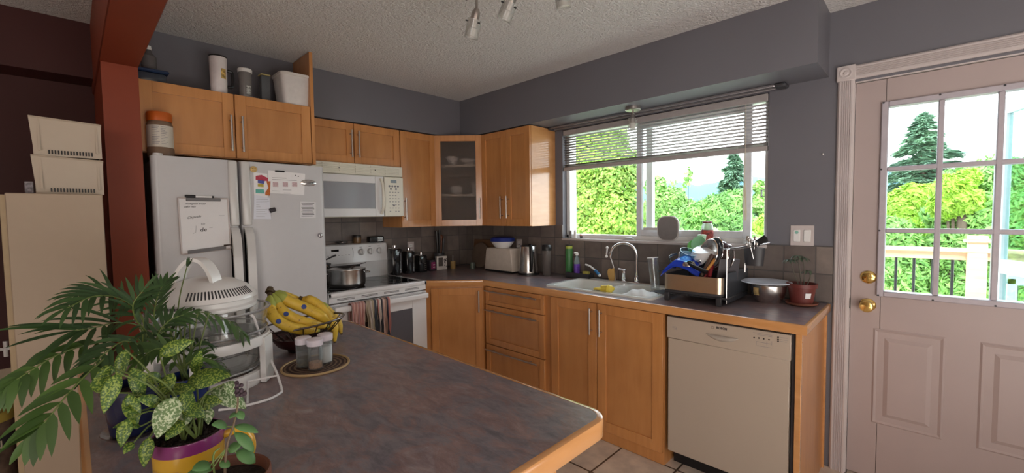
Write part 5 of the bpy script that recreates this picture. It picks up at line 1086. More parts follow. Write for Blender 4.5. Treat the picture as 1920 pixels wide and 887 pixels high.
# ---- blind, curtain track, spot
bl = thing('window_blind', 'white horizontal venetian blind pulled halfway up over the window', 'blind', (2, .02, 1.79))
slm = mat('blind_slat', (.38, .35, .345), .5); X0, X1 = WX0 + .008, WX1 - .006
b = B(); b.box(X0, X1, -.002, .030, 2.058, 2.100, .003); b.put('headrail', slm, bl)
b = B()
for k in range(12):
    z = 2.040 - k * .0205
    b.grid(lambda u, v: (X0 + .003 + (X1 - X0 - .006) * u, .003 + .023 * v, z + .0022 * math.sin(PI * v) - .0075 * (v - .5)), 1, 4)
for k in range(9):
    z = 1.797 + k * .0028; b.grid(lambda u, v: (X0 + .003 + (X1 - X0 - .006) * u, .003 + .023 * v, z + .001 * math.sin(PI * v)), 1, 2)
b.put('slats', slm, bl, solid=.0006)
b = B(); b.box(X0, X1, .002, .027, 1.770, 1.799, .003); b.put('bottom_rail', slm, bl)
b = B()
for px in (1085, 1118, 1270, 1385):
    x = gx(px, 250, .014)
    for y in (.002, .028): b.tube([(x, y, 2.06), (x, y, 1.79)], .0007, 4)
b.put('ladder_cord', trim_w, bl)
x = gx(1397, 300, -.006); b = B(); b.tube(smooth([(x, -.004, 2.06), (x, -.006, 1.7), (x - .004, -.006, 1.42)], 4), .0014, 5)
for k in range(3): b.tube(smooth([(x + .002, -.006, 1.60), (x - .010 + k * .006, -.008, 1.52), (x - .008 + k * .010, -.006, 1.42), (x + .002 + k * .003, -.006, 1.36), (x + .010 - k * .005, -.008, 1.45), (x + .002, -.006, 1.58)], 5), .0018, 5)
b.put('pull_cord', mat('cord_beige', (.66, .60, .46), .7), bl)
t = thing('curtain_track', 'double metal curtain track under the soffit above the window blind', 'curtain rail', (2, -.08, 2.11))
a, e = W(1042, 243, 'y', -.06), W(1450, 166, 'y', -.09); b = B()
for y, z in ((-.10, 2.112), (-.055, 2.106)): b.box(1.20, 2.80, y - .006, y + .006, z - .006, z + .007, .002)
b.tube([(2.795, -.10, 2.112), (2.825, -.08, 2.108), (2.83, -.005, 2.105)], .006, 6); b.put('rail', mat('grey_rail', (.34, .32, .33), .35, .6), t)
b = B(); b.box(2.80, 2.86, -.10, -.02, 2.100, 2.1245, .008); b.put('bracket', dk_grey, t); b = B(); b.box(1.19, 1.21, -.11, -.02, 2.10, 2.1245, .003); b.put('bracket', dk_grey, t)
q = W(1187, 203, 'z', ZB); lx, ly = gx(1187, 204, -.19), -.19
t = thing('ceiling_spot', 'single spot lamp with glass shade hanging under the soffit over the window', 'lamp', (lx, ly, ZB)); b = B(); b.lathe([(0, -.022), (.048, -.022), (.052, -.018), (.052, 0), (0, 0)], (lx, ly, ZB - .0005), 32); b.put('canopy', nickel, t)
b = B(); b.tube([(lx, ly, ZB - .02), (lx - .002, ly, ZB - .045)], .006, 8); b.lathe([(0, 0), (.017, 0), (.017, .055), (.012, .062), (0, .062)], (lx - .004, ly, ZB - .105), 20); b.put('socket', nickel, t)
b = B(); b.lathe([(.028, 0), (.030, -.001), (.030, .075), (.028, .075)], (lx - .004, ly, ZB - .150), 28); b.put('glass_shade', soft_glass, t); b = B(); b.lathe([(0, .0), (.018, .006), (.022, .02), (.018, .04), (.012, .045), (0, .045)], (lx - .004, ly, ZB - .146), 20); b.put('bulb', mat('bulb_white', (.80, .80, .78), .4), t)
b = B()
for a in (0, 2.1, 4.2): b.cyl((lx - .004 + .027 * math.cos(a), ly + .027 * math.sin(a), ZB - .088), (lx - .004 + .038 * math.cos(a), ly + .038 * math.sin(a), ZB - .088), .003, n=8)
b.put('thumb_screw', nickel, t)

# ---- ceiling track light (three spots seen below the frame's top edge)
t = thing('track_light', 'ceiling track light with three frosted glass spots pointing down', 'lamp', (2.3, -1.7, H))
bpA = W(905, -35, 'z', 2.42); 
b = B(); ctr = Vector((2.42, -1.72, H)); b.lathe([(0, -.025), (.06, -.025), (.065, -.02), (.065, 0), (0, 0)], ctr, 32); b.put('canopy', nickel, t)
a1, a2, a3 = W(889, 8, 'z', 2.30), W(962, -20, 'z', 2.32), W(1058, -28, 'z', 2.33)
b = B(); b.tube([ctr + Vector((0, 0, -.02)), ctr + Vector((0, 0, -.10))], .008, 8); b.tube(smooth([a1 + Vector((-.02, -.03, .02)), Vector((a2.x, a2.y, 2.345)), Vector((a3.x, a3.y, 2.35)), Vector((a3.x + .15, a3.y + .02, 2.35))], 5), .008, 8); b.put('arm', pewter, t)
for (p0, p1, r) in ((W(893, 22, 'z', 2.285), W(883, 72, 'z', 2.185), .030), (W(962, -8, 'z', 2.30), W(944, 38, 'z', 2.215), .030), (W(1052, -24, 'z', 2.31), W(1057, 16, 'z', 2.235), .030)):
    d_ = (p1 - p0).normalized(); L = (p1 - p0).length
    b = B(); b.lathe([(0, -.012), (.010, -.012), (.017, 0), (.019, .01), (.019, L * .58), (.013, L * .62), (0, L * .62)], p0, 20, d_); b.tube([p0 - d_ * .01, p0 - d_ * .01 + Vector((.0, 0, .045))], .006, 8); b.put('spot_head', nickel, t)
    b = B(); b.lathe([(r, L * .28), (r, L), (r - .003, L), (r - .003, L * .28)], p0, 28, d_); b.put('glass_shade', soft_glass, t)
    b = B(); b.lathe([(0, L * .60), (.016, L * .62), (.022, L * .82), (.024, L * .9), (.018, L * .93), (0, L * .93)], p0, 20, d_); b.put('bulb', mat('frosted_bulb', (.62, .60, .57), .25), t)
    x_, y_, _ = basis(d_); b = B()
    for a in (.5, 2.6, 4.7): u = x_ * math.cos(a) + y_ * math.sin(a); b.cyl(p0 + d_ * L * .4 + u * (r - .004), p0 + d_ * L * .4 + u * (r + .008), .0035, n=8)
    b.put('thumb_screw', black, t)

# ================================================================== THINGS ABOVE / BESIDE THE FRIDGE
zc = ZT + .0005
def fxy(px, py, z, x): q = W(px, py, 'x', x); return q.y
x = .50; yj = fxy(410, 150, 0, x); zt = W(410, 108, 'x', x).z
t = thing('tumbler', 'tall white patterned tumbler with black lid and handle on the fridge cabinet', 'mug', (x, yj, zc)); h_ = zt - zc
b = B(); b.lathe([(0, .0), (.038, 0), (.040, .006), (.044, h_ - .006), (.044, h_ - .004), (0, h_ - .004)], (x, yj, zc), 32); b.put('tumbler_body', mat('tumbler_white', (.74, .68, .68), .35), t)
b = B(); b.lathe([(0, h_ - .004), (.045, h_ - .004), (.045, h_ + .004), (0, h_ + .006)], (x, yj, zc), 32); b.put('lid', black, t)
b = B(); b.tube(smooth([(x + .01, yj + .042, zc + h_ * .68), (x + .01, yj + .066, zc + h_ * .64), (x + .01, yj + .066, zc + h_ * .30), (x + .01, yj + .042, zc + h_ * .25)], 5), .009, 8); b.put('handle', black, t)
b = B(); b.grid(lambda u, v: (x + .0442 * math.cos(.10 + .62 * u), yj + .0442 * math.sin(.10 + .62 * u), zc + h_ * (.42 + .26 * v)), 6, 2); b.put('printed_patch', mat('yellow_red_print', (.50, .33, .10), .5, var=.7, nscale=70), t)
yj = fxy(460, 160, 0, x); zt = W(460, 130, 'x', x).z; h_ = zt - zc
t = thing('clear_jar', 'clear jar with white lid standing on a small plate above the fridge', 'jar', (x, yj, zc + .016)); b = B(); b.lathe([(0, .016), (.030, .016), (.032, .020), (.034, h_ - .022), (0, h_ - .022)], (x, yj, zc), 28); b.put('jar_body', mat('dusty_clear', (.30, .28, .27), .15, trans=.4, ior=1.2), t)
b = B(); b.lathe([(0, h_ - .022), (.037, h_ - .022), (.038, h_ - .004), (.034, h_), (0, h_)], (x, yj, zc), 28); b.put('jar_lid', white_pl, t)
b = B(); b.grid(lambda u, v: (x + .0345 * math.cos(-.1 + .8 * u), yj + .0345 * math.sin(-.1 + .8 * u), zc + .03 + .05 * v), 5, 2); b.put('label', mat('black_white_label', (.40, .40, .38), .5, var=.9, nscale=90), t)
b = B(); b.lathe([(0, 0), (.03, 0), (.055, .012), (.056, .014), (0, .0145)], (x, yj, zc), 32); tag(b.put('small_plate', mat('grey_plate', (.36, .35, .35), .4)), 'small grey plate under the clear jar above the fridge', 'plate')
yj = fxy(496, 165, 0, .47); b = B(); h_ = W(496, 141, 'x', .47).z - zc
t = thing('clear_jar', 'dim clear jar with yellowish lid left of the white tub above the fridge', 'jar', (.47, yj, zc)); b.box(.44, .50, yj - .026, yj + .026, zc, zc + h_ - .008, .008, seg=2); b.put('jar_body', mat('dusty_clear_2', (.16, .17, .18), .2, trans=.35, ior=1.2), t); b = B(); b.box(.438, .502, yj - .028, yj + .028, zc + h_ - .008, zc + h_, .003); b.put('jar_lid', mat('yellow_lid', (.45, .38, .16), .5), t)
x = .50; ya = fxy(519, 165, 0, x); yb = fxy(575, 170, 0, x); h_ = W(545, 143, 'x', x).z - zc
t = thing('food_tub', 'large white lidded plastic tub on the right end above the fridge', 'tub', (x, (ya + yb) / 2, zc)); b = B()
lo = rrect(x - .08, x + .075, ya + .018, yb - .006, .03); hi = rrect(x - .095, x + .09, ya, yb, .03)
for A, z0, C_, z1 in ((lo, zc, hi, zc + h_ - .014),):
    v0 = [b.b.verts.new((p[0], p[1], z0)) for p in A]; v1 = [b.b.verts.new((p[0], p[1], z1)) for p in C_]
    for i in range(len(v0)): j = (i + 1) % len(v0); b.b.faces.new((v0[i], v0[j], v1[j], v1[i]))
    b.b.faces.new(v0); b.b.faces.new(v1)
b.put('tub_body', mat('tub_white', (.66, .62, .60), .4), t)
b = B(); l2 = rrect(x - .100, x + .095, ya - .005, yb + .005, .032); b.prism([(p[0], p[1], zc + h_ - .018) for p in l2], (0, 0, .016), .004); b.put('tub_lid', mat('tub_lid_white', (.68, .64, .60), .35), t)
x = .47; yj = fxy(293, 145, 0, x); t = thing('food_container', 'wide dark container with blue lid in the left corner above the fridge', 'container', (x, yj, zc)); b = B(); b.box(x - .08, x + .08, yj - .10, yj + .035, zc, zc + .055, .014, seg=2); b.put('container_body', mat('dark_clear', (.05, .06, .08), .2), t); b = B(); b.box(x - .086, x + .086, yj - .106, yj + .045, zc + .055, zc + .072, .006); b.put('container_lid', mat('navy_lid', (.02, .04, .10), .35), t)
yj = fxy(284, 120, 0, x) ; b = B(); t = thing('glass_bottle', 'clear bottle standing on the blue-lidded container above the fridge', 'bottle', (x, yj, zc + .073)); b.lathe([(0, 0), (.03, 0), (.032, .005), (.032, .08), (.014, .10), (.012, .115), (0, .115)], (x, yj - .01, zc + .0725), 24); b.put('bottle_body', mat('dusty_bottle', (.22, .20, .20), .15, trans=.4, ior=1.2), t); b = B(); b.lathe([(0, .115), (.014, .115), (.012, .135), (0, .137)], (x, yj - .01, zc + .0725), 20); b.put('bottle_cap', white_pl, t)
# orange lidded jug on the fridge
x = .655; ya = W(272, 250, 'x', x).y; yb = W(329, 250, 'x', x).y; z0 = FZ + .0; zt = W(300, 211, 'x', x).z; yc = (ya + yb) / 2; r_ = (yb - ya) / 2 * .93
t = thing('plastic_jug', 'clear square jug with orange lid and white printed label on top of the fridge', 'jar', (x - .02, yc, z0)); hh = zt - z0
b = B(); b.lathe([(0, 0), (r_ * .95, 0), (r_, .008), (r_, hh * .18), (r_ * .95, hh * .22), (r_ * .95, hh * .68), (r_ * .98, hh * .72), (r_ * .80, hh * .82), (0, hh * .82)], (x - .02, yc, z0 + .0005), 40); b.put('jug_body', mat('amber_clear', (.30, .20, .14), .15, trans=.35, ior=1.2), t)
b = B(); b.lathe([(0, hh * .80), (r_ * .93, hh * .80), (r_ * .95, hh * .96), (r_ * .88, hh), (0, hh)], (x - .02, yc, z0 + .0005), 40); b.put('jug_lid', mat('orange_lid', (.52, .11, .015), .35), t)
b = B(); b.lathe([(r_ * .965, hh * .22), (r_ * .965, hh * .70)], (x - .02, yc, z0 + .0005), 40, a0=-.9, a1=1.35 + PI); 
lb = b.put('label', mat('jug_label', (.62, .57, .50), .5), t); b = B()
for k in range(11):
    for a0, a1 in ((-.75, -.15), (-.05, .45)):
        z = z0 + hh * (.66 - k * .037); b.grid(lambda u, v: (x - .02 + r_ * .972 * math.cos(a0 + (a1 - a0 - .1 * (k % 3)) * u), yc + r_ * .972 * math.sin(a0 + (a1 - a0 - .1 * (k % 3)) * u), z + .0022 * v), 6, 1)
b.put('label_print', inkgrey, lb)
b = B(); yy = W(278, 265, 'x', .70).y; b.lathe([(0, 0), (.018, 0), (.02, .004), (.02, .014), (0, .016)], (.70, FY0 + .032, FZ + .0005), 18); tag(b.put('bottle_cap', white_pl), 'white bottle cap at the left front corner of the fridge top', 'cap')

# white cabinet left
c = thing('storage_cabinet', 'tall off-white storage cabinet at the far left, in front of the rust red post', 'cabinet', (.9, -2.9, 0))
cream = mat('cream_melamine', (.44, .34, .25), .4, var=.01)
XF = .96; yA = W(18, 500, 'x', XF).y; yB = -2.762; zT = W(100, 363, 'x', XF).z
b = B(); b.box(.62, XF - .022, yA - .016, yB - .004, 0, zT - .006, .002); b.put('carcass', mat('cream_edge', (.48, .37, .23), .5), c)
b = B(); b.box(XF - .020, XF, yA + .0, yB, .02, zT, .003); b.put('door', cream, c)
def bin_(z, lab):
    t = thing('vented_bin', lab, 'bin', (.85, -2.85, z), 'vented bins stacked on the cabinet'); ya, yb, h_ = -2.958, -2.752, .150; x1 = .90
    b = B()
    b.prism([(x1, ya + .010, z), (x1, yb - .002, z), (x1 + .012, yb - .002, z + h_ - .012), (x1 + .012, ya, z + h_ - .002)], (-.006, 0, 0))
    b.prism([(.70, ya + .012, z), (x1, ya + .012, z), (x1 + .012, ya, z + h_), (.69, ya, z + h_)], (0, .005, 0)); b.prism([(.70, yb - .012, z), (x1, yb - .010, z), (x1 + .012, yb, z + h_ - .008), (.69, yb, z + h_)], (0, -.005, 0))
    b.box(.69, .695, ya, yb, z, z + h_); b.box(.69, x1, ya + .01, yb - .01, z, z + .004); b.tube([(x1 + .012, ya, z + h_), (x1 + .012, yb, z + h_ - .010)], .004, 6); b.box(x1, x1 + .012, ya + .022, ya + .028, z + .02, z + h_ - .01); b.box(x1, x1 + .012, yb - .02, yb - .014, z + .02, z + h_ - .01)
    o = b.put('bin_shell', mat('bin_cream', (.49, .405, .315), .4, var=.01), t); b = B()
    for k in range(15): y = ya + .048 + k * .0088; b.box(x1 + .0005, x1 + .0045, y, y + .0045, z + .008, z + .024)
    b.put('vent_slots', black, t)
bin_(zT + .001, 'cream plastic bin with a row of slots, lower of the two on the white cabinet'); bin_(zT + .153, 'cream plastic bin with a row of slots, topmost on the white cabinet')
q = W(55, 350, 'x', .86); b = B(); b.box(.84, .88, q.y - .012, q.y + .012, zT + .0, zT + .05, .002); tag(b.put('small_box', mat('grey_print_box', (.22, .20, .22), .5, var=.6, nscale=90)), 'small grey printed box left of the bins on the white cabinet', 'box')
q = W(12, 652, 'x', .02); b = B(); b.cyl((.004, q.y, q.z), (.05, q.y, q.z), .008, n=10); b.cyl((.05, q.y - .0, q.z - .04), (.05, q.y, q.z + .04), .009, n=10); b.cyl((.05, q.y - .03, q.z), (.05, q.y + .05, q.z), .008, n=10); tag(b.put('wall_valve', white_pl), 'small white plastic tee valve on the maroon wall at far left', 'valve')
q = W(8, 800, 'x', .55); t = thing('food_canister', 'round tub with yellow lid and dark printed band at the lower left edge', 'tub', (.50, q.y - .05, 0)); zt = W(15, 775, 'x', .62).z
b = B(); b.lathe([(0, 0), (.125, 0), (.13, .01), (.13, zt - .04), (0, zt - .04)], (.50, q.y - .09, 0.0), 36); b.put('tub_body', mat('tub_print', (.13, .09, .07), .5, var=.6, nscale=25), t)
b = B(); b.lathe([(0, zt - .04), (.135, zt - .04), (.136, zt - .006), (.13, zt), (0, zt)], (.50, q.y - .09, 0), 36); b.put('tub_lid', mat('yellow_tub_lid', (.46, .36, .08), .5), t)
b = B(); b.lathe([(.1315, zt - .16), (.1315, zt - .10)], (.50, q.y - .09, 0), 36); b.put('label_band', dk_grey, t)
text('TEN', .05, (.50 + .133, q.y - .045, zt - .13), (-.25, 1, 0), (0, 0, 1), mat('cream_print', (.40, .36, .28), .5), t, ext=.001)

# ================================================================== ISLAND THINGS
# halogen oven
OC = Vector((1.884, -2.584, ZK)); t = thing('halogen_oven', 'white countertop halogen oven with domed lid, glass bowls and arched handle', 'oven', OC)
ow = mat('oven_white', (.74, .73, .72), .3, coat=.2, var=.01); R = .152
b = B(); b.lathe([(R * .72, 0), (R * .98, 0), (R * 1.0, .010), (R * .98, .040), (R * .92, .042), (R * .80, .02), (R * .72, .012)], OC, 48); b.put('base_ring', ow, t)
for a in (.95, .95 + 2 * PI / 3, .95 + 4 * PI / 3):
    u = Vector((math.cos(a), math.sin(a), 0)); v = Vector((-u.y, u.x, 0)); b = B()
    b.prism([OC + u * (R * .99) - v * .028, OC + u * (R * 1.10) - v * .030, OC + u * (R * 1.10) + v * .030, OC + u * (R * .99) + v * .028], (0, 0, .140), .006, 2); b.put('leg', ow, t)
b = B(); b.lathe([(R * 1.00, .118), (R * 1.06, .118), (R * 1.08, .126), (R * 1.06, .146), (R * 1.00, .146)], OC, 48); b.put('support_band', ow, t)
b = B(); b.lathe([(0, .030), (R * .6, .030), (R * .82, .045), (R * .93, .08), (R * .98, .155), (R * 1.02, .160), (R * 1.02, .164), (R * .96, .162), (R * .91, .08), (R * .80, .050), (0, .036)], OC, 48); b.put('glass_bowl', clear, t)
b = B(); b.lathe([(R * .98, .165), (R * 1.0, .168), (R * 1.05, .218), (R * 1.09, .223), (R * 1.09, .227), (R * 1.02, .227), (R * .97, .172)], OC, 48); b.put('glass_extension', clear, t)
b = B()
for z, rr_ in ((.162, 1.02), (.225, 1.085), (.05, .9), (.115, .95)): b.tube(arc(OC + Vector((0, 0, z)), R * rr_, 0, 2 * PI, 48, (1, 0, 0), (0, 1, 0))[:-1], .0032, 6, True)
b.put('glass_rim', mat('rim_grey', (.45, .46, .47), .15, .6), t)
b = B()
for z in (.10,):
    for k in range(-5, 6): w_ = math.sqrt(max(0, .12 ** 2 - (k * .022) ** 2)); b.tube([OC + Vector((k * .022, -w_, z)), OC + Vector((k * .022, w_, z))], .0016, 5)
    b.tube(arc(OC + Vector((0, 0, z)), .122, 0, 2 * PI, 36, (1, 0, 0), (0, 1, 0))[:-1], .0025, 6, True)
for a in (0, 1.57, 3.14, 4.71): b.tube([OC + Vector((.1 * math.cos(a), .1 * math.sin(a), .06)), OC + Vector((.115 * math.cos(a), .115 * math.sin(a), .14))], .002, 5)
b.put('wire_rack', chrome, t)
LZ = .229
b = B(); L_ = R * .86; b.lathe([(0, LZ), (L_ * .96, LZ), (L_ * .99, LZ + .004), (L_ * .99, LZ + .013), (L_ * .92, LZ + .018), (L_ * .92, LZ + .030), (L_ * 1.0, LZ + .034), (L_ * .98, LZ + .046), (L_ * .82, LZ + .068), (L_ * .55, LZ + .088), (L_ * .25, LZ + .098), (0, LZ + .100)], OC, 56); lid = b.put('domed_lid', ow, t)
b = B()
for k in range(22):
    a = -.55 + k * .07; u = Vector((math.cos(a), math.sin(a), 0)); p = OC + u * L_ * .97 + Vector((0, 0, LZ + .047)); b.tube([p, OC + u * L_ * .83 + Vector((0, 0, LZ + .067))], .0020, 4)
for k in range(16):
    a = -1.25 + k * .055; u = Vector((math.cos(a), math.sin(a), 0)); b.tube([OC + u * L_ * .925 + Vector((0, 0, LZ + .020)), OC + u * L_ * .925 + Vector((0, 0, LZ + .028))], .0022, 4)
b.put('vent_slots', dk_grey, lid, kind='stuff')
u = Vector((.717, .697, 0)); f_ = Vector((.697, -.717, 0))
b = B(); P = []
pa = smooth([OC - u * .060 + Vector((0, 0, LZ + .060)), OC - u * .050 + Vector((0, 0, LZ + .115)), OC - u * .015 + Vector((0, 0, LZ + .152)), OC + u * .022 + Vector((0, 0, LZ + .145)), OC + u * .048 + Vector((0, 0, LZ + .10)), OC + u * .056 + Vector((0, 0, LZ + .038))], 6)
for p in pa: P.append(p + f_ * .030)
for i in range(len(P) - 1):
    pass
V = []
for i, p in enumerate(P):
    tq = (P[min(i + 1, len(P) - 1)] - P[max(i - 1, 0)]).normalized(); nq = tq.cross(f_).normalized()
    V.append([b.b.verts.new(p + f_ * s1 * .020 + nq * s2_ * .005) for s1, s2_ in ((-1, -1), (1, -1), (1, 1), (-1, 1))])
for a_, c_ in zip(V, V[1:]):
    for k in range(4): b.b.faces.new((a_[k], a_[(k + 1) % 4], c_[(k + 1) % 4], c_[k]))
b.b.faces.new(V[0]); b.b.faces.new(V[-1]); b.put('arched_handle', ow, lid)
b = B(); kp_ = OC + Vector((.30, -1, 0)).normalized() * L_ * .93 + Vector((0, 0, LZ + .026)); b.lathe([(0, 0), (.014, 0), (.015, .014), (0, .016)], kp_, 18, Vector((.30, -1, 0))); b.put('timer_knob', mat('brown_knob', (.10, .045, .025), .4), lid)
# wire stand for the lid
t = thing('wire_lid_stand', 'white coated wire stand beside the halogen oven on the island', 'stand', W(500, 710, 'z', ZK)); ws = mat('white_wire', (.72, .70, .70), .35)
zf = ZK + .004
def ip(px, py, z=zf): return W(px, py, 'z', z)
b = B(); b.tube(smooth([ip(410, 769), ip(450, 763), ip(500, 750), ip(524, 738), ip(528, 730), ip(519, 700, ZK + .03), ip(508, 676, ZK + .055), ip(503, 672, ZK + .058), ip(502, 690, ZK + .035), ip(501, 700, ZK + .02)], 6), .0035, 8)
b.tube([ip(464, 757), ip(464, 716, ZK + .03), ip(520, 704, ZK + .03)], .003, 8)
b.tube(smooth([ip(500, 692, ZK + .03), ip(492, 650, ZK + .10), ip(478, 600, ZK + .20), ip(470, 590, ZK + .22)], 6), .0035, 8); b.put('wire', ws, t)

# fruit basket and bananas
BC = Vector((1.735, -2.262, ZK)); t = thing('fruit_basket', 'dark wire fruit basket with a burgundy bowl inside, full of bananas', 'basket', BC); BR = .150
b = B(); b.lathe([(.048, .0), (.052, 0), (.052, .006), (.048, .006)], BC, 32)
zr = .098; tl = Vector((0.20, -.10, 0))
def rim(a, k=1.0): return BC + Vector((BR * k * math.cos(a), BR * k * math.sin(a), zr * (k ** 1.6) + .004 + .12 * (k ** 2) * BR * math.cos(a - .6)))
b.tube([rim(2 * PI * k / 48) for k in range(48)], .0036, 8, True)
for j in range(20): a = 2 * PI * j / 20; b.tube([rim(a, k) for k in (1, .93, .8, .62, .42, .30)], .0021, 5)
b.tube([rim(2 * PI * k / 32, .62) for k in range(32)], .002, 5, True)
b.put('wire_basket', pewter, t)
b = B(); b.lathe([(0, .006), (.05, .006), (.085, .024), (.112, .062), (.109, .062), (.08, .028), (0, .014)], BC, 40); tag(b.put('inner_bowl', mat('burgundy_bowl', (.06, .012, .014), .35)), 'burgundy wooden bowl nested in the wire basket', 'bowl')
def banana_mat():
    m = mat('banana_skin', (.66, .42, .04), .42, var=0); t_ = m.node_tree; p = t_.nodes['Principled BSDF']
    n = nz(t_, 14, 5); r = ramp(t_, [(.25, (.50, .30, .03)), (.5, (.70, .46, .045)), (.8, (.78, .56, .08))]); t_.links.new(n.outputs['Fac'], r.inputs[0])
    n2 = nz(t_, 55, 4); r2 = ramp(t_, [(.30, (.12, .06, .02)), (.38, (1, 1, 1))]); t_.links.new(n2.outputs['Fac'], r2.inputs[0]); t_.links.new(mix(t_, r.outputs[0], r2.outputs[0], .8, 'MULTIPLY'), p.inputs['Base Color']); return m
BAN = banana_mat(); BTIP = mat('banana_green', (.34, .38, .07), .5); BSTEM = mat('banana_stem', (.07, .045, .02), .7); STK = mat('blue_sticker', (.02, .05, .25), .4)
def banana(pts, label, r=.0185, sticker=None, green_end=True):
    P = smooth(pts, 7); n = len(P); t = thing('banana', label, 'banana', P[n // 2], 'bananas in the wire basket')
    def rad(s): return r * (min(1, .42 + s * 5.5) if s < .12 else (1 if s < .80 else max(.30, 1 - (s - .80) * 3.4)))
    b = B(); rings = []
    for i, p in enumerate(P):
        tq = (P[min(i + 1, n - 1)] - P[max(i - 1, 0)]).normalized(); nx = Vector((0, 0, 1)).cross(tq).normalized(); ny = tq.cross(nx); s = i / (n - 1)
        rings.append([b.b.verts.new(p + (nx * math.cos(a) + ny * math.sin(a)) * rad(s) * (1 + .05 * math.cos(5 * a))) for a in [2 * PI * k / 15 for k in range(15)]])
    for i in range(n - 1):
        for k in range(15):
            f = b.b.faces.new((rings[i][k], rings[i][(k + 1) % 15], rings[i + 1][(k + 1) % 15], rings[i + 1][k])); s = i / n
            f.material_index = 1 if (s < .14 or s > .93) and green_end else 0
    b.b.faces.new(rings[0]); b.b.faces.new(rings[-1]); b.put('peel', [BAN, BTIP], t, sharp=60)
    b = B(); b.tube([P[0], P[0] + (P[0] - P[1]).normalized() * .012], r * .42, 8); b.put('stem_end', BSTEM, t); b = B(); b.tube([P[-1], P[-1] + (P[-1] - P[-2]).normalized() * .006], r * .28, 8); b.put('blossom_tip', BSTEM, t)
    if sticker:
        p = P[int(n * sticker)]; vdir = (CAM - p).normalized(); vdir = (Vector((.9, -.55, .5))).normalized(); tq = (P[int(n * sticker) + 1] - p).normalized(); vdir = (vdir - tq * vdir.dot(tq)).normalized()
        b = B(); y_ = vdir.cross(tq); b.grid(lambda u_, v_: p + (vdir * math.cos((v_ - .5) * .8) + y_ * math.sin((v_ - .5) * .8)) * (r * 1.075) + tq * (u_ - .5) * .017 * (1 if abs(v_ - .5) < .3 else .6), 4, 8); b.put('sticker', STK, t)
    return t
def bw(px, py, dx): return W(px, py, 'x', BC.x + dx)
st = bw(507, 548, .03)
FIRSTB = banana([bw(506, 556, .05), bw(508, 585, .09), bw(530, 608, .115), bw(565, 618, .11), bw(598, 620, .09)], 'lowest banana of the front bunch, curving along the basket rim', sticker=.42)
banana([bw(509, 552, .03), bw(524, 578, .055), bw(548, 596, .075), bw(585, 608, .08), bw(615, 612, .06)], 'second banana of the bunch, with a blue sticker near its middle', sticker=.38)
banana([bw(514, 549, .01), bw(540, 565, .02), bw(572, 578, .035), bw(600, 592, .05), bw(618, 605, .05)], 'third banana of the bunch, highest at the stem side', r=.0205, sticker=.48)
banana([bw(512, 550, -.03), bw(545, 560, -.04), bw(580, 580, -.02), bw(605, 600, 0)], 'banana hidden behind the front bunch', r=.019)
banana([bw(567, 560, -.02), bw(590, 568, 0), bw(612, 590, .02), bw(624, 612, .04), bw(628, 640, .05)], 'loose banana arching over the top towards the right rim', r=.0195, green_end=False)
banana([bw(600, 568, -.06), bw(618, 585, -.06), bw(632, 602, -.05), bw(640, 625, -.03)], 'small greener banana hanging over the right rim of the basket', r=.016)
b = B(); b.tube([st + Vector((0, -.004, .0)), st + Vector((-.012, .004, .014))], .014, 8, r1=.010); b.put('stem_crown', BSTEM, FIRSTB)

# woven mat & spice shakers
MC = Vector((1.965, -2.303, ZK)); MRd = .104
m = mat('woven_mat', (.10, .06, .04), .8, var=0); tt = m.node_tree; p = tt.nodes['Principled BSDF']; c_ = tt.nodes.new('ShaderNodeTexCoord'); wv = tt.nodes.new('ShaderNodeTexWave'); wv.wave_type = 'RINGS'; wv.rings_direction = 'Z'; wv.inputs['Scale'].default_value = 22; wv.inputs['Distortion'].default_value = 1.2; wv.inputs['Detail Scale'].default_value = 6
tt.links.new(c_.outputs['Object'], wv.inputs['Vector']); r = ramp(tt, [(.35, (.045, .022, .018)), (.6, (.09, .05, .035)), (.85, (.20, .13, .08))]); tt.links.new(wv.outputs['Fac'], r.inputs[0]); tt.links.new(r.outputs[0], p.inputs['Base Color'])
t = thing('woven_mat', 'round dark woven mat with a pale rim under the spice shakers', 'mat', MC); b = B(); b.lathe([(0, .004), (.03, .0045), (MRd, .004), (MRd, 0), (0, 0)], MC, 56); b.put('weave', m, t); b = B(); b.tube(arc(MC + Vector((0, 0, .004)), MRd, 0, 2 * PI, 56, (1, 0, 0), (0, 1, 0))[:-1], .0042, 8, True); b.put('rim', mat('straw_rim', (.44, .30, .15), .6), t)
capm = mat('shaker_cap', (.72, .66, .72), .4, var=.01)
for px, py, top, m2_, lab, fill in ((570, 688, 631, mat('dark_spice', (.07, .06, .035), .9, var=.4, nscale=200), 'spice shaker with dark green herb inside, left on the woven mat', .30), (592, 692, 636, mat('brown_spice', (.34, .17, .09), .9, var=.3, nscale=200), 'spice shaker with a little brown powder, front on the woven mat', .22), (611, 680, 625, mat('salt', (.80, .79, .80), .8, var=.03), 'salt shaker half full of white salt, rear on the woven mat', .58)):
    p = W(px, py, 'z', ZK + .006); p.z = ZK + .0085 - .004; hh = .098; r_ = .0235; p.z = ZK + .0087
    t = thing('spice_shaker', lab, 'shaker', p, 'spice shakers on the woven mat'); b = B(); b.lathe([(0, 0), (r_, 0), (r_, hh - .020), (r_ - .002, hh - .020), (r_ - .002, .003), (0, .003)], p, 28); b.put('shaker_glass', clear, t)
    b = B(); b.lathe([(0, .004), (r_ - .003, .004), (r_ - .003, hh * fill), (0, hh * fill + .004)], p, 24); b.put('contents', m2_, t)
    b = B(); b.lathe([(0, hh - .021), (r_ + .001, hh - .021), (r_ + .0015, hh - .016), (r_ + .0015, hh - .002), (r_ - .002, hh), (0, hh)], p, 28); b.put('cap', capm, t)

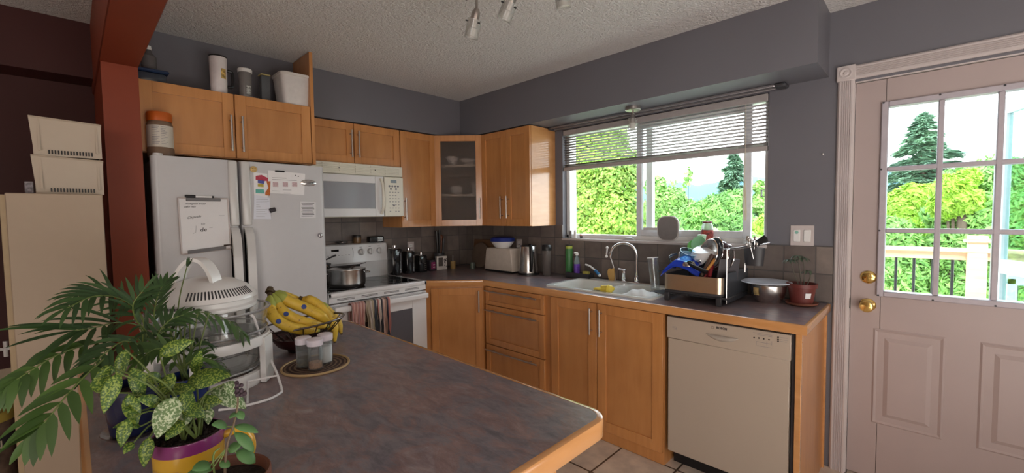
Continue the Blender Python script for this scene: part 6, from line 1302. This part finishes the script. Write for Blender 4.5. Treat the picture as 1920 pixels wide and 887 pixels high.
# ---- yellow mug pot with variegated plant
MP = W(354, 812, 'z', 1.020); MP.z = ZK; mr = .056; mh = .112
t = thing('mug_planter', 'big yellow mug with a purple band, planted with a variegated leafy plant', 'plant', MP)
b = B(); b.lathe([(0, .001), (mr * .88, 0), (mr * .93, .005), (mr * .97, mh - .022)], MP, 44); b.mi = 1; b.lathe([(mr * .97, mh - .022), (mr * .99, mh - .001), (mr * .985, mh), (mr * .93, mh)], MP, 44); b.mi = 2; b.lathe([(mr * .93, mh), (mr * .92, mh - .03)], MP, 44)
mug = b.put('mug_body', [mat('yellow_glaze', (.62, .36, .03), .18, coat=.5, var=.06, nscale=10), mat('purple_glaze', (.20, .03, .14), .18, coat=.5), black], t)
b = B(); ha = Vector((.35, 1, 0)).normalized(); b.tube(smooth([MP + ha * mr * .9 + Vector((0, 0, mh * .84)), MP + ha * (mr + .030) + Vector((0, 0, mh * .86)), MP + ha * (mr + .042) + Vector((0, 0, mh * .55)), MP + ha * (mr + .026) + Vector((0, 0, mh * .22)), MP + ha * mr * .9 + Vector((0, 0, mh * .20))], 6), .007, 10); b.put('mug_handle', mat('yellow_handle', (.60, .34, .03), .2, coat=.5), mug)
b = B(); b.grid(lambda u_, v_: (MP.x + mr * .975 * math.cos(-1.30 + .85 * u_), MP.y + mr * .975 * math.sin(-1.30 + .85 * u_), ZK + mh * (.10 + .50 * v_)), 8, 2); b.put('printed_panel', mat('panel_print', (.42, .22, .05), .3, var=.4, nscale=40), mug)
b = B(); rr = random.Random(3)
b.grid(lambda u_, v_: (MP.x + mr * .92 * v_ * math.cos(2 * PI * u_), MP.y + mr * .92 * v_ * math.sin(2 * PI * u_), ZK + mh - .012 + .005 * noise.noise(Vector((u_ * 9, v_ * 9, 0)))), 28, 8)
for k in range(90): a, q_ = rr.random() * 2 * PI, math.sqrt(rr.random()) * mr * .86; b.ball((MP.x + q_ * math.cos(a), MP.y + q_ * math.sin(a), ZK + mh - .010 + rr.random() * .004), .0035 * rr.uniform(.5, 1.3), 4)
b.put('soil', SOIL, t)
def wl(px, py, x): return W(px, py, 'x', x)
vs = [  # base px, tip px, width factor, depth x, white?
 ((300, 668), (348, 632), 26, 2.40, 0), ((222, 700), (190, 765), 26, 2.50, 0), ((248, 690), (268, 745), 26, 2.48, 0), ((235, 655), (220, 708), 20, 2.42, 0), ((240, 740), (258, 790), 26, 2.50, 0),
 ((330, 745), (290, 810), 40, 2.52, 1), ((372, 690), (385, 740), 0, 2.46, 0), ((350, 725), (418, 690), 40, 2.44, 0), ((340, 765), (385, 772), 34, 2.50, 0), ((395, 735), (462, 748), 36, 2.45, 1),
 ((280, 820), (268, 870), 22, 2.52, 0), ((240, 785), (224, 832), 22, 2.52, 0), ((392, 765), (390, 792), 16, 2.48, 1), ((315, 735), (360, 722), 26, 2.45, 0), ((262, 800), (225, 790), 20, 2.50, 0), ((325, 700), (300, 740), 24, 2.46, 0), ((300, 760), (268, 740), 22, 2.50, 0), ((180, 735), (196, 690), 24, 2.46, 0),
 ((420, 720), (450, 735), 26, 2.46, 1), ((350, 770), (330, 800), 30, 2.50, 1), ((300, 715), (275, 700), 22, 2.44, 0), ((265, 770), (240, 762), 24, 2.5, 0), ((370, 760), (410, 745), 26, 2.47, 0), ((345, 735), (350, 775), 28, 2.5, 0), ((215, 690), (182, 700), 20, 2.46, 0), ((250, 830), (232, 845), 16, 2.5, 0), ((345, 790), (310, 815), 26, 2.52, 0), ((365, 700), (372, 660), 18, 2.40, 0)]
base0 = MP + Vector((0, 0, mh - .012))
for k, (bp_, tp_, wpx, x, wh) in enumerate(vs):
    if not wpx: continue
    a = wl(*bp_, x); e = wl(*tp_, x + .01); L = (e - a).length; sc = (a - CAM).dot(FW) / FPX
    b = B(); rt = base0 + Vector(((k % 5 - 2) * .009, (k * 7 % 5 - 2) * .009, 0)); mid = rt.lerp(a, .5) + Vector((0, 0, .03)); b.tube(smooth([rt, mid, a], 6), .0019, 6, r1=.0013); st_ = b.put('leaf_stem', STEM, t)
    b = B(); rr = random.Random(k); upv = (CAM - a).normalized() + Vector((rr.uniform(-.5, .5), rr.uniform(-.5, .5), .6)); leaf(b, a, e - a, upv, L * 1.18, wpx * sc * 1.05, .45, 9, .22, shape=lambda q_: math.sin(PI * min(1, q_ ** .75 * .97 + .03)) ** .9)
    b.put('leaf', SPOT_W if wh else SPOT_L, t, solid=.0004)
# ---- terracotta pot seedling
TP = W(420, 893, 'z', 1.0); TP.z = ZK; tr_ = .066; th_ = .092
t = thing('potted_seedling', 'young leafy seedling in a brown terracotta pot at the bottom edge', 'plant', TP)
b = B(); b.lathe([(0, 0), (tr_ * .7, 0), (tr_ * .92, th_ - .022), (tr_, th_ - .02), (tr_, th_ - .002), (tr_ * .97, th_), (tr_ * .92, th_ - .002), (tr_ * .88, th_ - .02)], TP, 40); b.put('pot', mat('terracotta', (.13, .045, .025), .6), t); b = B(); b.lathe([(0, th_ - .015), (tr_ * .9, th_ - .017)], TP, 24); b.put('soil', SOIL, t)
xs_ = TP.x - .005; root = TP + Vector((0, 0, th_ - .016))
pt = [root, wl(425, 840, xs_), wl(437, 800, xs_), wl(445, 765, xs_), wl(446, 742, xs_)]
b = B(); b.tube(smooth(pt, 5), .0022, 6, r1=.0014); b.put('main_stem', STEMB, t)
b = B(); b.tube(smooth([root + Vector((-.01, -.01, 0)), wl(400, 855, xs_), wl(412, 840, xs_)], 4), .0015, 6); b.put('side_stem', STEM, t)
for k, (a_, e_, wpx) in enumerate((((425, 800), (400, 790), 18), ((440, 800), (488, 803), 16), ((445, 772), (458, 785), 14), ((440, 812), (482, 842), 20), ((428, 845), (450, 832), 20), ((443, 848), (483, 862), 26), ((412, 868), (432, 872), 16), ((395, 872), (362, 874), 22), ((398, 880), (350, 882), 16), ((446, 775), (430, 780), 10))):
    a = wl(*a_, xs_); e = wl(*e_, xs_ + .01); sc = (a - CAM).dot(FW) / FPX; b = B(); leaf(b, a, e - a, (CAM - a).normalized() + Vector((0, 0, .8)), (e - a).length, wpx * sc, .3, 7, .2, shape=lambda q_: math.sin(PI * min(1, q_ ** .9 * .96 + .03)) ** .7)
    b.put('leaf', HERB_L, t, solid=.0004)
    b = B(); st0 = min(pt[1:], key=lambda p_: (p_ - a).length); b.tube([st0, a], .0010, 5); b.put('leaf_stalk', STEM, t)
b = B()
for k in range(9): a = wl(447, 742 - k * 3, xs_); b.ball(a + Vector((.003 * math.sin(k * 2.1), .004 * math.cos(k * 2.1), 0)), .0035, 5)
b.ball(wl(458, 738, xs_), .004, 5); b.ball(wl(452, 733, xs_), .004, 5); b.put('dark_buds', mat('bud_dark', (.05, .03, .04), .7), t)

# ---- palms in blue pots
NP = W(262, 822, 'z', ZK); NP = Vector((2.105, -2.775, ZK)); nr = .058
def pot_blue(c_, r_, h_, m_, nm, lb):
    t = thing(nm, lb, 'plant', c_); b = B(); b.lathe([(0, .003), (r_ * .72, .003), (r_ * .78, .008), (r_ * .98, h_ - .012), (r_ * 1.05, h_ - .010), (r_ * 1.05, h_), (r_ * .96, h_), (r_ * .93, h_ - .02)], c_, 36); b.put('pot', m_, t); b = B(); b.lathe([(0, h_ - .018), (r_ * .95, h_ - .02)], c_, 24); b.put('soil', SOIL, t); return t
palm = pot_blue(NP, .056, .115, mat('navy_pot', (.010, .014, .05), .25, coat=.3), 'parlour_palm', 'parlour palm with long arching fronds in a navy pot on the island')
b = B(); b.lathe([(0, 0), (.05, 0), (.062, .012), (.060, .012), (.048, .003), (0, .003)], NP + Vector((0, 0, -.0)), 36); b.put('saucer', clearpl, palm)
P2c = Vector((2.095, -2.668, ZK)); palm2 = pot_blue(P2c, .048, .105, mat('blue_pot', (.012, .025, .12), .25, coat=.3), 'parlour_palm', 'smaller bushy palm in a bright blue pot behind the yellow mug')
b = B(); q = W(366, 704, 'x', 2.12); b.box(q.x - .002, q.x, q.y - .012, q.y + .012, q.z - .014, q.z + .02, .001); b.put('plant_tag', paper, palm2)
def frond(parent, pts, nl, L, w_, m_, start=.25, ang=.85, droop=.6, side=None, seed=0, base=None, tipL=.6, stemr=.0022, rand=.15):
    P = smooth(pts, 7); n = len(P); rr = random.Random(seed); b = B(); b.mi = 1; b.tube(P, stemr, 6, r1=.0009); b.mi = 0
    side = side or (CAM - P[n // 2]).normalized() + Vector((0, 0, .9))
    for i in range(nl):
        s = start + (1 - start) * (i + .5) / nl; k = min(n - 2, int(s * (n - 1))); p = P[k].lerp(P[k + 1], s * (n - 1) - k); tq = (P[k + 1] - P[k]).normalized(); sd = tq.cross(side).normalized()
        ll = L * (1 - (1 - tipL) * abs((i / nl) - .35) / .65)
        for sg in (-1, 1):
            a = ang * (1 - .35 * i / nl) * (1 + rr.uniform(-rand, rand)); d = tq * math.cos(a) + sd * sg * math.sin(a) + Vector((0, 0, .12))
            leaf(b, p, d, side, ll * rr.uniform(.85, 1.1), w_ * rr.uniform(.85, 1.1), droop, 6, .18, shape=lambda q_: math.sin(PI * min(1, q_ ** .62 * .98 + .02)) ** .75)
    d = (P[-1] - P[-2]).normalized(); leaf(b, P[-1], d, side, L * tipL, w_ * .8, droop * .5, 6, .15)
    return b.put('frond', [m_, STEM], parent, norm=False)
PR = NP + Vector((0, 0, .10))
def fx(px, py, x): return W(px, py, 'x', x)
# big front frond, lower left
frond(palm, [PR, fx(250, 640, 2.20), fx(205, 665, 2.30), fx(140, 725, 2.36), fx(90, 785, 2.38), fx(62, 815, 2.38)], 8, .082, 0.0168, PALM_L, .45, .80, .5, seed=1)
frond(palm, [PR, fx(262, 640, 2.15), fx(200, 640, 2.22), fx(120, 660, 2.28), fx(50, 700, 2.32), fx(12, 725, 2.33)], 10, .070, 0.0128, PALM_L, .42, .75, 1.1, seed=2)
frond(palm, [PR, fx(268, 625, 2.12), fx(225, 605, 2.16), fx(175, 615, 2.22), fx(140, 620, 2.24)], 7, .115, 0.0093, PALM_D, .45, .62, .35, seed=3, tipL=.9)
frond(palm, [PR, fx(270, 610, 2.10), fx(235, 565, 2.14), fx(180, 555, 2.20), fx(125, 578, 2.24)], 9, .085, 0.0093, PALM_D, .38, .75, .6, seed=4)
frond(palm, [PR, fx(275, 620, 2.06), fx(240, 575, 2.04), fx(190, 545, 2.04), fx(140, 555, 2.04)], 8, .075, 0.0087, PALM_D, .35, .8, .5, seed=5)
frond(palm, [PR, fx(285, 630, 2.08), fx(290, 580, 2.06), fx(300, 545, 2.04), fx(312, 530, 2.03)], 12, .060, 0.0081, PALM_D, .35, .65, .1, seed=6)
frond(palm, [PR, fx(280, 640, 2.14), fx(255, 600, 2.18), fx(250, 570, 2.20), fx(268, 545, 2.20)], 9, .075, 0.0087, PALM_D, .3, .9, .4, seed=7)
frond(palm, [PR, fx(265, 660, 2.2), fx(235, 640, 2.26), fx(200, 660, 2.30), fx(170, 690, 2.32)], 8, .07, 0.0099, PALM_D, .3, .85, .6, seed=8)
frond(palm, [PR, fx(290, 650, 2.12), fx(320, 600, 2.10), fx(370, 585, 2.08), fx(425, 600, 2.05), fx(455, 625, 2.04)], 10, .075, 0.0112, PALM_L, .35, .7, 1.3, seed=9)
frond(palm, [PR, fx(285, 660, 2.15), fx(300, 620, 2.18), fx(320, 600, 2.18), fx(345, 590, 2.18)], 9, .06, 0.0081, PALM_D, .3, .9, .5, seed=10)
PR2 = P2c + Vector((0, 0, .09))
frond(palm2, [PR2, fx(345, 690, 2.15), fx(370, 672, 2.16), fx(400, 676, 2.15), fx(425, 695, 2.12)], 11, .055, 0.0096, PALM_L, .3, .8, .6, seed=11)
frond(palm2, [PR2, fx(330, 660, 2.10), fx(335, 570, 2.02), fx(348, 510, 1.98), fx(352, 498, 1.98)], 6, .032, 0.0037, PALM_D, .86, .45, -.1, seed=12)
frond(palm2, [PR2, fx(340, 680, 2.1), fx(325, 640, 2.08), fx(300, 620, 2.06), fx(270, 630, 2.06)], 9, .06, 0.0074, PALM_D, .3, .85, .5, seed=13)
frond(palm2, [PR2, fx(350, 690, 2.08), fx(365, 650, 2.06), fx(385, 640, 2.04), fx(415, 660, 2.02)], 9, .05, 0.0068, PALM_D, .3, .85, .8, seed=14)
frond(palm2, [PR2, fx(335, 690, 2.16), fx(315, 660, 2.20), fx(290, 655, 2.22), fx(262, 675, 2.24)], 9, .055, 0.0104, PALM_L, .3, .85, .6, seed=15)
for k in range(6):
    b = B(); a = PR2 + Vector(((k - 3) * .006, (k % 3 - 1) * .01, 0)); b.tube(smooth([a, a + Vector((.004 * k, -.01 + .004 * k, .08)), a + Vector((.006 * (k - 3), .012 * (k - 2), .17))], 4), .0018, 5); b.put('cane', STEM, palm2)

# ================================================================== OUTSIDE
GZ = -2.6
b = B(); b.box(-60, 60, .4, 120, GZ - .2, GZ); b.put('ground', mat('pale_yard', (.42, .46, .36), .95, var=.3, nscale=2))['kind'] = 'structure'
b = B(); b.box(2.9, 8, .16, 3.35, -.16, -.06); b.put('deck_floor', mat('deck_boards', (.52, .49, .46), .7, var=.15, nscale=12))['kind'] = 'structure'
# railing
rl = thing('deck_railing', 'pale wooden deck railing with black balusters outside the door', 'railing', (3.7, 2.6, -.06)); RY = 2.6
b = B(); b.box(2.95, 7.9, RY - .07, RY + .07, 1.035, 1.068, .006); b.box(2.95, 7.9, RY - .02, RY + .02, .965, 1.035, .003); b.put('top_rail', ashwood, rl)
b = B(); b.box(2.95, 7.9, RY - .02, RY + .02, .03, .09, .003); b.put('bottom_rail', ashwood, rl)
for x in (2.98, 3.745, 5.3): b = B(); b.box(x - .06, x + .06, RY - .065, RY + .055, -.06, 1.13, .006); b.box(x - .085, x + .085, RY - .085, RY + .075, 1.125, 1.145, .004); b.box(x - .062, x + .062, RY - .06, RY + .05, 1.145, 1.18, .004); b.put('post', ashwood, rl)
for k in range(34):
    x = 3.10 + k * .125
    if min(abs(x - 3.745), abs(x - 5.3)) > .07: b = B(); b.cyl((x, RY, .08), (x, RY, .97), .011, n=8); b.put('baluster', black, rl)
# open storm door
sd = struct('door_2', (3.95, .5, 0)); SDm = mat('storm_white', (.72, .76, .78), .35); e = W(1883, 300, 'y', .90); hx1 = 4.02
u = Vector((e.x - hx1, .90 - .17, 0)); Ls = u.length; ms = frame_mt((hx1, .17, 0), u, Vector((u.y, -u.x, 0)))
b = B()
for q in ((0, .08, .0, 2.05), (Ls - .035, Ls, .0, 2.05), (.08, Ls - .035, 1.95, 2.05), (.08, Ls - .035, 0, .12), (.08, Ls - .035, 1.04, 1.12)): b.box(q[0], q[1], -.016, .016, q[2], q[3], .003, ms)
b.put('frame', SDm, sd); b = B(); b.box(.078, Ls - .033, -.002, .002, .11, 1.96, 0, ms); b.put('glass_pane', tealgl, sd)
# white plastic chair and deck table
t = thing('plastic_chair', 'white plastic chair on the deck behind the door glass', 'chair', (4.0, 1.9, -.06)); wp = mat('garden_white', (.80, .82, .85), .35); cx1, cy1 = 4.12, 2.0
b = B(); b.box(cx1 - .24, cx1 + .24, cy1 - .22, cy1 + .22, .36, .39, .012, seg=2); b.put('seat', wp, t)
b = B(); b.box(cx1 - .24, cx1 - .18, cy1 + .18, cy1 + .23, .38, .88, .01); b.box(cx1 + .18, cx1 + .24, cy1 + .18, cy1 + .23, .38, .88, .01); b.box(cx1 - .24, cx1 + .24, cy1 + .18, cy1 + .23, .82, .90, .01)
for k in range(4): b.box(cx1 - .14 + k * .08, cx1 - .11 + k * .08, cy1 + .19, cy1 + .22, .39, .83)
b.put('backrest', wp, t)
for sx_, sy_ in ((-1, -1), (1, -1), (-1, 1), (1, 1)): b = B(); b.tube([(cx1 + sx_ * .20, cy1 + sy_ * .18, .37), (cx1 + sx_ * .25, cy1 + sy_ * .23, -.06)], .025, 8, r1=.02); b.put('leg', wp, t)
for s in (-1, 1): b = B(); b.tube(smooth([(cx1 + s * .22, cy1 + .19, .64), (cx1 + s * .26, cy1 - .05, .63), (cx1 + s * .26, cy1 - .22, .60), (cx1 + s * .24, cy1 - .23, .38)], 5), .022, 8); b.put('armrest', wp, t)
q = W(1715, 462, 'y', 9); b = B(); b.lathe([(0, 1.0), (.25, .98), (.9, .75), (1.25, .55), (1.25, .5), (0, .5)], (q.x, 9, -1.0 + .4), 24); b.cyl((q.x, 9, GZ), (q.x, 9, -.1), .05)
tag(b.put('patio_umbrella', mat('umbrella_white', (.85, .85, .86), .8)), 'white garden umbrella seen between hedges beyond the deck rail', 'umbrella')
# hills
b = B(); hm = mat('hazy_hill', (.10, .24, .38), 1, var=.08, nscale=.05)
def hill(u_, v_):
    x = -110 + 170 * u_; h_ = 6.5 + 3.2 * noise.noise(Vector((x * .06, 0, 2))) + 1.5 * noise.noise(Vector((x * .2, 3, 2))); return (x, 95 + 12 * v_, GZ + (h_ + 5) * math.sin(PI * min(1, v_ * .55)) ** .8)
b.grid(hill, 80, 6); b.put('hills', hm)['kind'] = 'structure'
# foliage helpers
def crown(blobs, n, size, m_, parent, seed, name='foliage', flat=.4, droop=0, asp=.55):
    rr = random.Random(seed); tot = sum(b_[3] * b_[3] for b_ in blobs); vs_ = []; fs = []
    for (cx0, cy0, cz0, r0, zs) in blobs:
        for _ in range(int(n * r0 * r0 / tot)):
            while True:
                d = Vector((rr.gauss(0, 1), rr.gauss(0, 1), rr.gauss(0, 1)))
                if d.length > .1: break
            d.normalize(); k = r0 * (rr.uniform(.72, 1.06) if rr.random() < .85 else rr.uniform(.3, .8)); k *= 1 + .22 * noise.noise(d * 2.5 + Vector((cx0, cy0, cz0)))
            p = Vector((cx0 + d.x * k, cy0 + d.y * k, cz0 + d.z * k * zs)); nn = (d + Vector((rr.uniform(-1, 1), rr.uniform(-1, 1), rr.uniform(-.4, 1))) * .7).normalized()
            a = nn.cross(Vector((rr.gauss(0, 1), rr.gauss(0, 1), rr.gauss(0, 1)))).normalized(); a = (a + Vector((0, 0, -droop))).normalized(); c_ = nn.cross(a).normalized(); s = size * rr.uniform(.6, 1.35)
            i = len(vs_); vs_ += [p - a * s * .5, p + c_ * s * asp * .5 + a * s * .05, p + a * s * .6, p - c_ * s * asp * .5 + a * s * .05]; fs.append((i, i + 1, i + 2, i + 3))
    me = bpy.data.meshes.new(name); me.from_pydata([tuple(v) for v in vs_], [], fs); me.materials.append(m_)
    off = origin(parent); me.transform(Matrix.Translation(-off)); o = bpy.data.objects.new(name, me); COL.objects.link(o); o.parent = parent; return o
def tree(name, label, x, y, blobs, n, size, m_, seed, group=None, trunk_r=.12, **kw):
    t = thing(name, label, 'tree' if 'tree' in name or 'fir' in name or 'maple' in name else 'shrub', (x, y, GZ), group); top = max(b_[2] for b_ in blobs)
    b = B(); b.tube(smooth([(x, y, GZ), (x + .05, y, (GZ + top) / 2), (x, y, top)], 4), trunk_r, 8, r1=trunk_r * .3)
    for k, b_ in enumerate(blobs[:8]): b.tube([(x, y, (GZ + b_[2]) / 2 + .3), (b_[0], b_[1], b_[2])], trunk_r * .3, 5, r1=.01)
    b.put('trunk', BARK, t); crown(blobs, n, size, m_, t, seed, **kw); return t
def blob(px, py, y, rpx, zs=1):
    c_ = W(px, py, 'y', y); sc = (c_ - CAM).dot(FW) / FPX; return (c_.x, c_.y, c_.z, rpx * sc, zs)
def at(px, y): return W(px, 420, 'y', y).x
tree('maple_tree', 'bright yellow-green tree filling the left window pane', at(1130, 5), 5, [blob(1110, 300, 5, 55), blob(1150, 340, 5, 50), blob(1100, 380, 4.8, 50), blob(1160, 400, 4.8, 48), blob(1120, 440, 4.8, 50), blob(1180, 430, 5, 40), blob(1090, 260, 5.2, 45), blob(1140, 265, 5.4, 40), blob(1175, 310, 5.2, 30), blob(1060, 330, 5, 50), blob(1170, 480, 5, 50), blob(1080, 480, 5, 60)], 70000, .075, MAPLE_L, 11)
tree('leafy_tree', 'bushy green tree just right of the window stile', at(1255, 8), 8, [blob(1240, 385, 8, 30), blob(1262, 375, 8, 24), blob(1235, 420, 8, 34), blob(1275, 410, 8, 30), blob(1230, 350, 8, 20), blob(1285, 395, 8.4, 22), blob(1290, 440, 8, 40)], 30000, .10, PALE_L, 12)
b = B(); t = thing('thin_sapling', 'thin sapling with a sparse tuft of leaves against the sky', 'tree', (at(1291, 7), 7, GZ)); q0 = W(1291, 322, 'y', 7); b.tube([(q0.x, 7, GZ), (q0.x, 7, q0.z + .1)], .02, 6, r1=.006); b.put('trunk', BARK, t); crown([blob(1292, 330, 7, 12), blob(1288, 345, 7, 10), blob(1294, 318, 7, 7), blob(1262, 342, 7, 7)], 90, .11, PALE_L, t, 3)
def fir(name, label, px, ptop, pbot, y, rpx, m_, seed, n=11000, top_r=.04, size=.17, lev=22, fall=-.25):
    tp = W(px, ptop, 'y', y); bt = W(px, pbot, 'y', y); sc = (tp - CAM).dot(FW) / FPX; R_ = rpx * sc; x = tp.x; t = thing(name, label, 'tree', (x, y, GZ)); b = B(); b.tube([(x, y, GZ), (x, y, tp.z)], .16, 8, r1=.02); b.put('trunk', BARK, t)
    rr = random.Random(seed); vs_ = []; fs = []; hgt = tp.z - bt.z
    nb = int(lev * 9); br = B()
    for k in range(nb):
        s = (k + rr.random()) / nb; z = tp.z - s * hgt; Lb = R_ * (top_r + (1 - top_r) * s ** .85) * rr.uniform(.65, 1.12); a = rr.uniform(0, 2 * PI); d = Vector((math.cos(a), math.sin(a), fall + .15 * rr.random())).normalized(); p0 = Vector((x, y, z))
        br.tube([p0, p0 + d * Lb], .012, 4, r1=.004)
        for _ in range(max(6, int(n / nb * (.4 + s)))):
            q_ = rr.random() ** .7; sdv = d.cross(Vector((0, 0, 1))).normalized(); p = p0 + d * Lb * q_ + sdv * rr.uniform(-1, 1) * Lb * .22 * (1.15 - q_) + Vector((0, 0, -rr.random() * .07 * R_)); aa = (d * .8 + sdv * rr.uniform(-.9, .9) + Vector((0, 0, rr.uniform(-.5, .15)))).normalized(); nn = Vector((rr.uniform(-.5, .5), rr.uniform(-.5, .5), 1)).normalized(); c_ = nn.cross(aa).normalized(); s_ = size * rr.uniform(.6, 1.3); i = len(vs_)
            vs_ += [p - aa * s_ * .5, p + c_ * s_ * .16, p + aa * s_ * .6, p - c_ * s_ * .16]; fs.append((i, i + 1, i + 2, i + 3))
    br.put('branches', BARK, t); me = bpy.data.meshes.new('needles'); me.from_pydata([tuple(v) for v in vs_], [], fs); me.materials.append(m_); me.transform(Matrix.Translation(-origin(t))); o = bpy.data.objects.new('needles', me); COL.objects.link(o); o.parent = t
fir('fir_tree', 'pointed fir tree standing behind the right sash stile', 1376, 285, 440, 9, 58, FIR_L, 5, n=14000, size=.24)
tree('cedar_shrub', 'soft green cedar clump in the middle of the window below the sky', at(1320, 6.5), 6.5, [blob(1320, 410, 6.5, 32), blob(1345, 395, 6.5, 30), blob(1300, 430, 6.5, 30), blob(1360, 420, 6.5, 34), blob(1375, 385, 6.6, 28), blob(1330, 450, 6.5, 40), blob(1385, 430, 6.5, 34)], 34000, .12, CEDAR_L, 14, droop=.6, asp=.3)
tree('lime_shrub', 'lime green shrub at the right edge of the window', at(1428, 6), 6, [blob(1425, 430, 6, 16), blob(1440, 420, 6, 18), blob(1450, 440, 6, 22), blob(1420, 450, 6, 20)], 7000, .10, LIME_L, 15)
tree('leafy_tree', 'pale tree seen through the open right gap of the window', at(1440, 9), 9, [blob(1428, 380, 9, 18), blob(1440, 360, 9, 16), blob(1450, 395, 9, 24), blob(1424, 350, 9, 10)], 5000, .16, PALE_L, 16)
fir('spruce_tree', 'tall blue-green spruce rising behind the hedge in the door glass', 1733, 212, 420, 14, 100, FIR_L, 6, n=17000, size=.32, lev=16, fall=-.12)
tree('lime_shrub', 'bright lime bush left of centre in the door glass', at(1715, 6.5), 6.5, [blob(1690, 395, 6.5, 34), blob(1720, 378, 6.5, 32), blob(1745, 392, 6.5, 30), blob(1700, 420, 6.5, 40), blob(1670, 410, 6.5, 34)], 30000, .09, LIME_L, 17)
tree('cedar_shrub', 'tall green cedar filling the right door panes', at(1830, 5.5), 5.5, [blob(1800, 350, 5.5, 34), blob(1835, 340, 5.5, 36), blob(1870, 335, 5.6, 40), blob(1910, 345, 5.6, 44), blob(1790, 400, 5.3, 42), blob(1840, 400, 5.3, 50), blob(1890, 400, 5.3, 50), blob(1800, 470, 5.2, 50), blob(1860, 470, 5.2, 60), blob(1920, 470, 5.3, 60), blob(1810, 550, 5.2, 55), blob(1890, 560, 5.2, 70)], 70000, .085, CEDAR_L, 18, droop=.5, asp=.35)
tree('lime_shrub', 'lime green top growing out of the tall cedar', at(1800, 5), 5, [blob(1785, 355, 5, 26), blob(1805, 375, 5, 26), blob(1775, 385, 5, 24), blob(1815, 335, 5.1, 16)], 9000, .10, LIME_L, 19)
tree('cedar_shrub', 'rounded cedar at the lower left of the door glass behind the balusters', at(1680, 5), 5, [blob(1670, 440, 5, 34), blob(1690, 455, 5, 30), blob(1660, 500, 5, 42), blob(1700, 510, 5, 36), blob(1680, 560, 5, 50), blob(1730, 540, 5.4, 26)], 18000, .10, CEDAR_L, 20, droop=.4, asp=.35)
tree('cedar_shrub', 'green shrub under the window sill line, left part of the garden', at(1240, 5.5), 5.5, [blob(1225, 460, 5.5, 40), blob(1280, 470, 5.5, 40), blob(1340, 475, 5.5, 45), blob(1400, 480, 5.5, 45)], 9000, .12, PALE_L, 21)
